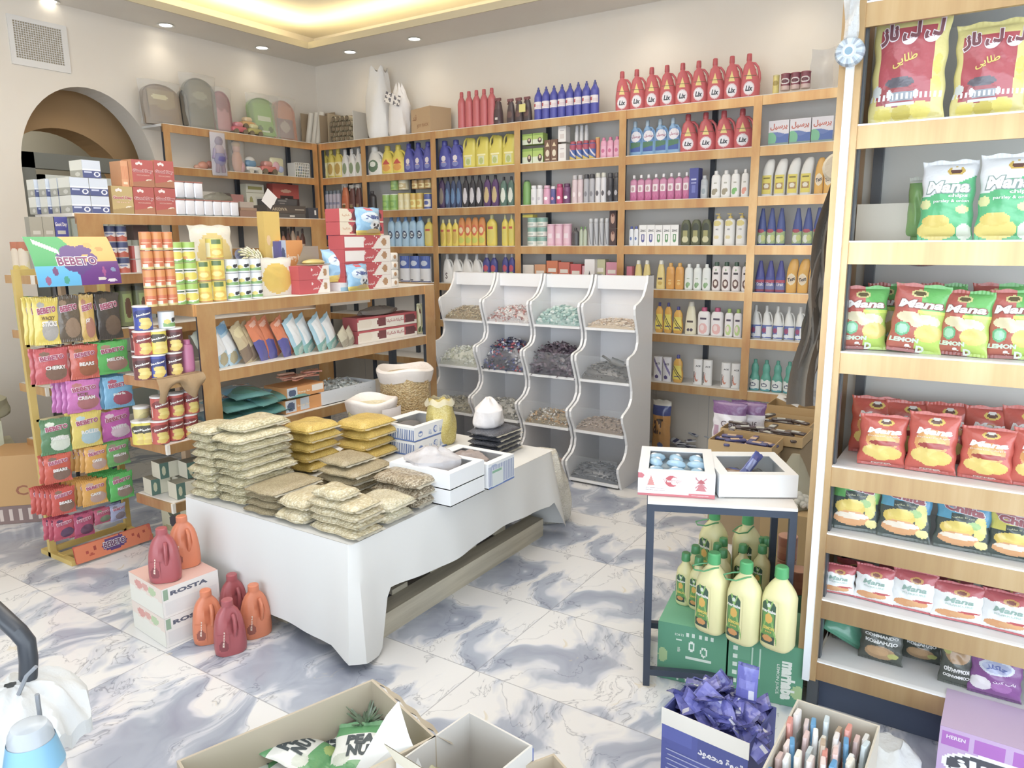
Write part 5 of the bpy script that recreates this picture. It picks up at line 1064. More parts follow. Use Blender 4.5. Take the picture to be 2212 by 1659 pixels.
carton(.10,.09,.12,side='#3b3c46',front=[('bg','#3b3c48'),('r',.6,.8,.4,.8,'#e9e6e4')],name='box').put((xat(664,Y2+.2,Z2)+.03,Y2+.22,Z2),0,'near-black box with white tag right of the game stack')
b=MB(); b.grid(lambda u,v:((u-.5)*.11,.01*u,(v-.5)*.11),2,2,lambda u,v:lin('#f3efec')); o=b.build('paper_sheet',P_CARD); q=ony(583,430,Y2+.07); o.location=(q.x,q.y,q.z); o.rotation_euler=(0,R(35),0); tag(o,'loose white paper square leaning on the game boxes','paper')
# tins on the second level
ZB=L2[1]+.001
def cangrid(px0,px1,cols,ytops,z,y,mk,lab,grp,yo=0,colw=None):
    xa=xat(px0,y,z); xb=xat(px1,y,z); w=(xb-xa)/cols; tiers=len(ytops); htot=zat(ytops[-1],(xa+xb)/2,y)-z; h=htot/tiers; K=mk(w*.97,h*.985)
    tn=('bottom','second','third','top') if tiers==4 else (('bottom','middle','top') if tiers==3 else ('lower','upper'))
    for t_ in range(tiers):
        for i in range(cols): K.put((xa+w*(i+.5),y+w/2,z+h*t_),-.45+random.uniform(-.12,.12),lab+', '+tn[t_]+' tier'+(', %s from left'%ORD[i] if cols>1 else ''),grp)
tin=lambda w,h:can(w,h,[('bg','#ece6e4'),('r',0,1,.62,1,'#46507f'),('w',.34,.05,14,0,'#c85f48'),('e',.5,.5,.22,.08,'#8a93b8')],rim='#c4c8d0')
cangrid(187,288,4,[0,0,487],ZB,Y2+.02,tin,'blue, white and red food tin','blue and red tins')
gbox(290,322,0,486,ZB+.20,Y2+.06,.1,'#5a4038','dark brown carton above tins'); 
cangrid(290,334,2,[0,530],ZB,Y2+.03,lambda w,h:can(w,h,[('bg','#b8483c'),('r',.5,1,0,1,'#e6e0dc')]),'red and white tin beside the blue tins','red and white tins')
for i,px in enumerate((540,)):
    pass
def mini(px0,px1,n,yt,z,y,cols,lab,grp):
    xa=xat(px0,y,z); xb=xat(px1,y,z); w=(xb-xa)/n; h=zat(yt,(xa+xb)/2,y)-z
    for i in range(n): bottle(w*.92,h*(.86+.14*((i*7)%3)/2),w*.7,'round',cols[i%len(cols)],'screw','#5a4238',label=[('bg',cols[(i+1)%len(cols)]),('e',.5,.5,.3,.3,'#e6d6c4')],name='sauce_bottle').put((xa+w*(i+.5),y+.03,z),0,'%s sauce bottle, %s from left under the dark game boxes'%(('amber','brown','pale')[i%3],ORD[i]),grp)
mini(617,668,5,487,ZB,Y2+.08,['#d98a5c','#7a4a3a','#e0c0a0'],'','small sauce bottles')
# endwise boxes at the left end of the second level, dark jars on the third
for i,(a,b_,c,nm) in enumerate(((78,106,'#a79f8c','grey'),(106,132,'#a79f8c','grey'),(130,160,'#4b4aa0','violet-blue'))):
    z=1.43+.002; y0=4.56; xa=xat(a,y0,z); xb=xat(b_,y0,z); h=zat(468,xa,y0)-z
    fr=[('bg',c),('r',.15,.85,.55,.62,'#d8cfc6'),('r',.2,.8,.7,.76,'#c9c2b4'),('e',.3,.2,.16,.2,'#d8d2d8'),('e',.7,.2,.16,.2,'#c9949c')]
    carton(xb-xa-.002,h,.05,side=c,front=fr,texts=(T('Good Day',.08,.92,.42 if i<2 else .86,'#ece2dc',h=.09,bold=.03),),name='drink_sachet_box').put(((xa+xb)/2,y0+.03,z),0,('%s sachet box, '%nm)+('left','middle','right')[i]+' of three under the stacked coffee boxes','small sachet boxes')
ZC=L2[2]+.001
gj=lambda w,h:can(w,h,[('bg','#7a8358'),('r',.3,.7,.1,.8,'#9caf6a'),('e',.5,.45,.14,.25,'#6a4a34'),('r',0,1,.86,1,'#5a5a48')],lid='#77735c',name='coffee_jar',cat='jar')
xa=xat(228,Y2+.02,ZC); xb=xat(335,Y2+.02,ZC); w=(xb-xa)/3
for i in range(3): gj(w*.95,.27 if False else zat(615,xa,Y2+.05)-ZC).put((xa+w*(i+.5),Y2+.02+w/2,ZC),0,'large dark green canister, %s from left behind the sweets stand'%ORD[i],'green canisters')
# other stuff through the gondola: brown cartons low
gbox(330,420,0,760,L2[3]+.001,Y2+.05,.3,'#8f8a80','dim grey carton low on the tall shelving'); gbox(440,640,0,770,L2[3]+.001,Y2+.05,.3,'#d9d2c4','pale carton low on the tall shelving'); gbox(700,800,0,600,L2[2]+.001,Y2+.02,.15,'#e2dcd4','cream carton at the right of the tall shelving')
gbox(540,700,0,650,L2[2]+.001,Y2+.05,.2,'#b79a80','tan carton in the middle of the tall shelving')
# end shelf left: yellow-label bottles and crisps cans
E2=2.07
def espot(px,z,y): return xat(px,y,z)
for i,(px,y) in enumerate(((28,4.64),(50,4.60))):
    pass
zE=1.432
K5=bottle(.085,.19,.07,'tube','#d9815a','none',label=[('bg','#ead9a8'),('r',0,1,.72,1,'#cf7448'),('e',.5,.5,.42,.3,'#f0dcc0'),('e',.5,.12,.4,.14,'#e6c64a')],lab=(.02,.96),lw=.96,name='refill_bag',cat='bag')
for i,y in enumerate((4.80,4.72)): K5.put((2.115,y,zE),-PI/2+.4,'cream and orange refill pack, %s on the top end shelf'%('rear','front')[i],'orange refill packs')
cr=lambda c,c2:(lambda w,h:can(w,h,[('bg',c),('e',.5,.68,.40,.20,c2),('e',.55,.42,.22,.13,'#e6cc62'),('e',.62,.26,.24,.12,'#ecd670'),('e',.52,.14,.22,.10,'#e3c455'),('r',.05,.1,.1,.6,'#f0ece6')],texts=(T('Jacker',.22,.80,.68,'#f4efe8',h=.12,bold=.04,rot=12),),lid='#efece8',name='crisps_can'))
MAR,BLU,YEL,RED=cr('#7d3a3c','#5a2a2c'),cr('#3f4fae','#2c387f'),cr('#ead83a','#4a4430'),cr('#cd5347','#8a2f2b')
Kc={k:f(.082,.118) for k,f in (('maroon',MAR),('blue',BLU),('yellow',YEL),('red',RED),('green',cr('#a9c257','#5a6a2c')))}
carton(.08,.19,.06,side='#a8d06c',name='box').put((2.10,4.78,1.112),-PI/2+.3,'bright green box on the second end shelf down, left of the sweets stand')
Kc2=cr('#dba04a','#6a4430')(.075,.19); Kc2.put((2.12,4.68,1.112),.2,'tall orange crisps can on the second end shelf, left of the sweets stand')
Kc3=cr('#b4c060','#5a6a2c')(.075,.19); Kc3.put((2.10,4.78,.792),.2,'tall olive crisps can on the third end shelf down'); carton(.05,.2,.07,side='#8a8274',front=[('bg','#8a8274'),('p',6,.3,.1,.9,'#b5ad9c')],name='box').put((2.12,4.69,.792),-PI/2+.5,'grey lined box beside the tall olive crisps can')
# floor left: cartons and sacks
p=onz(50,1010,0); carton(.30,.16,.22,side='#d9d3ae',front=[('bg','#ddd7b4'),('r',.55,.8,.1,.4,'#efe9cc'),('r',.3,.5,.7,.76,'#8a8460')],name='cardboard_box').put((1.95,5.35,.35),-.3,'pale printed carton at the far left wall, under a plastic sack')
carton(.40,.34,.35,side='#cfc9a8',name='cardboard_box').put((1.97,5.38,.001),-.3,'pale carton on the floor supporting the printed one at far left')
blob_bag('plastic_sack','creased cream plastic sack lying on the far left carton','bag',(1.95,5.30,.515),.20,.15,.20,'#e6dfb8',.2,21,M_CARR,ptop=.6)
blob_bag('plastic_sack','cream knotted sack at the left edge beside the cartons','bag',(1.58,5.02,.001),.13,.13,.46,'#e3dcb4',.2,22,M_CARR,ptop=.7)
p=onz(85,1060,0); carton(.30,.30,.30,side='#cf9a52',front=[('bg','#d29e55')],texts=(T('Co',.5,.9,.3,'#a85f34',h=.2),),name='cardboard_box').put((1.98,4.78,.11),-PI/2+.8,'orange-brown carton behind the sweets stand')
carton(.30,.108,.30,side='#8a6a60',front=[('bg','#8c6f68'),('p',6,.4,.2,.8,'#d9c4b8')],name='cardboard_box').put((1.98,4.78,.001),-PI/2+.8,'flat maroon carton on the floor under the orange-brown carton')
# ================================================================ front gondola
Z1=L1[0]+.001; Y1=3.36
oj=lambda w,h:can(w,h,[('bg','#e0913f'),('r',0,1,0,.12,'#d9c47a'),('r',.1,.9,.18,.62,'#d96f3a'),('r',.2,.5,.10,.30,'#f0e4c8'),('r',.25,.75,.40,.44,'#f0d9b0')],jar='#e5814a',name='spread_jar',cat='jar')
cangrid(323,391,3,[0,0,0,500],Z1,Y1+.0,oj,'orange-lidded jar of spread','orange jars')
gc=lambda w,h:can(w,h,[('bg','#eceadf'),('r',0,1,.72,1,'#a8cc4c'),('e',.5,.35,.42,.20,'#e6d23c'),('w',.12,.04,9,0,'#7cb04a'),('r',.2,.8,.60,.66,'#3f5a3a'),('e',.3,.22,.12,.08,'#e39a3c')],rim='#b8c87a',name='fruit_can')
cangrid(382,438,2,[0,0,522],Z1,Y1,gc,'green and yellow fruit can','green fruit cans')
yc=lambda w,h:can(w,h,[('bg','#ead443'),('r',.3,.7,.72,.98,'#5f7a3c'),('e',.5,.32,.36,.22,'#e8bc34'),('e',.5,.32,.2,.12,'#f2e27c'),('r',.0,.25,.1,.8,'#efe6b4'),('r',0,1,0,.06,'#c98a3a')],rim='#cfc07a',name='pineapple_can')
cangrid(438,468,1,[0,563],Z1,Y1,yc,'yellow pineapple can of the left column','pineapple cans')
cangrid(468,499,1,[0,0,514],Z1,Y1,yc,'yellow pineapple can of the tall right column','pineapple cans')
wc2=lambda w,h:can(w,h,[('bg','#e6eaee'),('r',.2,.85,.1,.34,'#7fae62'),('e',.62,.5,.1,.14,'#2f3238'),('e',.75,.55,.07,.12,'#2f3238'),('e',.35,.42,.14,.14,'#e0cf5c')],rim='#b9c0c8',name='milk_can')
cangrid(500,576,3,[0,0,559],Z1,Y1,wc2,'white cream can with cow picture','white cow cans')
# pouches and trays behind
def at1(px,y,z): return xat(px,y,z)
def bagdisc(px0,px1,yb,yt,y,z,c,c2,lab,lean=.2,name='snack_bag'):
    xa=at1(px0,y,z); xb=at1(px1,y,z); w=xb-xa; h=(zat(yt,(xa+xb)/2,y)-z)/math.cos(lean)
    k=pouch(w,h,.05,[('bg',c),('e',.5,.45,.42,.40,c2)],name=name,cat='bag',m=P_FOIL,nu=30,nv=26,crimp=.06); k.put(((xa+xb)/2,y+.05,z),0,lab,rot=(-lean,0,.02))
carton(.42,.10,.12,side='#5a62a8',front=[('bg','#6068ae'),('r',.3,.7,.5,.8,'#cfd2e4')],name='flat_box').put((at1(535,3.55,Z1)+.02,3.62,Z1),0,'long flat blue box supporting the pasta pouch and tray')
bagdisc(436,528,557,486,3.58,Z1+.102,'#ddd6c4','#d9c070','clear pouch of yellow snack rings behind the cans',.15)
t=thing('biscuit_tray','tilted octagonal navy tray filled with white oval sweets','tray',(at1(568,3.56,Z1),3.60,Z1+.175),0,None,(R(50),R(18),0))
b=MB(); b.ell((0,0,0),(.145,.105,.02),'#4a5274',24,4); b.build('tray',P_PLAST,t)
b=MB(); rr=random.Random(5)
for k in range(90):
    a=k*2.399; r_=.011*math.sqrt(k)
    x,y=r_*1.25*math.cos(a),r_*.9*math.sin(a); b.ell((x,y,.022),(.016,.006,.008),'#ece6c4' if k%5 else '#c9c88a',6,3,Matrix.Rotation(a+.4,3,'Z'))
tag(b.build('oval_sweets',P_PLAST,None),'white oval sweets filling the tilted navy tray','sweets',kind='stuff'); o=bpy.data.objects['oval_sweets']; o.location=t.location; o.rotation_euler=t.rotation_euler
gbox(577,611,0,457,Z1+.11,3.60,.055,'#dcb54c','tall yellow card box standing behind the navy tray',[('bg','#deba50'),('r',.42,.62,0,.45,'#efe6cf'),('e',.25,.55,.12,.08,'#e9c490'),('r',.72,.9,.42,.48,'#b98f3a')])
gbox(608,657,0,519,Z1+.10,3.56,.08,'#e59a44','orange energy bar box on the flat blue box',[('bg','#e59a44'),('r',0,.28,0,1,'#b8c6dc'),('e',.14,.5,.09,.3,'#4a5a86')],(T('Energy Bar',.32,.95,.5,'#f6e6cc',h=.2,bold=.03),)); gbox(606,612,0,521,Z1+.10,3.55,.06,'#5c5a9e','blue edge box left of the orange energy bar box')
carton(.26,.098,.10,side='#c8454c',name='flat_box').put((at1(650,3.6,Z1),3.62,Z1),0,'plain red box below the orange energy bar box')
bagdisc(574,652,638,557,3.40,Z1,'#dcd8cc','#dcb944','clear pouch holding a round golden pasta disc at the shelf edge',.12)
zz_=[('bg','#c9474f'),('s',.9,.35,.92,.012,'#f2e4dc'),('r',.80,1,0,1,'#efe6dc'),('t',.80,0,.22,1.0,'#efe6dc'),('e',.86,.5,.06,.28,'#b98a5c'),('e',.42,.72,.03,.12,'#f2dcd8')]
def zig(px0,px1,z,yt,n,y,lab,grp,label2=False,d=.13,side='#efe6dc'):
    xa=at1(px0,y,z); xb=at1(px1,y,z); h=(zat(yt,(xa+xb)/2,y)-z)/n
    k=carton(xb-xa,h*.99,d,side='#c9474f',front=zz_+([('r',.03,.42,.12,.85,'#f2ebe6')] if label2 else []),texts=(T('آمیتیس',.44,.62,.40,'#f6e9e4',h=.26,bold=.03),),name='confection_box')
    for i in range(n): k.put(((xa+xb)/2,y+d/2,z+h*i),0,lab%ORD[i],grp)
    return z+h*n
z=zig(648,713,Z1,574,2,3.38,'red and white zigzag box, %s from bottom under the silver tray','zigzag boxes left stack')
t=thing('foil_tray','silver foil tray of golden sweets on the red zigzag boxes','tray',(at1(680,3.45,z),3.45,z+.002),.1)
b=MB(); b.box(-.10,.08,-.05,.05,0,.006,'#b9a88c'); b.ell((-.01,0,.015),(.09,.045,.02),'#c9b45c',18,6); b.build('sweet_layer',P_FOIL,t)
b=MB(); b.quad((-.10,.05,0),(.10,.05,0),(.07,.03,.11),(-.05,.03,.11),'#a89a8a'); b.quad((.10,.05,0),(-.10,.05,0),(-.05,.034,.11),(.07,.034,.11),'#b8ab98'); b.build('tray_lid',P_PLAST,t)
nini=lambda w,h:pouch(w,h,w*.42,[('bg','#8fc3e8'),('r',0,1,0,.16,'#ead050'),('e',.5,.62,.40,.2,'#d6e6f2'),('e',.62,.34,.24,.16,'#e9eef2'),('e',.55,.36,.06,.05,'#3c4048'),('e',.74,.34,.06,.05,'#3c4048'),('e',.65,.24,.12,.07,'#55585c'),('e',.6,.14,.3,.08,'#dcc07c'),('r',.35,.62,.88,.98,'#d84a5c')],(T('Nini',.22,.86,.64,'#4a5c9c',h=.14,bold=.05,shear=.15),),name='nappy_pack',cat='pack',m=P_FOIL,crimp=.04)
z=zig(747,846,Z1,508,4,3.38,'red and white zigzag box, %s from bottom of the tall right stack','zigzag boxes right stack',True)
ch=lambda c:[('bg','#c9474f'),('r',0,.18,0,1,'#efe2c8'),('e',.14,.5,.14,.4,'#efe2c8'),('e',.36,.45,.10,.42,'#7a3438'),('e',.84,.55,.12,.38,'#5a3034'),('e',.84,.62,.05,.15,'#e6c8bc'),('s',0,1,.06,.05,'#efe2c8')]
xa=at1(735,3.40,z); xb=at1(829,3.40,z); hh=(zat(450,xa,3.40)-z)/2
k=carton(xb-xa,hh*.98,.12,side='#c9474f',front=ch(0),texts=(T('شکیبا',.06,.22,.5,'#d99a6a',h=.2),),name='confection_box')
for i in range(2): k.put(((xa+xb)/2,3.46,z+hh*i+.001),0,'red box with cream corner and cocoa pods, %s of two on the tall stack'%('lower','upper')[i],'cocoa pod boxes upper')
carton(.09,.05,.14,side='#ece8ea',top='#f0eef0',front=[('bg','#eceaec'),('r',0,1,0,.45,'#9cc8e4')],name='box').put((at1(735,3.42,Z1),3.44,Z1),0,'white and blue box at the shelf edge below the blue packs')
def putp(kf,px0,px1,yb,yt,y,z,lab,grp,lean=.12,rz=0,sc=1):
    xa=at1(px0,y,z); xb=at1(px1,y,z); h=(zat(yt,(xa+xb)/2,y)-z); kf(xb-xa,h).put(((xa+xb)/2,y,z),0,lab,grp,rot=(-lean,0,rz))
putp(nini,768,824,507,448,3.39,Z1+.0+ (z-Z1),'sky blue panda pack leaning on the cocoa pod boxes','blue panda packs',.05,.05) 
putp(nini,712,770,615,535,3.43,Z1+.055,'sky blue panda pack tilted behind the white and blue box','blue panda packs',.3,-.3)
putp(nini,750,800,622,570,3.34,Z1,'sky blue panda pack, lowest, in front of the tall red stack','blue panda packs',.1,.1)
eg=Kit('egg_pack','pack'); b=MB(); b.bbox(-.035,.035,-.04,.04,0,.055,'#ece5da',.006); eg.add('body',b,P_CARD); b=MB(); b.ell((0,-.041,.028),(.014,.002,.014),'#b98a5a',12,5); eg.add('egg_picture',b,P_CARD)
xe=at1(855,3.38,Z1)
for i in range(4): eg.put((xe,3.42,Z1+.056*i),0,'small cream carton, %s from bottom right of the tall red stack'%ORD[i],'small cream cartons')
# second level: leaning bags
Zs=L1[1]+.001
def lb(px0,px1,yt,c,c2,lab,grp,layers=None,lean=.42,y=3.41,alpha=None,z=None,rz=.35,n=1,sh=.0):
    z=z or Zs
    for i in range(n):
        a=px0+(px1-px0)*i/n; b2=px0+(px1-px0)*(i+1)/n; xa=at1(a,y,z); xb=at1(b2,y,z); h=zat(yt,(xa+xb)/2,y)-z
        k=pouch(max(.10,(xb-xa)*1.45),h*1.02,.045,layers or [('bg',c),('r',0,1,.15,.5,c2)],name='snack_bag',cat='bag',seed=i,nu=22,nv=32)
        k.put(((xa+xb)/2,y+.02*(i%2),z),0,lab+(', %s from left'%ORD[i] if n>1 else '')+' on the second shelf',grp,rot=(-.12,-lean,rz))
lb(452,480,702,'#c9ccb8','#a8a98c','clear bag of mixed sweets','clear sweet bags',n=1)
lb(478,530,692,'#a9cbe0','#e6ecf0','pale blue and white snack bag','blue white bags',[('bg','#b4d4e6'),('r',0,1,.35,.75,'#eef0f2'),('e',.4,.2,.3,.15,'#b8ac86'),('e',.5,.9,.4,.1,'#7cb0d8')],n=2)
lb(534,570,690,'#c9b48c','#8a6f58','gold-brown nut bag','brown nut bags',[('bg','#cbb78c'),('r',0,1,.1,.45,'#8c7660'),('e',.5,.8,.4,.12,'#e0cf9c')],n=2)
lb(566,640,680,'#e07a48','#e07a48','orange snack bag with violet corner','orange violet bags',[('bg','#e27c4a'),('r',0,.6,0,.55,'#5a58a4'),('e',.6,.6,.3,.12,'#e27c4a'),('e',.5,.9,.3,.05,'#efb49a')],n=3)
lb(640,740,676,'#9cc8d8','#e8eef0','aqua and white snack bag','aqua white bags',[('bg','#a8d0e0'),('r',.2,1,.3,.9,'#eef1f2'),('r',0,1,0,.3,'#7fb8b0'),('e',.5,.12,.3,.1,'#b8cfc6')],n=4)
lb(742,775,705,'#c8bfa4','#a39a84','clear pasta bag','clear pasta bags',n=2,lean=.5)
b=MB(); 
cp=[('bg','#c24a50'),('w',.5,.3,6,0,'#efe4d4'),('e',.12,.5,.12,.4,'#e9dcc8'),('e',.40,.5,.10,.38,'#7a3438'),('e',.88,.5,.1,.4,'#6a3034'),('r',.45,.78,.15,.8,'#f0e7da')]
xa=at1(775,3.40,Zs); xb=at1(902,3.40,Zs); hh=(zat(679,(xa+xb)/2,3.40)-Zs)/2
k=carton(xb-xa,hh*.97,.13,side='#a83e46',front=cp,texts=(T('شکیلا',.47,.62,.5,'#b9505a',h=.3,bold=.02),T('شکیلا',.64,.80,.5,'#b9505a',h=.3,bold=.02)),name='confection_box')
for i in range(2): k.put(((xa+xb)/2,3.47,Zs+hh*i),0,'long red box with cream swirls, %s of two on the second shelf'%('lower','upper')[i],'cream swirl boxes')
blob_bag('clear_sack','loose clear sack of dark sweets lying on the cream swirl boxes','bag',(at1(820,3.46,Zs),3.47,Zs+hh*2),.17,.06,.055,'#8c7f74',0,31,printed(.2,.6,40,alpha=.8),ptop=.6)
xrow(3.42,Zs,904,926,3,655,lambda w,h:pouch(w,h,.04,[('bg','#e3d9a0'),('r',.3,.7,.2,.8,'#efe6c2'),('e',.5,.15,.4,.1,'#6a7a4c'),('e',.5,.75,.2,.08,'#7a4a38')],name='snack_bag',cat='bag'),'slim cream snack bag','slim cream bags','at the right end of second shelf')
# third level: turquoise bags, bar boxes, white tray
Zt=L1[2]+.001
def flatbag(loc,w,d,h,layers,lab,grp,rz=0,tilt=0,name='snack_bag',texts=(),m=None,seed=0,roll=0):
    k=pouch(w,d,h,layers,texts,name=name,cat='bag',m=m,seed=seed); k.put(loc,0,lab,grp,rot=(-PI/2+tilt,roll,rz)) 
tq=[('bg','#6fb9d8'),('r',0,1,0,.42,'#5c9c98'),('e',.5,.35,.4,.2,'#4f8f7c'),('e',.62,.72,.22,.12,'#e6eef2'),('e',.62,.72,.14,.07,'#c05a64')]
for i,(px,zz,rz) in enumerate(((490,0,.1),(545,0,-.15),(600,0,.2),(510,.055,.0),(575,.055,.25),(530,.11,-.1),(610,.06,-.2))):
    x=at1(px,3.45,Zt+zz); flatbag((x,3.36,Zt+zz+.03),.23,.26,.06,tq,'turquoise snack bag lying flat, %s in the heap of seven'%ORD[i],'turquoise bags',rz,.12,seed=i)
ob_=[('bg','#e39a4c'),('r',0,.28,.1,1,'#cfd6de'),('e',.14,.5,.1,.35,'#4a5a7c'),('r',.66,.98,.3,.9,'#f0e9e0')]
for i in range(2): gbox(618+3*i,700,0,(858,832)[i],Zt+.085*i,3.37,.2,'#e29a4c','orange energy bar carton, %s of two on the third shelf'%('lower','upper')[i],ob_ if i else ob_[:3]+[('r',.38,.6,.1,1,'#cfd6de')],(T('Energy Bar',.30,.62,.45,'#f6e6cc',h=.2,bold=.02),))
b=MB(); rr=random.Random(3)
xz=at1(655,3.45,Zt+.17)
for k in range(26):
    a=rr.uniform(-.5,.5); b2=Matrix.Rotation(a,3,'Z'); c=Vector((rr.uniform(-.09,.09),rr.uniform(-.07,.07),rr.uniform(0,.03))); i=len(b.v)
    bb=MB(); bb.box(-.05,.05,-.012,.012,0,.008,('#d98a6c','#e2a88c','#cf7a5c')[k%3]); b.v+=[tuple(b2@Vector(v)+c) for v in bb.v]; b.f+=[tuple(i+q for q in f) for f in bb.f]; b.c+=bb.c
o=b.build('wrapped_bars',P_FOIL,loc=(xz,3.46,Zt+.172),smooth=False); tag(o,'loose salmon wrapped bars heaped on the upper energy bar carton','bars',kind='stuff')
def opentray(w,d,h,c,th=.004,inner=None,lip=0):
    b=MB(); b.box(-w/2,w/2,-d/2,d/2,0,.004,inner or c); b.box(-w/2,w/2,-d/2,-d/2+th,0,h,c); b.box(-w/2,w/2,d/2-th,d/2,0,h,c); b.box(-w/2,-w/2+th,-d/2+th,d/2-th,0,h,c); b.box(w/2-th,w/2,-d/2+th,d/2-th,0,h,c)
    if lip:
        b.box(-w/2,w/2,-d/2,-d/2+lip,h-.002,h,c); b.box(-w/2,w/2,d/2-lip,d/2,h-.002,h,c); b.box(-w/2,-w/2+lip,-d/2,d/2,h-.002,h,c); b.box(w/2-lip,w/2,-d/2,d/2,h-.002,h,c)
    return b
xa=at1(697,3.36,Zt); xb=at1(812,3.36,Zt); o=opentray(xb-xa,.26,.085,'#dfe3e8').build('white_tray',P_CARD,loc=((xa+xb)/2,3.49,Zt),smooth=False); tag(o,'open white tray on the third shelf beside the peanut sack','tray')
def scatter(name,lab,cat,loc,rx,ry,n,fn,heap=.05,seed=0,m=None,base=None,slope=0,rz=0,square=True,backz=0):
    """many small loose pieces in one heap: nobody would count them"""
    rr=random.Random(seed); b=MB()
    H=lambda x,y:heap*(1-(x/rx)**2*.6)*(1-(y/ry)**2*.5)+backz*(y/ry+1)/2
    if base: b.grid(lambda u,v:((2*u-1)*rx,(2*v-1)*ry,H((2*u-1)*rx,(2*v-1)*ry)-.004),10,8,lambda u,v:lin(base)); b.grid(lambda u,v:((2*u-1)*rx,-ry,(H((2*u-1)*rx,-ry)-.004)*v),10,1,lambda u,v:lin(base))
    for k in range(n):
        x,y=rr.uniform(-rx,rx)*.97,rr.uniform(-ry,ry)*.97
        if k%4==0 and base: y=-ry; y+=.008; z=.012+rr.uniform(0,.9)*H(x,-ry)
        else: z=H(x,y)+rr.uniform(-.003,.006)
        fn(b,(x,y,z),rr)
    o=b.build(name,m or P_PLAST,loc=loc,rz=rz); return tag(o,lab,cat,kind='stuff')
def sweet(cols,s=.012,shape=(1.6,.8,.6)):
    def f(b,p,rr):
        q=Matrix.Rotation(rr.uniform(0,PI),3,'Z')@Matrix.Rotation(rr.uniform(-.6,.6),3,'X'); b.ell(p,(s*shape[0],s*shape[1],s*shape[2]),cols[rr.randrange(len(cols))],6,3,q)
    return f
def wrapped(cols,s=.016):
    """twist-wrapped sweets: a lump with two flared paper ends"""
    def f(b,p,rr):
        q=Matrix.Rotation(rr.uniform(0,2*PI),3,'Z')@Matrix.Rotation(rr.uniform(-.7,.7),3,'Y'); c=cols[rr.randrange(len(cols))]; P=Vector(p)
        b.ell(p,(s,s*.6,s*.5),c,6,3,q)
        for sg in (-1,1):
            a=[q@Vector((sg*s*.9,0,0)),q@Vector((sg*s*1.9,s*.5,s*.25)),q@Vector((sg*s*2.0,-s*.5,-s*.1))]; i=len(b.v); b.v+=[tuple(P+v) for v in a]; b.face((i,i+1,i+2) if sg>0 else (i,i+2,i+1),c)
    return f
scatter('clear_sweet_heap','heap of small clear sachets in the white tray','sweets',((xa+xb)/2,3.49,Zt+.03),.18,.11,160,wrapped(['#d4d8d4','#c2c9c4','#e4e6e2','#b0b8b4'],.016),.07,4,P_FOIL,'#c4c8c4')
# end shelf (front): crisps cans
zs1,zs2,zs3=.957,.634,.332; h=.118
def canrow(z,spec,grp):
    for i,(px,c,y,lv,lab) in enumerate(spec):
        zz=z+h*lv+.0; Kc[c].put((xat(px,y,zz),y+.0,zz),-.4+random.uniform(-.15,.15),lab,grp)
S_=' on the upper end shelf'
canrow(zs1,[(342,'blue',3.40,0,'blue crisps can in the bottom row'+S_),(378,'maroon',3.40,0,'maroon crisps can right of the blue one, bottom row'+S_),(311,'maroon',3.42,0,'maroon crisps can left of the blue one, bottom row'+S_),
 (311,'red',3.42,1,'red crisps can in the middle row'+S_),(343,'yellow',3.40,1,'yellow crisps can in the middle row'+S_),(378,'maroon',3.40,1,'maroon crisps can right of the yellow one'+S_),(311,'blue',3.42,2,'blue crisps can topping the stack'+S_)],'crisps cans on the upper end shelf')
for j,y in enumerate((3.51,3.60)):
    for lv in range(2): Kc['maroon'].put((2.085,y,zs1+h*lv),-.6,'maroon crisps can deeper in the stack, %s row, %s behind'%(('bottom','middle')[lv],ORD[j]),'crisps cans on the upper end shelf')
wc2(.075,.082).put((xat(361,3.40,zs1+h*2),3.40,zs1+h*2),0,'white cow-picture can standing on the crisps cans')
bottle(.062,.165,.045,'shampoo','#e486b2','flip','#dc74a6').put((xat(409,3.42,zs1),3.42,zs1),0,'pink bottle at the right of the upper end shelf')
b=MB(); b.grid(lambda u,v:(-.11+.25*u,-.02-.018*math.sin(v*PI)-.012*math.sin(u*19)*v,.006-.075*v*(1+.6*math.sin(u*9+1))*(1 if v>.1 else 1)),26,10,lambda u,v:lin('#a8875a')); b.grid(lambda u,v:(-.11+.25*u,-.02+.05*v,.007),12,3,lambda u,v:lin('#a8875a'))
o=b.build('cloth_rag',P_CLOTH,loc=(2.10,3.345,zs1)); tag(o,'brown crumpled rag hanging over the upper end shelf edge','cloth')
M_=' on the middle end shelf'
canrow(zs2,[(348,'red',3.40,0,'red crisps can, bottom left of the red block'+M_),(381,'red',3.40,0,'red crisps can, bottom middle of the red block'+M_),(412,'red',3.40,0,'red crisps can, bottom right of the red block'+M_),
 (348,'red',3.40,1,'red crisps can, top left of the red block'+M_),(381,'red',3.40,1,'red crisps can, top middle of the red block'+M_),(413,'red',3.40,1,'red crisps can, top right of the red block'+M_),(322,'yellow',3.45,0,'yellow crisps can left of the red block'+M_)],'crisps cans on the middle end shelf')
cr('#e6d48a','#cdbf7a')(.075,.17).put((xat(312,3.55,zs2),3.55,zs2),.3,'tall cream crisps can behind the yellow one'+M_)
Kc['yellow'].put((xat(300,3.50,zs2),3.47,zs2),-.6,'yellow crisps can furthest left'+M_); Kc['maroon'].put((2.075,3.60,zs2),-.6,'dark crisps can at the back'+M_)
gv=[('bg','#dcd6bc'),('r',0,.45,0,1,'#4f7466'),('e',.2,.5,.1,.3,'#c9c8a4')]
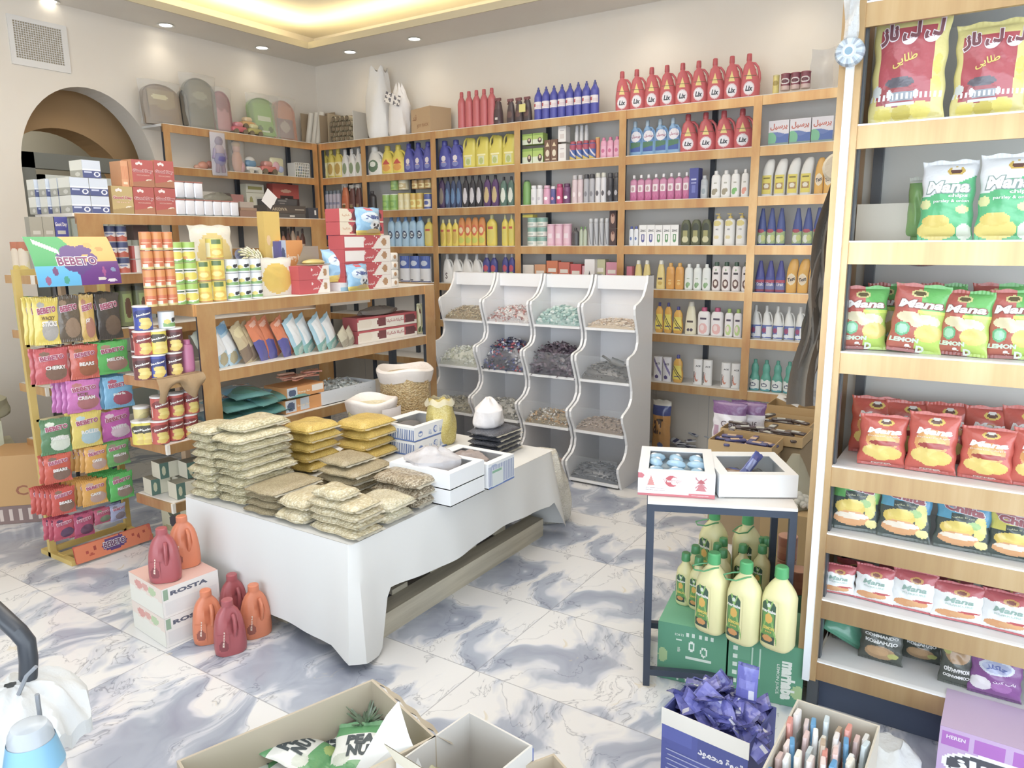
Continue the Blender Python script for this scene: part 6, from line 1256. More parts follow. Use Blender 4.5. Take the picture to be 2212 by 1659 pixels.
for i,(x,y,z,lab) in enumerate(((2.09,3.58,0,'rear lower'),(2.19,3.50,0,'middle lower'),(2.12,3.41,0,'front left lower'),(2.215,3.41,0,'front right lower'),(2.12,3.54,.085,'rear upper'),(2.20,3.43,.085,'front upper'))):
    carton(.10,.082,.09,side='#dcd4bc',front=gv,top='#8d8672',name='fruit_box').put((x,y,zs3+z),-.12,'cream and green fruit box, %s, on the lowest end shelf'%lab,'fruit boxes')
p=onz(346,1150,0); carton(.40,.22,.30,side='#cfc7a6',front=[('bg','#d6ceac'),('e',.30,.68,.16,.24,'#5a6048'),('e',.32,.35,.14,.2,'#4a3f48'),('e',.30,.15,.28,.10,'#b9a878'),('e',.85,.6,.22,.22,'#4c5f46')],texts=(T('JAMS',.68,.99,.6,'#e6dfc0',h=.12,bold=.02),),left='#c4bc9c',name='cardboard_box').put((2.25+.15,3.64,.001),-PI/2,'carton with pineapple and grapes print on the floor under the end shelf')
for i,(x,y,z) in enumerate(((2.38,3.47,0),(2.55,3.52,0),(2.42,3.5,.07))):
    blob_bag('dark_sack','black net sack, %s, on the lowest shelf behind the sacks of nuts'%('left','right','upper')[i],'bag',(x,y,L1[3]+z+.001),.11,.09,.12,'#4a443f',i,40+i,P_FOIL,ptop=.5)
# ================================================================ sweets packets on the yellow stand
def bb(w,h,c,c2,word,layers=None,tc='#b0486a',oc='#fbeef2',seed=0,bty=.74):
    L=layers or [('bg',c),('e',.62,.30,.34,.22,c2),('e',.3,.85,.15,.06,c2)]
    tx=[T('BEBETO',.14,.88,bty,tc,h=.13,bold=.04,outline=oc,rot=4)]
    for i,wd in enumerate(word): tx.append(T(wd,.28,.28+.11*len(wd) if len(wd)<6 else .92,bty-.17-.12*i,'#f6f2ee' if i else '#7a5a34',h=.11 if i else .085,bold=.04))
    return pouch(w,h,.022,L,tx,name='sweets_packet',cat='packet',seed=seed,nu=44,nv=48,crimp=.07)
BP=[ # px0,px1,py top,py bottom,depth count,colour,colour2,words,label,tilt
 (76,132,643,745,3,'#ecd24a','#b7b2ac',('WACKY','STICKS'),'yellow long sweets packet',-4),
 (128,180,638,738,2,'#6a5c4a','#a08468',(),'dark brown long sweets packet',0),
 (178,211,636,738,2,'#d9b050','#c0826a',('','JOY'),'golden long sweets packet',0),
 (214,268,633,732,4,'#4c443c','#7a6450',(),'black long sweets packet',2),
 (76,152,752,828,2,'#d0585c','#8a6a58',('','CHERRY'),'cherry red sweets packet',-4),
 (154,216,745,818,3,'#d4614a','#a8643f',('','BEARS'),'orange-red bears sweets packet',-3),
 (210,282,737,806,3,'#5dc45a','#b98a78',('','MELON'),'bright green melon sweets packet, upper right',0),
 (144,220,820,890,4,'#d978c0','#c27a7a',('ICE','CREAM'),'pink ice cream sweets packet',-6),
 (226,291,812,880,4,'#7fbfe4','#c05a70',('','park'),'sky blue sweets packet',-3),
 (88,158,903,980,1,'#5a8a5c','#dfe6d4',('','WATERMELON'),'dark green watermelon sweets packet',-6),
 (154,224,890,965,2,'#e8cf5a','#b8d4dc',('','ROLLER'),'yellow roller sweets packet',-6),
 (222,287,885,950,1,'#d860b8','#efd0dc',('','WHITE'),'magenta and white sweets packet',2),
 (96,158,980,1042,2,'#d4573f','#8a6a5a',('','BEARS'),'orange-red bears packet below the watermelon one',-5),
 (184,234,963,1018,5,'#e5a53a','#c9a494',('','CAKE'),'amber cake sweets packet, upper bundle',-5),
 (229,283,952,1005,2,'#6cb05a','#9c8a74',('','MELON'),'green melon sweets packet in the middle right',0),
 (112,166,1052,1110,5,'#cf4a3a','#8a6452',('','BEARS'),'red bears sweets packet, bottom left bundle',-4),
 (178,234,1036,1090,5,'#e5a53a','#c9a494',('','CAKE'),'amber cake sweets packet, lower bundle',-5),
 (238,292,1020,1078,5,'#55c255','#a48a78',('','MELON'),'bright green melon sweets packet, lower right bundle',0),
 (116,164,1116,1164,3,'#c4425c','#5f3a60',(),'crimson berry sweets packet, bottom row left',-4),
 (160,206,1108,1158,2,'#b8406a','#6a3a5a',(),'crimson berry sweets packet, bottom row middle',-4),
 (203,242,1097,1130,2,'#c05070','#7a8a6a',(),'rose sweets packet in the bottom row',-5),
 (238,274,1088,1124,2,'#a6a8c8','#8a7a84',(),'lilac-blue sweets packet at the bottom row right',-4)]
for px0,px1,pt,pb_,n,c,c2,wd,lab,tl in BP:
    y0=3.865 if pb_<960 else 3.84
    a=ony(px0,pb_,y0); b_=ony(px1,pb_,y0); top=ony((px0+px1)/2,pt,y0); w=b_.x-a.x; h=top.z-(a.z+b_.z)/2
    K=bb(w*1.0,h,c,c2,wd,seed=len(lab))
    z=(a.z+b_.z)/2
    for i in range(n):
        K.put(((a.x+b_.x)/2-.012*i,y0+.026*i-.0,z+.002*i),0,lab+(', '+('front' if i==0 else ORD[i]+' behind')+' of its hook' if n>1 else ' hanging on the yellow stand'),'sweets packets on the yellow stand',rot=(0,R(-tl*.5),random.uniform(-.06,.06)))
# the violet-edged packet pile at the foot and header bits
# ================================================================ contents of the sweet bins
def binheap(row,colm,n,fn,heap,base,lab,seed,backz=.03,m=None):
    y=(BY[colm]+BY[colm+1])/2; x0=fx[row]; d=.17
    o=scatter('loose_sweets',lab,'sweets',(x0+d/2+.0,y,shz[row]+.001),.17,d/2,n,fn,heap,seed,m or P_FOIL,base,rz=-PI/2,backz=backz); return o
# column 0 is the right-hand one in the picture (nearest y)
binheap(0,3,170,wrapped(['#b59a6a','#c9b080','#8f7a50','#d4c49a'],.013),.055,'#a38a60','golden wrapped sweets in the top left bin',1,.05)
binheap(0,2,170,wrapped(['#e9e2e0','#c98a80','#efe9e6','#b9685c','#ddd6d4'],.016),.07,'#d9cfcc','white and red wrapped sweets in the second top bin',2,.05)
binheap(0,1,190,sweet(['#a8cfc4','#c4dcd4','#8fb8ae','#dfe9e4','#7aa49c'],.014,(1.3,1,.8)),.09,'#a9c4bc','mint foil sweets in the third top bin',3,.05)
binheap(0,0,220,sweet(['#dcc3a4','#e6d2b8','#c9a888','#ecdcc8'],.008),.05,'#d4bc9c','pale pink nuts in the top right bin',4,.01)
binheap(1,3,170,wrapped(['#dfe0d0','#cfd0bc','#eeeee4','#c2c4a8'],.014),.10,'#d4d4c4','pale cream wrapped sweets in the second row left bin',5,.05)
binheap(1,2,190,wrapped(['#2f3550','#4a4f80','#a8404c','#c9c9d0','#3a3a48','#5a64a0'],.020),.14,'#4a4858','dark blue, red and silver wrapped sweets heaped high',6,.10)
binheap(1,1,190,wrapped(['#4a3a4c','#5c4a5c','#3c3040','#7a6474'],.022),.14,'#463a48','dark plum wrapped sweets heaped high',7,.10)
binheap(1,0,230,sweet(['#6e6a66','#5a5654','#85807a','#4c4a4a'],.009,(2,.5,.4)),.09,'#6a6664','dark grey seeds in the second row right bin',8,.04)
binheap(2,3,120,wrapped(['#a39c84','#c4bca0','#7c7460'],.012),.05,'#a39c88','olive wrapped sweets in the third row left bin',9,.05)
binheap(2,2,170,sweet(['#a8a498','#8c887c','#c4bfb0','#6f6c64'],.011,(1.3,1,.8)),.09,'#96928a','grey-beige pebbly sweets in the third row second bin',10,.05)
binheap(2,1,160,wrapped(['#a89878','#c9b48c','#e6e2dc','#7a6a54','#d4a468'],.014),.06,'#a8987c','brown and cream wrapped sweets in the third row third bin',11,.03)
binheap(2,0,220,sweet(['#a08c7c','#b8a08c','#877466','#c4ae98'],.008,(1.4,.7,.6)),.06,'#9c8878','brown kernels in the third row right bin',12,.03)
binheap(3,1,140,sweet(['#c9a898','#b8948a','#ddc4b4'],.010),.05,'#c0a498','rosy nuts in the bottom third bin',13,.03)
binheap(3,0,230,sweet(['#6c7078','#5a5e68','#84888f','#4c5058'],.008,(2,.5,.4)),.07,'#686c74','slate grey seeds in the bottom right bin',14,.04)
binheap(3,2,120,sweet(['#c9b49c','#b8a08a'],.010),.05,'#b8a48c','tan nuts in the bottom second bin',15,.03)
# two scoops in the dark seed bin
t=thing('scoop','grey metal scoop standing in the dark grey seeds','scoop',(4.45,(BY[0]+BY[1])/2-.10,shz[1]+.11),-.4,None,(R(20),R(-30),0)); b=MB(); b.grid(lambda u,v:(.03*math.cos(PI*u),.09*v,-.03*math.sin(PI*u)*(1-.3*v)),10,6,lambda u,v:lin('#6c6a68')); b.build('bowl',P_PLAST,t); b=MB(); b.tube([(0,.09,-.01),(0,.15,.01)],.008,'#6c6a68',8); b.build('handle',P_PLAST,t)
# ================================================================ nuts and grain on the table
def grain(name,cols,scale,bump=.6,gloss=.3,rand=1.0):
    m,nt,b=nodes(name); t=nt.nodes.new('ShaderNodeTexCoord'); v=nt.nodes.new('ShaderNodeTexVoronoi'); v.inputs['Scale'].default_value=scale; v.inputs['Randomness'].default_value=rand
    mp=nt.nodes.new('ShaderNodeMapping'); mp.inputs['Scale'].default_value=(1,1.5,1.6); nt.links.new(t.outputs['Object'],mp.inputs[0]); nt.links.new(mp.outputs[0],v.inputs['Vector'])
    sp=nt.nodes.new('ShaderNodeSeparateColor'); nt.links.new(v.outputs['Color'],sp.inputs[0])
    c=ramp(nt,sp.outputs[0],[(i/max(1,len(cols)-1),q) for i,q in enumerate(cols)])
    edge=ramp(nt,v.outputs['Distance'],[(.25,'#ffffff'),(.62,cols[0])]); 
    mx=nt.nodes.new('ShaderNodeMix'); mx.data_type='RGBA'; mx.blend_type='MULTIPLY'; mx.inputs[0].default_value=.45; nt.links.new(c,mx.inputs[6]); nt.links.new(edge,mx.inputs[7])
    nt.links.new(mx.outputs[2],b.inputs['Base Color']); b.inputs['Roughness'].default_value=.5; b.inputs['Coat Weight'].default_value=.6; b.inputs['Coat Roughness'].default_value=.15
    u=nt.nodes.new('ShaderNodeBump'); u.inputs['Strength'].default_value=bump; u.inputs['Distance'].default_value=.008; u.invert=True; nt.links.new(v.outputs['Distance'],u.inputs['Height']); nt.links.new(u.outputs['Normal'],b.inputs['Normal'])
    nf,_=noise(nt,t.outputs['Object'],26,3); u2=nt.nodes.new('ShaderNodeBump'); u2.inputs['Strength'].default_value=.5; u2.inputs['Distance'].default_value=.01; nt.links.new(nf,u2.inputs['Height']); nt.links.new(u2.outputs['Normal'],b.inputs['Coat Normal'])
    return m
G_SEED=grain('pumpkin_seeds',['#c9bd92','#e0d6b0','#ece4c4','#d4c89c'],85)
G_YEL=grain('yellow_lentils',['#dcb63c','#efd058','#f2d968','#e3c04a'],190,.4)
G_BRN=grain('brown_grain',['#a8966e','#bdae88','#c9ba94'],220,.35)
G_WAL=grain('walnut_pieces',['#8f7c5c','#c4b290','#e2d6bc','#a58f6a'],95,.8)
G_NUT=grain('pale_nuts',['#d2c49c','#e2d6b2','#ebe2c6'],75)
G_OAT=grain('pale_oats',['#dcd3b0','#e8e0c4','#f0ead4','#c9bd98'],120)
G_DRK=grain('dark_seeds',['#3f4350','#565a68','#6a6e7c'],160,.5)
G_PEA=grain('roasted_peanuts',['#caa868','#dcc084','#e8d09c','#bf9a5c'],60,.9)
G_LEN=grain('split_peas',['#dcc656','#ecdc7c','#f2e694'],150,.5)
def nutbag(w,d,t,seed,m,cat='bag',name='nut_bag'):
    """a filled clear bag lying flat: plump body plus thin sealed fins at both short ends"""
    rnd=random.Random(seed); ph=[rnd.uniform(0,6) for _ in range(5)]; k=Kit(name,cat)
    def S(u,v,o=0,side=1):
        a=abs(2*u-1); c=abs(2*v-1); f=max(0,1-a**5)**.5*max(0,1-c**4.5)**.5
        z=t/2+side*t/2*f*(1+.10*math.sin(u*7+ph[0])*math.sin(v*6+ph[1])+.05*math.sin(u*17+ph[2])*math.sin(v*13+ph[3]))
        x=(u-.5)*w*(1-.05*c**3)+.004*math.sin(v*11+ph[4]); y=(v-.5)*d*(1-.05*a**3)
        return (x,y,z-(.14*t*(a**4) if side>0 else -.0))
    b=MB(); b.grid(S,22,22,lambda u,v:(1,1,1)); b.grid(lambda u,v:S(u,v,0,-1),16,16,lambda u,v:(1,1,1),flip=True); k.add('filled_bag',b,m)
    b=MB()
    for sg in (0,1):
        b.grid(lambda u,v:((u-.5)*w*.9,(-d/2+.006-.014*v) if sg==0 else (d/2-.006+.014*v),t*.42+.002*math.sin(u*23+ph[0])*v-.004*v),12,2,lambda u,v:lin('#e6e0cc'))
    k.add('sealed_end',b,M_FIN); return k
M_FIN=printed(.12,.4,60,alpha=.55)
def stack(x,y,w,d,n,th,mat_,desc,grp,rz=0,where='',seed=0,z0=TZ+.006,axis=0,jit=.012,topn=None,orient=0):
    ks=[nutbag(w,d,th*1.12,seed+i,mat_) for i in range(2)]
    rnd=random.Random(seed); z=z0
    for i in range(n):
        nm=('bottom' if i==0 else ('top' if i==n-1 else ORD[i]+' from bottom')) if n>1 else ''
        ks[i%2].put((x+w/2+rnd.uniform(-jit,jit),y+d/2+rnd.uniform(-jit,jit),z),rz+rnd.uniform(-.05,.05)+orient+(PI if i%2 else 0),desc+(', '+nm if nm else '')+(' '+where if where else ''),grp if n>1 else None); z+=th
    return z
stack(1.885,2.80,.20,.17,9,.036,G_SEED,'bag of pale pumpkin seeds','pumpkin seeds far left stack',where='in the far left corner stack',seed=1)
stack(1.90,2.62,.30,.19,8,.038,G_SEED,'large bag of pumpkin seeds','pumpkin seeds big stack',where='of the tallest stack',seed=11)
stack(1.92,2.66,.27,.17,1,.045,G_SEED,'plump pumpkin seed bag crowning the tallest stack','x',seed=15,z0=TZ+.006+8*.038)
stack(2.12,2.80,.22,.17,8,.036,G_SEED,'bag of pumpkin seeds','pumpkin seeds rear stack',where='of the stack behind the tallest',seed=19)
stack(1.885,2.41,.28,.19,4,.028,G_BRN,'flat bag of fine brown grain','brown grain front stack',where='of the front brown stack',seed=21)
stack(1.885,2.235,.22,.17,2,.05,G_NUT,'plump bag of pale nuts','pale nuts left stack',where='of the low stack between grain and nuts',seed=31)
stack(1.885,1.945,.165,.27,4,.033,G_NUT,'bag of pale nuts','pale nuts corner stack',where='of the stack at the near table corner',seed=41)
stack(1.90,2.03,.12,.16,1,.04,G_NUT,'small bag of pale nuts topping the near corner stack','x',seed=45,z0=TZ+.006+4*.033)
stack(2.06,1.95,.175,.20,2,.045,G_OAT,'bag of white oats','white oats stack',where='right of the near corner stack',seed=51)
stack(2.25,1.96,.21,.26,3,.043,G_WAL,'bag of broken walnut pieces','walnut stack',where='beside the white boxes',seed=61)
stack(2.20,2.27,.27,.24,4,.032,G_BRN,'bag of sandy brown grain','brown grain middle stack',where='of the middle brown stack',seed=71)
stack(2.22,2.33,.20,.18,1,.03,G_BRN,'smaller bag of sandy grain on top of the middle stack','x',seed=75,z0=TZ+.006+4*.032+.004)
stack(2.36,2.72,.22,.20,5,.048,G_YEL,'yellow lentil bag','yellow lentils left stack',where='of the left yellow stack',seed=81)
stack(2.64,2.62,.26,.22,4,.052,G_YEL,'yellow lentil bag','yellow lentils right stack',where='of the right yellow stack',seed=91)
stack(3.08,2.12,.25,.20,5,.026,G_DRK,'bag of near-black seeds','dark seeds stack',where='at the far right of the table',seed=101)
# white pastry boxes with blue windmill print
def windmill(u,v,c,s=1.0):
    return [('t',u,v-.22*s,.07*s,.30*s,c),('q',u,v+.18*s,.06*s,3.2,.05,c),('q',u,v+.18*s,.06*s,-3.2,.05,c),('r',u-.10*s,u+.10*s,v+.17*s,v+.20*s,c),('r',u-.010*s,u+.010*s,v+.02,v+.36*s,c)]
pf=lambda c:[('bg','#f1f3f6'),('r',0,1,0,.10,c),('e',.14,.48,.06,.22,'#9fb2d6'),('e',.14,.5,.045,.15,'#f1f3f6'),('e',.14,.58,.04,.06,c),('e',.52,.52,.055,.26,c),('e',.535,.52,.04,.20,'#dfe6f2'),('t',.40,.2,.02,.5,'#a9bbdc'),('t',.36,.25,.02,.4,'#a9bbdc'),('t',.64,.2,.02,.5,'#a9bbdc'),('t',.68,.25,.02,.4,'#a9bbdc')]+windmill(.86,.42,c)
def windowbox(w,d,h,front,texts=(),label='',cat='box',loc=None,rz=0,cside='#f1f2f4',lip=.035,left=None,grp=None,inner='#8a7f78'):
    t=thing('pastry_box',label,cat,loc,rz,grp)
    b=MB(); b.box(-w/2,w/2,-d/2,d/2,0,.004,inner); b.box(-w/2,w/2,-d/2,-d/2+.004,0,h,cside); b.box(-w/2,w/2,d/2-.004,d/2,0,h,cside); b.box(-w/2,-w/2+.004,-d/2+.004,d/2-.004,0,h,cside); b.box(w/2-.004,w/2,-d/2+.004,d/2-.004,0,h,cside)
    b.build('body',P_CARD,t,smooth=False)
    b=MB(); z0,z1=h,h+.003; b.box(-w/2,w/2,-d/2,-d/2+lip,z0,z1,cside); b.box(-w/2,w/2,d/2-lip*1.6,d/2,z0,z1,cside); b.box(-w/2,-w/2+lip,-d/2+lip,d/2-lip*1.6,z0,z1,cside); b.box(w/2-lip,w/2,-d/2+lip,d/2-lip*1.6,z0,z1,cside); b.build('lid',P_CARD,t,smooth=False)
    if front or texts:
        S=lambda u,v,o=0:(-w/2+w*u,-d/2-.0008-o,h*v); b=MB()
        if front: b.grid(S,110,40,paint(front))
        for q in texts: b.text(q[0],S,*q[1:-1],**q[-1])
        b.build('printed_front',P_CARD,t)
    if left:
        S2=lambda u,v,o=0:(-w/2-.0008-o,d/2-d*u,h*v); b=MB(); b.grid(S2,100,20,paint(left)); b.build('printed_side',P_CARD,t)
    return t
stripes=[('bg','#eef2f8'),('p',22,.5,.12,.85,'#4f6fae'),('r',0,1,0,.10,'#5a7cc4')]
kx,ky=2.88,2.50
for i in range(2): windowbox(.33,.27,.073,pf('#5a7cc4'),(T('Tazeny',.475,.565,.52,'#eef2f8',h=.14),),'blue windmill pastry box, %s of two behind the white boxes'%('lower','upper')[i],loc=(kx+.165,ky+.135,TZ+.007+.078*i),left=stripes,grp='blue windmill boxes')
b=MB(); b.ell((0,0,0),(.09,.06,.025),'#6d6a6c',16,6); o=b.build('dark_loaf',P_PLAST,loc=(kx+.12,ky+.15,TZ+.13)); tag(o,'dark domed sweet inside the upper blue windmill box','sweet')
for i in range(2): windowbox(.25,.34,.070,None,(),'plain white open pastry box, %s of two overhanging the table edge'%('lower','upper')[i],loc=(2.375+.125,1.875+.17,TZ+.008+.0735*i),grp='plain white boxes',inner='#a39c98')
blob_bag('plastic_bag','crumpled clear bag bulging out of the upper plain white box','bag',(2.50,2.07,TZ+.095),.10,.13,.12,'#dcd8dc',.4,61,printed(.15,.7,25,alpha=.65),ptop=.7)
windowbox(.21,.33,.115,[('bg','#eef1f6'),('r',0,1,0,.07,'#5a7cc4'),('p',30,.5,.10,.9,'#5373b4'),('r',.12,.55,.05,.72,'#dfe6e6'),('r',.14,.5,.6,.70,'#8ac0a0'),('e',.2,.9,.1,.06,'#aab8d8')],(),'open pastry box with blue stripes overhanging the table edge',loc=(2.645+.105,1.865+.165,TZ+.008))
b=MB(); 
blob_bag('plastic_bag','small clear bag of brown sweets in the blue-striped box','bag',(2.76,2.06,TZ+.05),.07,.10,.08,'#b8a8a4',.4,62,printed(.15,.7,25,alpha=.8),ptop=.5)
# sacks: yellow split peas, white knotted bag, peanuts, white pouch
o=blob_bag('pea_sack','upright clear bag of yellow split peas at the back of the table','sack',(3.17,2.56,TZ+.007),.085,.085,.24,'#ffffff',0,71,G_LEN,ptop=.15); b=MB(); b.grid(lambda u,v:((.086-.02*v)*math.cos(2*PI*u),(.086-.02*v)*math.sin(2*PI*u),.225+.03*v+.008*math.sin(u*40)),40,3,lambda u,v:lin('#ece6cc')); b.build('bag_rim',M_FIN,o)
blob_bag('plastic_bag','white translucent knotted bag leaning beside the split peas','bag',(3.20,2.25,TZ+.006+5*.026+.004),.10,.08,.15,'#efeaea',.3,72,M_CARR,ptop=.75)
def sack(x,y,r,h,m,lab,loc_z=.001,rim='#eee4dc',seed=0,fillh=.86):
    t=thing('open_sack',lab,'sack',(x,y,loc_z)); rnd=random.Random(seed)
    b=MB(); n=32; rings=[[(r*(.86+.14*math.sin(min(1,v*1.2)*PI*.6))*math.cos(2*PI*j/n)*(1+.03*math.sin(5*j*.4+v*6)),r*(.86+.14*math.sin(min(1,v*1.2)*PI*.6))*math.sin(2*PI*j/n)*(1+.03*math.cos(4*j*.4+v*5)),h*fillh*v) for j in range(n)] for v in [k/8 for k in range(9)]]
    b.ring_stack(rings,lambda k,j:(1,1,1)); b.build('contents',m,t)
    b=MB(); 
    def rimf(u,v): 
        a=2*PI*u; k=v; rr=r*(1.0+.10*math.sin(k*PI)+ .02*math.sin(7*a+seed)); rr=rr*(1-.25*max(0,k-.55)/.45)
        z=h*fillh-.045+.085*math.sin(min(1,k*1.15)*PI*.55)-.05*max(0,k-.7)/.3+.010*math.sin(3*a+seed); return (rr*math.cos(a),rr*math.sin(a),z)
    b.grid(rimf,48,10,lambda u,v:lin(rim)); b.build('rolled_rim',P_CLOTH_S,t); return t
P_CLOTH_S=printed(.5,.4,30)
pz=ony(882,770,3.14)
sack(3.56,3.155,.165,.90,G_PEA,'tall open sack of roasted peanuts behind the table',seed=2)
sack(3.13,3.04-.0,.14,.42,grain('white_chips',['#dcd09a','#ece2b8','#e6d9a4'],40,.9),'open sack of cream chips in front of the peanut sack',loc_z=.30,seed=5)
b=MB(); b.box(-.16,.16,-.09,.10,0,.295,'#b99a78'); tag(b.build('wooden_crate',M_WOOD,loc=(3.12,3.10,.001),smooth=False),'wooden crate behind the table lifting the sack of cream chips','crate')
b=MB(); b.grid(lambda u,v:((u-.5)*.16,-.155-.02*math.sin(u*PI),.36-.13*v),12,8,lambda u,v:lin('#f1e6e2')); b.text('زتوکلی',lambda u,v,o=0:((u-.5)*.16,-.157-.02*math.sin(u*PI)-o,.23+.13*v),.25,.8,.4,'#8a7a78',h=.2); b.text('ــــ',lambda u,v,o=0:((u-.5)*.16,-.157-.02*math.sin(u*PI)-o,.23+.13*v),.2,.5,.8,'#d98a6c',h=.06) if False else None
o=b.build('printed_bag_flap',P_CARD,loc=(3.13,3.04,.30)); tag(o,'white bag flap with dark print hanging on the sack of cream chips','bag flap')
blob_bag('rice_sack','white woven sack on the floor beyond the table end','sack',(3.555,2.12,.001),.10,.16,.40,'#e9e6dc',.1,77,grain('rice',['#dcd8cc','#eeeae0','#e4e0d4'],90,.5),ptop=.4)
# ================================================================ juice jugs and green boxes
jcol={'orange':'#e07a48','red':'#b04a50'}
def juice(loc,rz,c,lab,rot=None,s=.82):
    w,h,d=.15*s,.27*s,.10*s; C=jcol[c]; k=Kit('juice_jug','jug')
    b=MB(); n=22; Z=[0,.02,.12,.35,.55,.70,.80,.87,.90]; Wd=[.42,.48,.5,.49,.45,.38,.28,.17,.15]
    Z=[0,.02,.1,.2,.35,.5,.6,.7,.78,.84,.88,.90]; Wd=[.43,.48,.5,.5,.49,.46,.43,.38,.31,.22,.16,.15]
    rings=[]
    for z,q in zip(Z,Wd):
        ring=[]
        for j in range(n):
            a=2*PI*j/n; x,y=sec(a,q*w,d/2*(1 if z<.5 else max(.45,1-(z-.5)*1.5)),2.8)
            # moulded grip recess down the front
            g=math.exp(-((x-.10*w)/(.09*w))**2)*math.exp(-((z-.55)/.17)**2)
            if y<0: y+=g*d*.26
            ring.append((x,y,z*h))
        rings.append(ring)
    b.ring_stack(rings,lambda k_,j:lin(C)); k.add('body',b,P_PLAST)
    b=MB(); b.lathe([(.885*h,w*.16),(.89*h,w*.185),(.985*h,w*.18),(h,w*.155)],C,20); k.add('cap',b,P_PLAST)
    b=MB(); b.tube([(.11*w,-d*.30,.74*h),(.13*w,-d*.46,.66*h),(.13*w,-d*.50,.52*h),(.12*w,-d*.48,.40*h),(.11*w,-d*.36,.32*h)],[w*.06]*5,C,8); k.add('grip',b,P_PLAST)
    b=MB(); S=lambda u,v,o=0:(-.42*w+.34*w*u,-(d/2)*max(0,1-abs((-.42+.34*u)/.5)**2.8)**(1/2.8)-.0012-o,h*(.08+.34*v))
    dk='#9c4a34' if c=='orange' else '#8a3038'
    b.grid(S,10,12,paint([('bg',C),('e',.5,.35,.42,.3,dk)])); b.text('Bou',S,.1,.95,.75,'#f0d4c0',h=.16,bold=.03,rot=80); k.add('paper_label',b,P_CARD)
    return k.put(loc,rz,lab,'juice jugs beside the table',rot=rot)
# the jugs stand between the cartons and the cloth
def atf(px,py,z=0): return onz(px,py,z)
bx1=Vector((1.60,2.58,0))
t_=-PI/2+.12
rosta=[('bg','#e9e4dc'),('r',0,.10,.1,.95,'#7a9a7c')]
for i in range(2):
    k=carton(.24,.125,.28,side='#e6dfd6',top='#e3b5a8',front=[('bg','#ece8e2'),('r',.05,.95,.1,.5,'#e2dfdc'),('r',.7,.85,.15,.3,'#8a8c90'),('r',.02,.10,.6,.95,'#8fae90')],texts=(T('ROSTA',.14,.8,.78,'#5a6074',h=.15,bold=.05),),left=[('bg','#ead9cc'),('w',.55,.05,18,0,'#e9e6da'),('e',.3,.75,.12,.15,'#e09a90'),('e',.7,.75,.12,.15,'#b9cfa0'),('e',.5,.78,.10,.12,'#e0a498')],name='carton_box')
    k.put((1.665,2.80,.001+.126*i),-.10,'pink and white carton, %s of two under the juice jugs'%('lower','upper')[i],'pink and white cartons')
zc=.254
juice((1.60,2.745,zc),-.75,'red','dark red juice jug on the left of the upper carton')
juice((1.725,2.80,zc),-.45,'orange','orange juice jug standing on the upper carton against the cloth')
juice((1.665,2.585,.001),-.55,'orange','orange juice jug on the floor at the left of three front jugs')
juice((1.815,2.62,.001),-.4,'red','dark red juice jug on the floor half hidden behind the others')
juice((1.66,2.44,.001),-.45,'red','dark red juice jug on the floor, front middle')
juice((1.80,2.46,.001),-.35,'orange','orange juice jug on the floor, front right against the cloth')
# lemon juice bottles: big two-litre and small ones, on green cartons under the stand
def lemon(big,hnd=True):
    w,h=(.108,.292) if big else (.064,.205); d=w*(.86 if big else 1); k=Kit('lemon_juice_bottle','bottle')
    P=[(0,.86),(.02,.96),(.05,1),(.62,1),(.70,.93),(.78,.66),(.84,.40),(.87,.34)] if big else [(0,.88),(.02,.97),(.05,1),(.60,1),(.68,.9),(.78,.48),(.85,.40)]
    b=MB(); n=20; b.ring_stack([[ (x,y,z*h) for x,y in (sec(2*PI*j/n,w/2*q,d/2*q,3.2 if big and z<.66 else 2.2) for j in range(n))] for z,q in P],lambda k_,j:lin('#ece5a4')); k.add('body',b,P_PLAST)
    b=MB(); z0=P[-1][0]; b.lathe([(z0*h-.002,w*.20),(z0*h,w*.215),(.985*h,w*.205),(h,w*.17)] if big else [(z0*h-.002,w*.24),(z0*h,w*.27),(.985*h,w*.25),(h,w*.21)],'#3c9a58' if not big else '#42ad62',18); k.add('cap',b,P_PLAST)
    if big and hnd:
        b=MB(); pts=[(w*.22*math.cos(a),-w*.22*math.sin(a)-w*.0,.835*h) for a in (.3,.9)]+[(-w*.1,-w*.45,.80*h),(-w*.42,-w*.50,.79*h),(-w*.60,-w*.32,.80*h),(-w*.40,-w*.12,.825*h),(-w*.2,0,.84*h)]; b.tube(pts,w*.025,'#3c9a58',6); k.add('cap_strap',b,P_PLAST)
    def S(u,v,o=0):
        z=.08+.54*v; x=(2*u-1)*(.60 if big else .72); e=3.2 if big else 2.2; return (x*w/2-(.15*w if big else 0)+0,-(d/2*max(0,1-abs(x-(.30 if big else 0)*1)**e)**(1/e)+.0012+o),z*h)
    b=MB(); b.grid(S,36,56,paint([('bg','#ece5a4'),('r',.1,.9,0,.86,'#2f5a44'),('e',.5,.84,.40,.15,'#2f5a44'),('r',.16,.84,.06,.74,'#5f9c4a'),('s',1,.7,1.05,.05,'#8fbf5c'),('s',1,-.7,.0,.04,'#8fbf5c'),('r',.1,.9,.0,.18,'#2a4c40'),('e',.52,.58,.2,.11,'#e8b43c'),('e',.5,.12,.28,.07,'#e09a4c'),('e',.5,.88,.10,.045,'#dfe6d8')]))
    b.text('marhaba',S,.12,.90,.75,'#f2f2ec',h=.075,bold=.04); 
    if big: b.text('LEMON',S,.22,.86,.36,'#ecd34a',h=.075,bold=.05); b.text('JUICE',S,.35,.72,.27,'#e9c24a',h=.045,bold=.04)
    else: b.text('LEMON',S,.2,.85,.34,'#ecd34a',h=.08,bold=.04)
    k.add('paper_label',b,P_CARD); return k
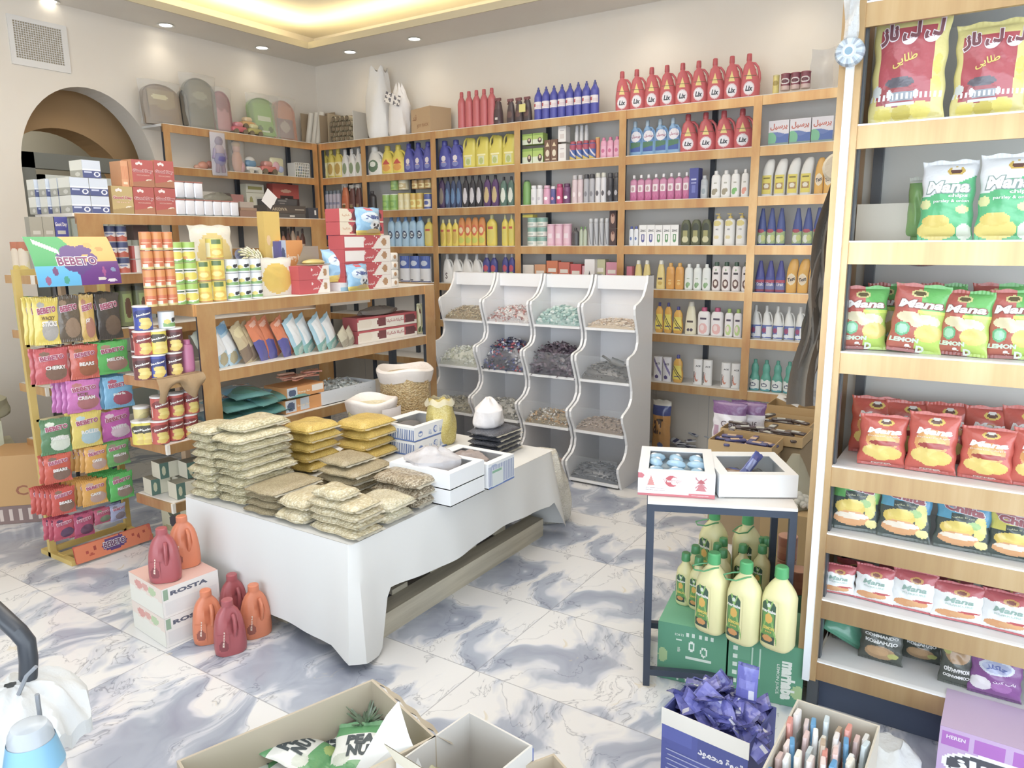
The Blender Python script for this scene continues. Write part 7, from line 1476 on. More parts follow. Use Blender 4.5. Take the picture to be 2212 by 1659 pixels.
gx=Vector((2.40,.94,0)); gdir=Vector((.16,-.987,0)).normalized(); grz=math.atan2(gdir.y,gdir.x); gn=Vector((-gdir.y,gdir.x,0))
GH=.225
gl=[('bg','#4f9c78'),('e',.08,.42,.07,.13,'#a9c98a'),('e',.90,.12,.08,.12,'#a9c98a'),('e',.50,.66,.05,.09,'#e6f0e6'),('e',.68,.60,.05,.09,'#e6f0e6'),('e',.50,.66,.03,.055,'#4f9c78'),('e',.68,.60,.03,.055,'#4f9c78'),('r',.27,.36,.40,.74,'#d9e8dc'),('r',.28,.35,.42,.72,'#4f9c78'),('r',.42,.80,.44,.48,'#d9e8dc')]+[('r',.42+.09*i,.46+.09*i,.82,.88,'#d9e8dc') for i in range(5)]
def greenbox(off,w,d,lab,rotated=False):
    c=gx+gdir*(off+w/2)+gn*(d/2+.0)
    if not rotated:
        L=[(l[0],1-l[1])+tuple([1-l[2]] if False else [l[2]])+tuple(l[3:]) if l[0]=='e' else l for l in gl]
        k=carton(w,GH,d,side='#4f9c78',top='#66b48c',front=gl,texts=(T('marhaba',.20,.66,.10,'#e9f0e6',h=.13,bold=.06,rot=180),T('LEMON JUICE',.35,.78,.22,'#dfeade',h=.06,bold=.01,rot=180),T('marhaba',.28,.36,.57,'#dfeade',h=.05,rot=-90),T('12 PCS',.25,.38,.83,'#dfeade',h=.04,rot=180)),name='green_carton')
    else:
        k=carton(w,GH,d,side='#4f9c78',top='#66b48c',front=[('bg','#4f9c78'),('r',.08,.30,.62,.9,'#5fa884')]+[('r',.06,.12,.2+.14*i,.28+.14*i,'#d9e8dc') for i in range(5)]+[('r',.22+.05*i,.23+.05*i,.35,.85,'#b9d8c4') for i in range(5)]+[('e',.95,.25,.1,.12,'#a9c98a')],texts=(T('marhaba',.50,1.12,.42,'#e9f0e6',h=.16,bold=.06,rot=-90),T('LEMON JUICE',.42,.92,.42,'#dfeade',h=.05,bold=.01,rot=-90)),name='green_carton')
    k.put((c.x,c.y,.001),grz,lab)
greenbox(.0,.245,.26,'green lemon juice carton, left one under the steel stand'); greenbox(.252,.25,.26,'green lemon juice carton, right one beside the crisps rack',True)
KB,KS=lemon(True),lemon(False)
def lb_(px,py,k,lab,grp,z=GH+.002,rz=-PI/2-.2,dx=.045): p=onz(px,py,z); k.put((p.x+dx,p.y+.01,z),rz,lab,grp)
lb_(1533,1372,KB,'large lemon juice bottle at the left front of the green cartons','large lemon juice bottles')
lb_(1602,1396,KB,'large lemon juice bottle, middle of the three front ones','large lemon juice bottles')
lb_(1678,1410,lemon(True,False),'large lemon juice bottle behind the right steel leg','large lemon juice bottles')
sm=[(1472,1308,'small lemon bottle at the far left front'),(1500,1318,'small lemon bottle second from the left front'),(1493,1290,'small lemon bottle behind the two left ones'),(1540,1285,'small lemon bottle behind the left large bottle'),(1552,1300,'small lemon bottle right behind the left large cap'),(1553,1272,'small lemon bottle in the middle back row'),(1595,1288,'small lemon bottle behind the middle large one'),(1600,1262,'small lemon bottle, taller-looking, back of the middle'),(1637,1290,'small lemon bottle left of the right large bottle'),(1632,1270,'small lemon bottle between middle and right back'),(1652,1262,'small lemon bottle in front of the red jars'),(1675,1240,'small lemon bottle behind the right steel leg')]
for px,py,lab in sm:
    q=onz(px,py,GH+.002)
    q=Vector((min(q.x,2.86),q.y,0)); 
    KS.put((q.x+.03,q.y,GH+.002),-PI/2-.2,lab,'small lemon juice bottles')
# rear row on the floor behind the cartons: an upturned crate keeps them at the same height
c=gx+gdir*.25+gn*.53
b=MB(); b.box(-.27,.27,-.13,.13,0,GH,'#4f9c78'); tag(b.build('green_carton',P_CARD,loc=(c.x,c.y,.001),rz=grz,smooth=False),'long green carton at the back under the steel stand','box')
KB.put((gx+gdir*.12+gn*.44+Vector((0,0,GH+.003))),-PI/2-.2,'large lemon juice bottle at the back left under the stand','large lemon juice bottles'); KB.put((gx+gdir*.25+gn*.44+Vector((0,0,GH+.003))),-PI/2+.5,'large lemon juice bottle at the back middle under the stand','large lemon juice bottles')
rj=lambda:can(.075,.095,[('bg','#a86450'),('r',0,1,.3,.6,'#b4755c')],jar='#c08a70',name='sauce_jar',cat='jar')
KJ=rj()
for i,(a,b_) in enumerate(((.36,.44),(.45,.44),(.40,.53))): KJ.put(gx+gdir*a+gn*b_+Vector((0,0,GH+.003)),0,'red-brown sauce jar, %s of the cluster behind the lemon bottles'%('left','right','rear')[i],'sauce jars')
KJ.put(gx+gdir*.40+gn*.53+Vector((0,0,GH+.10)),0,'red-brown sauce jar stacked highest behind the lemon bottles','sauce jars')
# pastry boxes on the stand
z=SH+.013
W1=Vector((2.36,1.02,0)); D1=Vector((.36,-.93,0)).normalized(); N1=Vector((-D1.y,D1.x,0)); c=W1+D1*.135+N1*.165
redp=[('bg','#f4efee'),('r',0,1,0,.10,'#cf6a74'),('r',.66,1,.0,.18,'#cf6a74'),('e',.03,.86,.05,.12,'#cf6a74'),('t',.17,.45,.05,.45,'#d98a84'),('e',.44,.66,.085,.24,'#c9525c'),('e',.48,.66,.05,.17,'#f0dcda'),('t',.82,.30,.07,.40,'#c9737a'),('q',.82,.64,.07,3.0,.04,'#c9838a'),('q',.82,.64,.07,-3.0,.04,'#c9838a'),('t',.82,.62,.06,.2,'#b8525c')]
windowbox(.265,.33,.085,redp,(T('Tazeny',.33,.56,.66,'#fbf4f2',h=.14,bold=.05,outline='#c9525c'),T('www.tazeny.com',.70,.92,.09,'#f4e4e4',h=.05),T('Very wetable Very wise',.10,.34,.34,'#8c5a60',h=.04),T('The nice online bakery',.10,.36,.25,'#8c5a60',h=.04)),'red windmill pastry box on the left of the steel stand',loc=(c.x,c.y,z),rz=math.atan2(D1.y,D1.x),left=[('bg','#eef1f4'),('e',.5,.5,.06,.2,'#c9cdd6')],inner='#a8b4bc')
nk=Kit('wrapped_cake','cake'); b=MB(); b.ell((0,0,.018),(.04,.025,.018),'#9fcdec',12,6); nk.add('cake_wrapper',b,P_FOIL); b=MB(); b.ell((.004,-.008,.026),(.018,.012,.012),'#e8edf0',10,5); nk.add('printed_patch',b,P_FOIL)
rr=random.Random(8)
for i in range(9):
    q=c+D1*((i%3)-1)*.075+N1*((i//3)-1)*.085; nk.put((q.x,q.y,z+.045+.01*rr.random()),rr.uniform(0,3),'sky blue wrapped cake, row %s, place %s, in the red windmill box'%(ORD[i//3],ORD[i%3]),'wrapped cakes in the red windmill box')
b=MB(); b.box(-.125,.125,-.15,.15,0,.044,'#a8bcc8'); tag(b.build('wrapped_cake_layer',P_FOIL,loc=(c.x,c.y,z+.004),rz=math.atan2(D1.y,D1.x),smooth=False),'pale blue lower layer of wrapped cakes in the red windmill box','cakes')
W2=Vector((2.47,.765,0)); D2=Vector((.5,-.86,0)).normalized(); N2=Vector((-D2.y,D2.x,0)); c=W2+D2*.14+N2*.15
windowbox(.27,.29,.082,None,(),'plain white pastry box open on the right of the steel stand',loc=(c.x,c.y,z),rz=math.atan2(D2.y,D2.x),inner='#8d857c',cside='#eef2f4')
def mixbar(cols): 
    def f(b,p,rr):
        q=Matrix.Rotation(rr.uniform(0,PI),3,'Z'); b.ell(p,(.045,.014,.008),cols[rr.randrange(len(cols))],8,4,q)
    return f
scatter('loose_bars','mixed small wrapped bars lying in the plain white box','bars',(c.x,c.y,z+.005),.10,.10,36,mixbar(['#4a5a9c','#c9a44c','#8a6a50','#c0b48c','#5f6a74']),.035,5,P_FOIL,rz=math.atan2(D2.y,D2.x))
sb=pouch(.035,.12,.018,[('bg','#3f51a0'),('r',.2,.8,.3,.7,'#8fa0d8')],name='chocolate_bar',cat='bar'); sb.put((c.x-.01,c.y+.02,z+.03),0,'dark blue chocolate bar standing up in the plain white box',rot=(R(-40),R(35),grz))
# ================================================================ crisps rack stock
def rk(z,px0,px1,pt,mk,lab,grp,lean=.10,xo=.02,rz=0,zb=None,roll=0,wf=1.0):
    X=XR+xo; z=z+.002; ya=yat(px0,X,z); yb=yat(px1,X,z); w=abs(ya-yb)*wf; y=(ya+yb)/2; h=(zat(pt,X+.03,y)-z)
    K=mk(w,h); K.put((X+.035,y,z),0,lab,grp,rot=(-lean,roll,-PI/2+rz)); return K
LL=[('bg','#dccf7a'),('r',.10,.84,.17,.86,'#b5434e'),('e',.2,.08,.12,.07,'#e0cf4c'),('e',.45,.09,.13,.07,'#cdbb3c'),('e',.7,.11,.14,.08,'#e6d657'),('e',.88,.30,.07,.10,'#e3d35a'),('e',.9,.5,.06,.09,'#ddcc50'),
 ('e',.36,.25,.28,.10,'#a33e44'),('r',.28,.60,.20,.27,'#8d949e'),('p',16,.45,.215,.26,'#e6e9ec'),('e',.27,.26,.04,.04,'#dfe3e6'),('e',.63,.25,.035,.035,'#dfe3e6'),('r',.24,.62,.155,.185,'#d5dade'),('e',.40,.36,.20,.05,'#5a5560'),('e',.08,.30,.07,.05,'#cfd3cf')]
lili=lambda w,h:pouch(w,h,.07,LL,(T('لی لی ناز',.10,.92,.80,'#7a3f48',h=.20,bold=.05,outline='#f5e6ea'),T('طلایی',.28,.62,.56,'#e3cf5a',h=.10,bold=.02,rot=12)),name='puffs_bag',cat='bag',nu=60,nv=76)
rk(LR[1],1868,2036,22,lili,'large gold and red puffs bag on the top rack shelf, beside the post','large gold and red bags',.05)
rk(LR[1],2046,2215,42,lili,'large gold and red puffs bag at the right edge of the picture','large gold and red bags',.05)
rk(LR[1],2226,2390,42,lili,'large gold and red puffs bag mostly beyond the frame edge','large gold and red bags',.05)
emb=[('e',.62,.86,.16,.055,'#d9b23c'),('e',.62,.86,.11,.035,'#6a4438'),('e',.62,.89,.08,.02,'#f0ece4')]
MG=[('bg','#55c081'),('h',.0,.0,'#55c081'),('r',0,1,.70,1,'#eef0f2'),('r',0,.45,.55,1,'#eef0f2'),('h',.50,.30,'#4fbf7c'),('e',.8,.38,.12,.05,'#ecdf8c'),('e',.1,.45,.10,.06,'#dfe29a'),('e',.35,.12,.36,.12,'#ecd76a'),('e',.32,.24,.26,.08,'#e6cd5a'),('e',.85,.10,.14,.10,'#dfe6d4')]+emb
mana=lambda L,tx,nu=50,nv=64,t=.07:(lambda w,h:pouch(w,h,t,L,tx,name='crisps_bag',cat='bag',nu=nu,nv=nv))
gm=mana(MG,(T('Mana',.10,.90,.66,'#f7f7f4',h=.15,bold=.04,shear=.2,outline='#8fa8a0'),T('chips',.52,.88,.545,'#f4f6f2',h=.055,bold=.03),T('parsley & onion',.25,.92,.48,'#f4f6f2',h=.045,bold=.02)))
rk(LR[2],1976,2098,346,gm,'white and green parsley crisps bag, left of two on the second rack shelf','green parsley crisps bags',.05,.05)
rk(LR[2],2100,2235,330,gm,'white and green parsley crisps bag at the frame edge, second rack shelf','green parsley crisps bags',.05,.03)
rk(LR[2],1950,1998,382,mana([('bg','#7fb060'),('r',0,1,.9,1,'#d9dcd0')],()),'plain green bag corner peeping behind the parsley crisps','green bags',.05,.14)
k=carton(.16,.115,.10,side='#cdc6b6',name='cardboard_box'); p=onx(1895,520,XR+.22); k.put((XR+.22,p.y-.02,LR[2]+.001),-PI/2,'small beige carton at the back of the second rack shelf')
MLm=[('bg','#63bf55'),('r',0,.5,0,1,'#c75a4c'),('h',.62,-.55,'#c2614a'),('r',.5,1,0,.62,'#b9d94a'),('r',.46,1,.58,.62,'#d6ec4e'),('e',.62,.46,.30,.10,'#f0e3b4'),('e',.3,.52,.22,.08,'#efe2b8'),('e',.72,.30,.26,.13,'#e3cd5e'),('e',.22,.34,.15,.10,'#63c084'),('e',.22,.34,.11,.07,'#a6e0ba'),('r',0,.62,0,.06,'#a5483c')]+[('e',.45,.86,.16,.055,'#e3d98a'),('e',.45,.86,.11,.035,'#6a5a34')]
lm=mana(MLm,(T('Mana',.08,.92,.71,'#f8f4f0',h=.12,bold=.04,shear=.2,outline='#a05a50'),T('LEMON',.04,.56,.18,'#d6ecd0',h=.06,bold=.06),T('&',.32,.45,.08,'#f4efe8',h=.07,bold=.06),T('D',.55,.68,.06,'#e6efe2',h=.09,bold=.06)))
for i,(a,b_,t_,ln) in enumerate(((1806,1910,618,.12),(1908,2030,614,.08),(2018,2132,628,.1),(2126,2245,626,.1))):
    rk(LR[3],a,b_,t_,lm,'red and green lemon crisps bag, %s from the post on the third rack shelf'%ORD[i],'lemon crisps bags',ln,.03,[.25,.1,-.15,0][i],roll=[.0,.08,0.02,-.02][i])
for i,(a,b_) in enumerate(((1860,1960),(1975,2075),(2085,2200))): rk(LR[3],a,b_,612,lm,'lemon crisps bag in the rear row, %s from the post'%ORD[i],'lemon crisps bags, rear row',.05,.17)
rbk=[('bg','#a8443f'),('e',.35,.5,.2,.2,'#c98a5c'),('e',.75,.5,.12,.1,'#d9b58c')]
k=mana(rbk,())(.22,.24); k.put((XR+.22,onx(1985,590,XR+.2).y+.0,LR[3]+.275),0,'dark red crisps bag lying on top of the lemon bags',None,rot=(-PI/2+.15,0,-PI/2))
MR=[('bg','#cf5340'),('e',.5,.52,.36,.22,'#e6a04c'),('e',.5,.50,.28,.15,'#ecc06a'),('e',.55,.47,.34,.05,'#b0392e'),('e',.40,.30,.32,.13,'#ecd065'),('e',.70,.27,.22,.12,'#e6c652'),('e',.5,.20,.18,.08,'#ead05f'),('e',.55,.86,.17,.06,'#e3c24a'),('e',.55,.86,.11,.035,'#6a4434'),('e',.55,.90,.09,.02,'#e9e4da'),('r',0,1,0,.08,'#c04a3c')]
mr=mana(MR,(T('Mana',.16,.90,.70,'#f8f2ee',h=.11,bold=.05,shear=.2),T('potato chips',.18,.86,.60,'#f3e4d6',h=.035,bold=.01),T('PEPPER',.30,.72,.06,'#f0dcd0',h=.035,bold=.03)))
for i,(a,b_,t_,r_) in enumerate(((1846,1952,898,.10),(1950,2062,894,0),(2064,2186,926,-.05),(2176,2300,930,0))):
    rk(LR[4],a,b_,t_,mr,'red pepper crisps bag, %s from the post in the front row'%ORD[i],'red crisps bags front row',.10,.03,r_)
for i,(a,b_,t_) in enumerate(((1828,1930,858),(1900,2010,868),(1985,2085,872),(2070,2180,880),(2150,2260,880))):
    rk(LR[4],a,b_,t_,mr,'red pepper crisps bag, %s from the post in the rear row'%ORD[i],'red crisps bags rear row',.06,.17,.1)
def chiita(top,top2):
    return [('bg','#3c4a46'),('h',.62,.35,'#3c4a46'),('r',0,1,.62,1,top),('r',0,.28,.52,1,top),('r',.78,1,.45,1,top2),('e',.5,.80,.42,.10,'#c2838c'),('e',.82,.42,.12,.2,'#dfd56a'),('e',.70,.45,.14,.06,'#9cc46a'),('e',.40,.36,.32,.13,'#e6c648'),('e',.45,.42,.24,.08,'#ecd25a'),('e',.45,.20,.38,.12,'#e2a468'),('e',.45,.24,.36,.05,'#efe2cc'),('e',.86,.14,.12,.07,'#e9dc8c'),('r',0,1,0,.05,'#4a544c')]
for i,(a,b_,c,c2,nm) in enumerate(((1786,1893,'#5fb454','#8cc85a','green'),(1888,2006,'#4fa6c8','#4f9cc4','blue, left'),(2010,2136,'#4fa6c8','#4f9cc4','blue, right'),(2128,2255,'#dcd24a','#e0d84f','yellow'))):
    rk(LR[5],a,b_,(1012,1035,1065,1095)[i],mana(chiita(c,c2),(T('Chiita',.14,.88,.70,'#a85a62',h=.13,bold=.05,outline='#f6ecec',rot=-6),T('چی تا',.2,.78,.86,'#a85a62',h=.14,bold=.05,outline='#f6ecec'),T('چی تا طلایی',.3,.72,.565,'#cfd0a4',h=.035)),t=.06),'corn puffs bag with %s top, bowl of fries print'%nm,'corn puffs bags',.16,.02,[.1,0,0,0][i])
MK=[('bg','#eef0f0'),('w',.74,.02,22,0,'#eef0f0'),('r',0,1,.72,1,'#c4525a'),('w',.735,.018,26,0,'#eef0f0'),('e',.35,.20,.28,.10,'#dd9a5c'),('e',.6,.22,.25,.08,'#e0a468'),('e',.72,.30,.22,.03,'#c4484a'),('r',0,1,0,.04,'#c4525a'),('e',.55,.78,.15,.075,'#d2a04c'),('e',.55,.78,.10,.045,'#8a4438')]
mk=mana(MK,(T('Mana',.22,.80,.58,'#8fb0a4',h=.13,bold=.03,shear=.2),T('KURKURE',.25,.80,.46,'#b4cfc4',h=.05)),t=.05)
for i,(a,b_,t_,r_) in enumerate(((1766,1842,1222,.1),(1838,1926,1226,-.05),(1918,2018,1236,.0),(2006,2124,1264,.06),(2112,2232,1284,-.04))):
    rk(LR[6],a,b_,t_,mk,'small white and red snack bag, %s from the post'%ORD[i],'small white and red bags',.12,.02,r_)
for i,(a,b_,t_) in enumerate(((1800,1880,1212),(1890,1985,1225),(2000,2100,1240),(2110,2215,1258))): rk(LR[6],a,b_,t_,mk,'small white and red snack bag in the rear row, %s from the post'%ORD[i],'small white and red bags, rear row',.05,.16)
MC=[('bg','#444a40'),('e',.5,.30,.36,.20,'#b08a5c'),('e',.45,.34,.26,.12,'#c49a66'),('e',.8,.26,.12,.08,'#b4b45a'),('r',0,1,0,.05,'#3a3f36')]
cmd=(T('COMMANDO',.12,.90,.76,'#dfe0dc',h=.08,bold=.05),T('КОМАНДО',.14,.88,.60,'#e6e6e2',h=.10,bold=.06),T('کماندو پلاو',.25,.75,.87,'#d0d2cc',h=.07))
for i,(a,b_,t_,xo,up) in enumerate(((1792,1868,1352,.14,0),(1848,1946,1358,.06,0),(1940,2030,1368,.14,0),(2022,2100,1394,.04,1))):
    if up: tx=(T('COMMANDO',.12,.90,.24,'#dfe0dc',h=.08,bold=.05,rot=180),T('КОМАНДО',.14,.88,.40,'#e6e6e2',h=.10,bold=.06,rot=180)); L_=[('bg','#444a40'),('e',.5,.74,.36,.20,'#b08a5c'),('e',.2,.8,.12,.08,'#b4b45a')]
    else: tx=cmd; L_=MC
    rk(LR[7],a,b_,t_,mana(L_,tx,t=.05),'dark olive snack bag, %s from the post%s'%(ORD[i],', turned upside down' if up else ''),'dark olive snack bags',.12,xo)
rk(LR[7],2086,2206,1420,mana([('bg','#8a4a94'),('e',.5,.72,.34,.16,'#d6dcea'),('e',.5,.72,.28,.12,'#b4bcdc'),('e',.22,.30,.22,.16,'#ece8ea'),('e',.62,.30,.2,.12,'#a86ab0'),('r',0,1,0,.06,'#6a3a74')],(T('چاکلز',.3,.7,.72,'#5a6ab0',h=.13,bold=.04),T('پاپ کرن',.45,.9,.42,'#ecdff0',h=.08,bold=.03)),t=.06),'purple popcorn bag on the lowest rack shelf','bags',.15,.03)
k=mana([('bg','#5aa888'),('r',.2,.8,.4,.5,'#dfe8e2')],())(.16,.20); k.put((XR+.12,YR-.06,LR[7]+.03),0,'green bag slumped against the post on the lowest rack shelf',None,rot=(-.9,.5,-PI/2+.3))
# printed purple box on the floor before the rack and a crumpled clear bag
p=onz(2040,1570,.2)
pk_=[('bg','#c9a8d4'),('r',.03,.25,.72,.95,'#b466c4'),('r',.30,.55,.72,.95,'#b466c4'),('r',.60,.97,.72,.95,'#b466c4'),('e',.5,.45,.46,.26,'#f2eef4'),('e',.5,.45,.42,.21,'#4a4a54'),('r',.05,.3,.02,.14,'#b466c4'),('r',.6,.95,.02,.14,'#b466c4')]
k=carton(.30,.195,.22,side='#b98ac8',top='#cdb4d6',front=pk_,texts=(T('مهرناز',.12,.88,.46,'#f4f2f6',h=.24,bold=.05),T('HEREN',.06,.22,.86,'#efe6f2',h=.06)),name='printed_carton'); k.put((2.315+.11,.028-.15,.001),-PI/2-.02,'lilac printed carton on the floor before the rack')
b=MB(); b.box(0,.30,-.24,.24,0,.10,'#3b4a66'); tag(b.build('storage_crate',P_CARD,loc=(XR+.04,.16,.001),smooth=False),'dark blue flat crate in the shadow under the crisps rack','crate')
blob_bag('plastic_bag','crumpled white plastic on the floor left of the lilac carton','bag',(2.30,.16,.001),.10,.09,.10,'#e3e6e6',0,91,printed(.3,.6,25,alpha=.8),ptop=.5)
# black bags hanging on the rack's far side and a straw hat shape above
b=MB(); q0=Vector((2.78,.485,0))
rr=random.Random(4)
t=thing('hanging_bags','dark folded plastic bags hanging beside the rack post','bags',(2.80,.535,0))
for i in range(5):
    b=MB(); z1,z0=1.98-.13*i,1.0+.05*i; 
    b.grid(lambda u,v:(.02*i+.03*math.sin(v*7+i)+.018*math.sin(u*11+i*2),-.065+.05*(1-v)*.9+(.035+.075*(1-v))*u+.012*math.sin(v*13+i),z0+(z1-z0)*v),10,26,lambda u,v:lin(('#6f695f','#7d756a','#5f5a52','#857e6c','#7f5f5a')[i])); b.build('bag_sheet',P_FOIL,t)
b=MB(); b.lathe([(0,.0),(.004,.05),(.02,.062),(.05,.045),(.08,.02)],'#cdbfa4',20); o=b.build('straw_hat',P_CLOTH); o.location=(2.74,.50,1.83); o.scale=(.8,.8,.8); o.rotation_euler=(0,PI/2,0); tag(o,'beige round hat hanging high behind the rack post','hat')
# ================================================================ low display of cartons between stand and wall
def trayat(x,px0,px1,py,h,d,c,label,inner=None,rz=0):
    a=onx(px0,py,x); b_=onx(px1,py,x); w=abs(a.y-b_.y); zt=max((a.z+b_.z)/2,h+.01)
    o=opentray(w,d,h,c,inner=inner or '#9c845c').build('display_tray',P_CARD,loc=(x+d/2,(a.y+b_.y)/2,zt-h),rz=-PI/2+rz,smooth=False); tag(o,label,'tray'); return (x,(a.y+b_.y)/2,zt-h,w,d,h)
TR=[]
def supp(t,c='#a58a60'):
    x,y,z,w,d,h=t
    if z>.02: b=MB(); b.box(-w/2+.01,w/2-.01,-d/2+.01,d/2-.01,0,z-.002,c); tag(b.build('carton_block',P_CARD,loc=(x+d/2,y,.001),rz=-PI/2,smooth=False),'brown carton holding up a display tray, %s row back'%ORD[len(TR)],'carton','cartons under the display trays')
    TR.append(t)
for x,a,b_,py,h,lab in ((3.75,1530,1668,958,.07,'tan display tray of striped bars nearest the pastry boxes'),(4.02,1556,1735,935,.06,'tan display tray, second row, with bars in dark wrappers'),(4.28,1585,1750,912,.06,'tan display tray in the third row'),(4.54,1615,1760,895,.06,'tan display tray in the fourth row'),(4.80,1655,1770,880,.06,'tan display tray in the rearmost row')):
    supp(trayat(x,a,b_,py,h,.24,'#cba66a',lab))
BAR=Kit('snack_bar','bar'); b=MB(); b.bbox(-.016,.016,-.055,.055,0,.014,'#4a4a84',.004); BAR.add('wrapper',b,P_FOIL); b=MB(); b.box(-.0155,.0155,-.02,.025,.0142,.0150,'#d9b89a'); BAR.add('printed_band',b,P_CARD)
BAR2=Kit('snack_bar','bar'); b=MB(); b.bbox(-.016,.016,-.055,.055,0,.014,'#5c4a44',.004); BAR2.add('wrapper',b,P_FOIL); b=MB(); b.box(-.0155,.0155,-.02,.025,.0142,.0150,'#cfd0c8'); BAR2.add('printed_band',b,P_CARD)
for ti,(kk,nm,n) in enumerate(((BAR,'indigo snack bar',14),(BAR2,'brown snack bar',12),(BAR2,'dark snack bar',8))):
    x,y,z,w,d,h=TR[ti]; rr=random.Random(ti)
    for i in range(n):
        kk.put((x+.05+.07*(i%2)+rr.uniform(-.01,.01),y-w/2+.03+(w-.06)*((i//2)+.5)/(n//2),z+.03+.016*(i%3)),rr.uniform(-.5,.5)+(PI/2 if i%5==0 else 0),'%s lying in the %s display tray'%(nm,('first','second','third')[ti]),'snack bars in display tray %s'%ORD[ti])
rr=random.Random(12)
SA_=Kit('sachet','sachet'); b=MB(); b.bbox(-.03,.03,-.04,.04,0,.010,'#c9ccd4',.004); SA_.add('wrapper',b,P_FOIL); b=MB(); b.box(-.029,.029,-.01,.02,.0102,.011,'#3c4470'); SA_.add('printed_band',b,P_CARD)
q=onz(1490,960,.02)
for i in range(9): SA_.put((q.x+rr.uniform(-.12,.12),q.y+rr.uniform(-.14,.10),.002+.014*i),rr.uniform(0,3),'white and navy sachet in the low pile left of the display trays','navy sachets on the floor',rot=(rr.uniform(-.25,.25),rr.uniform(-.25,.25),rr.uniform(0,3)))
p=onx(1592,945,4.35); K=pouch(.20,.22,.06,[('bg','#efe9ee'),('r',0,1,.66,1,'#83568e'),('r',.05,.2,.05,.35,'#c9a0b8')],(T('Golf',.28,.80,.42,'#6a5560',h=.16,bold=.0),),name='product_bag',cat='bag',crimp=.04)
K.put((4.18,p.y+.0,max(.0,onx(1592,948,4.2).z)),-PI/2,'white and purple bag standing behind the display trays')
K.put((4.24,p.y-.09,max(.0,onx(1592,948,4.2).z)),-PI/2,'white and purple bag, the one tucked behind its twin')
p=onx(1722,972,3.72)
t=thing('sweet_balls_bag','clear bag of round white sweets at the right end of the display trays','bag',(3.70,p.y,.30)); b=MB()
for k in range(30):
    a=k*2.4; r_=.017*math.sqrt(k); b.ell((r_*math.cos(a),r_*math.sin(a),.02+.05*max(0,1-r_/.09)),(.018,.018,.018),'#f0ebe4',8,5)
o=b.build('white_sweets',P_PLAST,t); o['kind']='stuff'
b=MB(); b.lathe([(0,.08),(.05,.095),(.12,.08),(.2,.05),(.26,.02)],'#e2e2c8',16); b.build('clear_wrap',printed(.1,.6,20,alpha=.3),t)
b=MB(); b.box(-.13,.13,-.12,.12,0,.296,'#b9975f'); tag(b.build('carton_block',P_CARD,loc=(3.70,p.y,.001),smooth=False),'brown carton under the bag of white sweets','carton')
for i,(px,py) in enumerate(((1702,868),(1728,872),(1715,858))): 
    q=onx(px,py,4.9); b=MB(); b.grid(lambda u,v:((u-.5)*.10,(v-.5)*.14,.02*math.sin(u*3+i)+.015*v),6,6,lambda u,v:lin('#eee9e2')); o=b.build('paper_sheet',P_CARD,loc=(4.92,q.y,TR[4][2]+.065+.012*i)); o.rotation_euler=(.25,0,i*.7); tag(o,'loose white paper lying on the rearmost display tray','paper','papers on the display trays')
# ================================================================ foreground boxes
def rot2(o,rz): o.rotation_euler=(0,0,rz); return o
# coffee sachet box
cx,cy,cw,cd,chh=1.90,.555,.25,.20,.30
t=thing('sachet_box','open navy box heaped with violet-blue chocolate sachets','box',(cx,cy,0),-PI/2-.10)
b=opentray(cw,cd,chh,'#46509c',.006,inner='#c9c2b4'); b.box(-cw/2-.002,cw/2+.002,-cd/2-.003,-cd/2,chh-.045,chh+.004,'#e9e4da'); b.build('body',P_CARD,t,smooth=False)
S=lambda u,v,o=0:(-cw/2+cw*u,-cd/2-.0015-o,chh*v)
b=MB(); b.grid(lambda u,v,o=0:S(u,v*.85),30,30,paint([('bg','#4b55a6'),('r',0,.35,.85,1,'#5560b4'),('r',.42,1,.72,1,'#444e98')]))
b.text('قهوة محمود',S,.44,.96,.72,'#e6e4ea',h=.10,bold=.04)
for i in range(10):
    u0=.06+.02*(i%2); b.quad(S(u0,.60-.05*i,.001),S(.60+.03*(i%3),.60-.05*i,.001),S(.60+.03*(i%3),.612-.05*i,.001),S(u0,.612-.05*i,.001),'#a9aed6')
b.build('printed_front',P_CARD,t)
SK=Kit('chocolate_sachet','sachet'); b=MB(); b.grid(lambda u,v:((u-.5)*.05,(v-.5)*.09,.008*math.sin(PI*u)**.7*math.sin(PI*v)**.5+.0015*math.sin(u*20+v*9)),8,12,paint([('bg','#6c6ec4'),('r',0,1,.0,.06,'#484a94'),('r',0,1,.94,1,'#484a94'),('r',.1,.9,.35,.6,'#8284d4'),('r',.6,.85,.1,.3,'#dfe0ee')])); b.grid(lambda u,v:((u-.5)*.05,(v-.5)*.09,-.006*math.sin(PI*u)**.7*math.sin(PI*v)**.5),6,8,lambda u,v:lin('#6466b8'),flip=True); SK.add('wrapper',b,P_FOIL)
rr=random.Random(31); cz=.0
for i in range(64):
    u,v=rr.uniform(-1,1),rr.uniform(-1,1); hh=.10*(1-.5*abs(u))*(1-.5*abs(v))
    x=cx+.012+v*.085; y=cy+u*.115
    SK.put((x,y,chh-.035+hh*rr.uniform(.1,1)),0,'violet-blue chocolate sachet loose in the heap of the navy box','chocolate sachets in the navy box',rot=(rr.uniform(-.9,.9),rr.uniform(-.9,.9),rr.uniform(0,PI*2)))
q=onx(1614,1480,1.93); SK.put((1.93,q.y,chh+.085),0,'violet-blue chocolate sachet standing upright on top of the heap',None,(1.15,1.2,1.15),rot=(PI/2-.1,0,-PI/2))
b=MB(); b.box(-cw/2+.008,cw/2-.008,-cd/2+.008,cd/2-.008,.004,chh-.05,'#6466b8'); tag(b.build('sachet_fill',P_FOIL,loc=(cx,cy,0),rz=-PI/2-.10,smooth=False),'packed lower layer of violet sachets filling the navy box','sachets',kind='stuff')
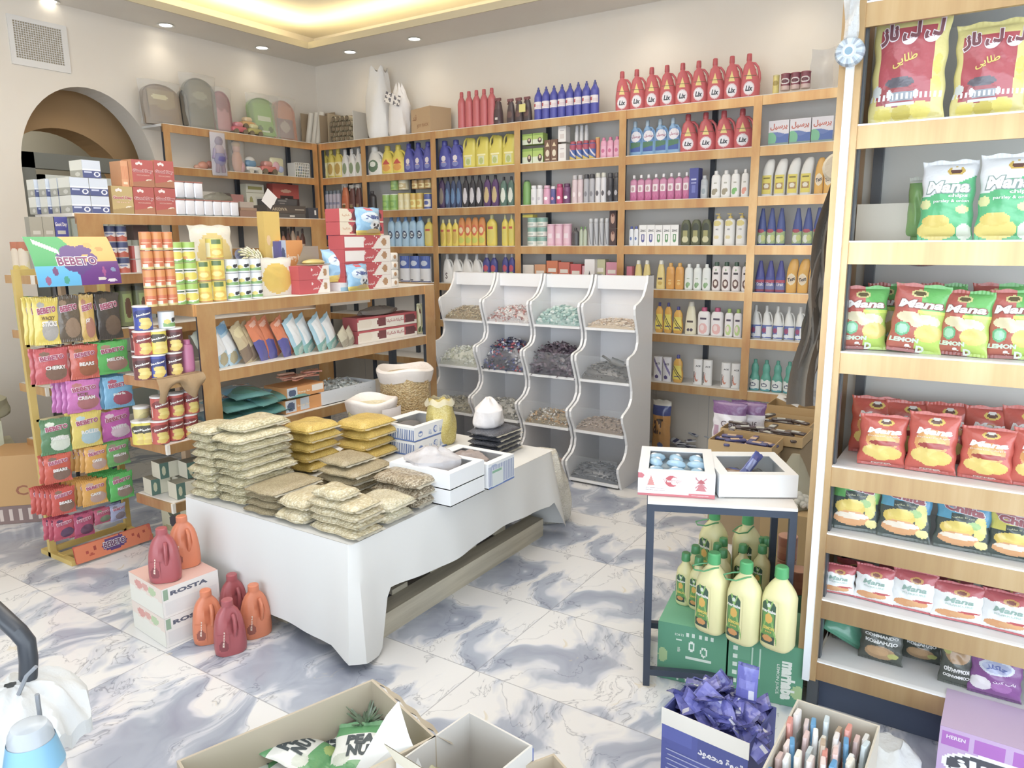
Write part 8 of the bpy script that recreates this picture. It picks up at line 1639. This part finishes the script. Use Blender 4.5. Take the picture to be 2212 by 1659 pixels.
# wafer box
wx0,wy0=1.73,.255
t=thing('wafer_box','open grey-brown cardboard box of upright wafer sticks in the foreground','box',(wx0,wy0,0),-PI/2-.02)
b=opentray(.20,.34,.40,'#cfc6b4',.005,inner='#b8ad98'); b.build('body',P_CARD,t,smooth=False)
b=MB(); b.box(-.10,.10,-.17,-.166,0,.40,'#dfe3e8'); b.build('outer_print',P_CARD,t,smooth=False)
wcol=['#e6e0de','#d98a7c','#ecd8d4','#e3c4c0','#4f9cd0','#e9ecec','#c9d9e0','#e8e4d8','#b9a48c']
rr=random.Random(6); n=0
for r_ in range(5):
    for c_ in range(8):
        wk='w%s'%wcol[(c_*2+r_)%9]
        if wk not in MATS:
            KW=Kit('wafer_stick','wafer'); b=MB(); b.bbox(-.006,.006,-.017,.017,0,.30,wcol[(c_*2+r_)%9],.002); b.box(-.0065,.0065,-.0165,.0165,.22,.25,'#cdd8d4'); KW.add('wrapper',b,P_FOIL); MATS[wk]=KW
        MATS[wk].put((wx0+.12-.058*r_,wy0+.078-.022*c_,.08+rr.uniform(0,.03)),0,'wrapped wafer stick standing in the cardboard box, row %s, place %s from left'%(ORD[r_],ORD[c_]),'wafer sticks in the foreground box',rot=(rr.uniform(-.05,.05),rr.uniform(-.06,.04),-PI/2+rr.uniform(-.2,.2)))
# big cardboard box bottom middle
bxA=Vector((1.335,1.375,0)); e1=Vector((-.95,.30,0)).normalized(); e2=Vector((-.12,-.99,0)).normalized()
ca=bxA+e1*.26+e2*.16; rzA=math.atan2(-e1.y,-e1.x)
t=thing('cardboard_box','large open cardboard box of peanut packets at the bottom edge','box',(ca.x,ca.y,0),rzA)
b=opentray(.52,.32,.40,'#c4b69e',.007,inner='#b3a58c'); b.build('body',P_CARD,t,smooth=False)
b=MB()
for sg in (1,): b.grid(lambda u,v:(.26+.002+.05*v,-.16+.32*u,.40-.05*v+.006*math.sin(u*25)),20,3,lambda u,v:lin('#cdbfa6'))
b.build('torn_flap',P_CARD,t)
PN=pouch(.15,.20,.035,[('bg','#5aa868'),('r',.0,1,.30,.75,'#eef0ec'),('e',.2,.35,.16,.10,'#cfd8cc'),('e',.8,.15,.16,.08,'#a9c46a'),('r',0,1,.92,1,'#7fc08a')],(T('PEA',.25,.75,.64,'#3c4a50',h=.15,bold=.06),T('NUT',.30,.85,.46,'#3c4a50',h=.15,bold=.06)),name='peanut_packet',cat='packet',crimp=.07,nu=44,nv=52)
rr=random.Random(2)
for i,(px,py,rz,z) in enumerate(((715,1640,.9,.30),(795,1625,.2,.29),(640,1665,.7,.28),(760,1680,-.4,.30),(700,1700,.4,.28),(600,1700,.2,.28),(800,1600,1.3,.27))):
    q=onz(px,py,z); PN.put((q.x,q.y,z-.02),0,'green peanut packet lying in the large cardboard box, %s'%('reading up the middle','right of the middle','leftmost near the rim','at the bottom edge','second at the bottom edge','lowest at the left','deep in the back corner')[i],'peanut packets',rot=(-PI/2+rr.uniform(0,.25),rr.uniform(-.15,.15),rz-.6))
q=onz(790,1560,.30); b=MB(); 
for k in range(26): a=k*2.4; b.tube([(0,0,0),(.05*math.cos(a),.05*math.sin(a),.05+.02*math.sin(k))],[.006,.001],'#7f9478',4)
tag(b.build('green_tassel',P_FOIL,loc=(q.x,q.y,.29)),'greenish spiky tassel in the corner of the large cardboard box','tassel')
b=MB(); b.box(-.24,.24,-.14,.14,.01,.22,'#8fb48c'); tag(b.build('packet_layer',P_CARD,loc=(ca.x,ca.y,0),rz=rzA,smooth=False),'packed lower packets filling the large cardboard box','packets',kind='stuff')
# white folded card standing between boxes
P0,P1,P2,P3=onz(858,1517,.47),onz(895,1600,.38),onz(930,1680,.30),onz(740,1690,.30)
def card(name,pts,c,label,cat,th=.004):
    b=MB(); n=(Vector(pts[1])-Vector(pts[0])).cross(Vector(pts[2])-Vector(pts[0])).normalized()*th; m=len(pts); i=len(b.v)
    b.v+=[tuple(Vector(p)) for p in pts]+[tuple(Vector(p)+n) for p in pts]; b.face(range(i+m-1,i-1,-1),c); b.face(range(i+m,i+2*m),c)
    for k in range(m): b.face((i+k,i+(k+1)%m,i+m+(k+1)%m,i+m+k),c)
    return tag(b.build(name,P_CARD,smooth=False),label,cat)
card('white_card_flap',[onz(858,1517,.47),onz(880,1590,.42),onz(925,1700,.32),onz(745,1700,.32),onz(835,1545,.45)],'#eff0ee','white folded card standing against the large cardboard box','card')
# second box: cream and blue
bB=Vector((1.38,1.05,0)); t=thing('cardboard_box','small open box with cream inside and blue outer print','box',(1.255,.965,0),-.12)
b=opentray(.25,.21,.40,'#dcd8d2',.005,inner='#cfcac2'); b.build('body',P_CARD,t,smooth=False)
b=MB(); b.box(.125,.129,-.105,.105,0,.39,'#4d68b8'); b.build('blue_print',P_CARD,t,smooth=False)
b=MB(); b.quad((-.125,.105,.40),(-.125,-.105,.40),(-.16,-.105,.47),(-.16,.105,.47),'#ece3cc'); b.quad((-.125,-.105,.40),(-.125,.105,.40),(-.158,.105,.47),(-.158,-.105,.47),'#e4dabf'); b.build('cream_flap',P_CARD,t,smooth=False)
q=onz(915,1650,.33); blob_bag('foil_snack','crumpled cream foil snack between the two open boxes','snack',(q.x,q.y,.26),.05,.05,.07,'#e3dcae',.3,95,P_FOIL,ptop=.6)
b=MB(); b.box(-.07,.07,-.07,.07,0,.257,'#d2c7b0'); tag(b.build('carton_block',P_CARD,loc=(q.x,q.y,.001),smooth=False),'small carton under the cream foil snack','carton')
q=onz(1150,1632,.36); t=thing('cardboard_box','brown cardboard box corner showing at the bottom edge','box',(q.x-.10,q.y-.08,0),-.5); b=opentray(.20,.2,.36,'#c2b196',.006,inner='#a89878'); b.build('body',P_CARD,t,smooth=False)
# black chair, white cloth and clear bottle, bottom left
zc=.80
c0=onz(8,1335,.86); c1=onz(40,1365,.84); c2=onz(62,1425,.78); c3=onz(60,1500,.70)
t=thing('chair','black tubular metal chair at the lower left edge','chair',(onz(40,1560,.45).x,onz(40,1560,.45).y,0))
inv=lambda p:p-t.location
def ctube(pts,nm,r=.017): b=MB(); b.tube([inv(Vector(p)) for p in pts],r,'#2b303a',12); b.build(nm,mat('#2b303a',.35),t)
dirb=(c0-c1).normalized()
ctube([c0+dirb*.16+Vector((0,0,.0)),c0+dirb*.05,c0,c1,c1*.5+c2*.5+Vector((.006,0,.006)),c2,c3,Vector((c3.x+.02,c3.y-.02,.45)),Vector((c3.x+.05,c3.y-.05,.02))],'backrest_frame')
sx,sy=c3.x,c3.y
b=MB(); b.ring_stack([[inv(Vector((sx-.21+.22*math.cos(2*PI*j/24),sy+.02+.21*math.sin(2*PI*j/24),z))) for j in range(24)] for z in (.60,.63,.65)],lambda k,j:lin('#30343e')); b.build('seat',mat('#30343e',.5),t)
for dx,dy in ((-.36,-.12),(-.36,.16),(-.06,.16)): ctube([Vector((sx+dx,sy+dy,.61)),Vector((sx+dx*1.05,sy+dy*1.1,.01))],'leg')
ctube([Vector((c3.x+.01,c3.y-.01,.60)),Vector((c3.x-.05,c3.y-.10,.01))],'leg')
q=onz(70,1520,.70); b=MB()
def cl(u,v):
    a=2*PI*u; rr_=(.01+.115*v)*(1+.10*math.sin(3*a+1)+.06*math.sin(7*a)); z=.085*(1-v**2.2)+.014*math.sin(5*a+v*9)*v+.010*math.sin(11*a+v*5)*v; return (rr_*math.cos(a)*1.05,rr_*math.sin(a)*1.15,z-.03)
b.grid(cl,60,18,lambda u,v:lin('#d9dcde'),flip=True); b.grid(lambda u,v:Vector(cl(u,1))+Vector((0,0,-.03*v)),60,2,lambda u,v:lin('#d9dcde'),flip=True)
o=b.build('white_cloth',P_CLOTH,loc=(q.x-.02,q.y+.035,.685)); tag(o,'crumpled white hooded garment lying on the black chair','cloth')
for k,(a,bb_) in enumerate((((78,1440),(40,1500)),((80,1500),(88,1560)))):
    p1=onz(a[0],a[1],.80); p2=onz(bb_[0],bb_[1],.74); b=MB(); b.tube([p1,(p1+p2)/2+Vector((0,0,.01)),p2],.004,'#8d9096',6); ob=b.build('drawstring',P_CLOTH); ob.parent=o; ob.location=-o.location
# clear bottle with blue band
q=onz(92,1640,.62); BL=Kit('clear_bottle','bottle'); PRF=[(0,.042),(.01,.048),(.04,.050),(.10,.047),(.14,.038),(.165,.034),(.177,.028),(.182,.016)]
b=MB(); b.lathe(PRF,'#d4dbe2',28); BL.add('body',b,printed(.12,0,alpha=.62)); b=MB(); b.lathe([(.10,.0485),(.15,.0375)],'#78b6d8',28,caps=False); BL.add('blue_band',b,P_PLAST)
p=onz(88,1550,.78); BL.put((p.x-.02,p.y+.0,.60),0,'frosted clear plastic bottle with blue band at lower left')
b=MB(); b.lathe([(0,.06),(.015,.06)],'#b9bcc4',28); b.lathe([(-.595,.02),(-.01,.02)],'#8d929c',12); tag(b.build('stool',P_PLAST,loc=(p.x-.02,p.y,.583)),'small grey round stool under the clear bottle','stool')
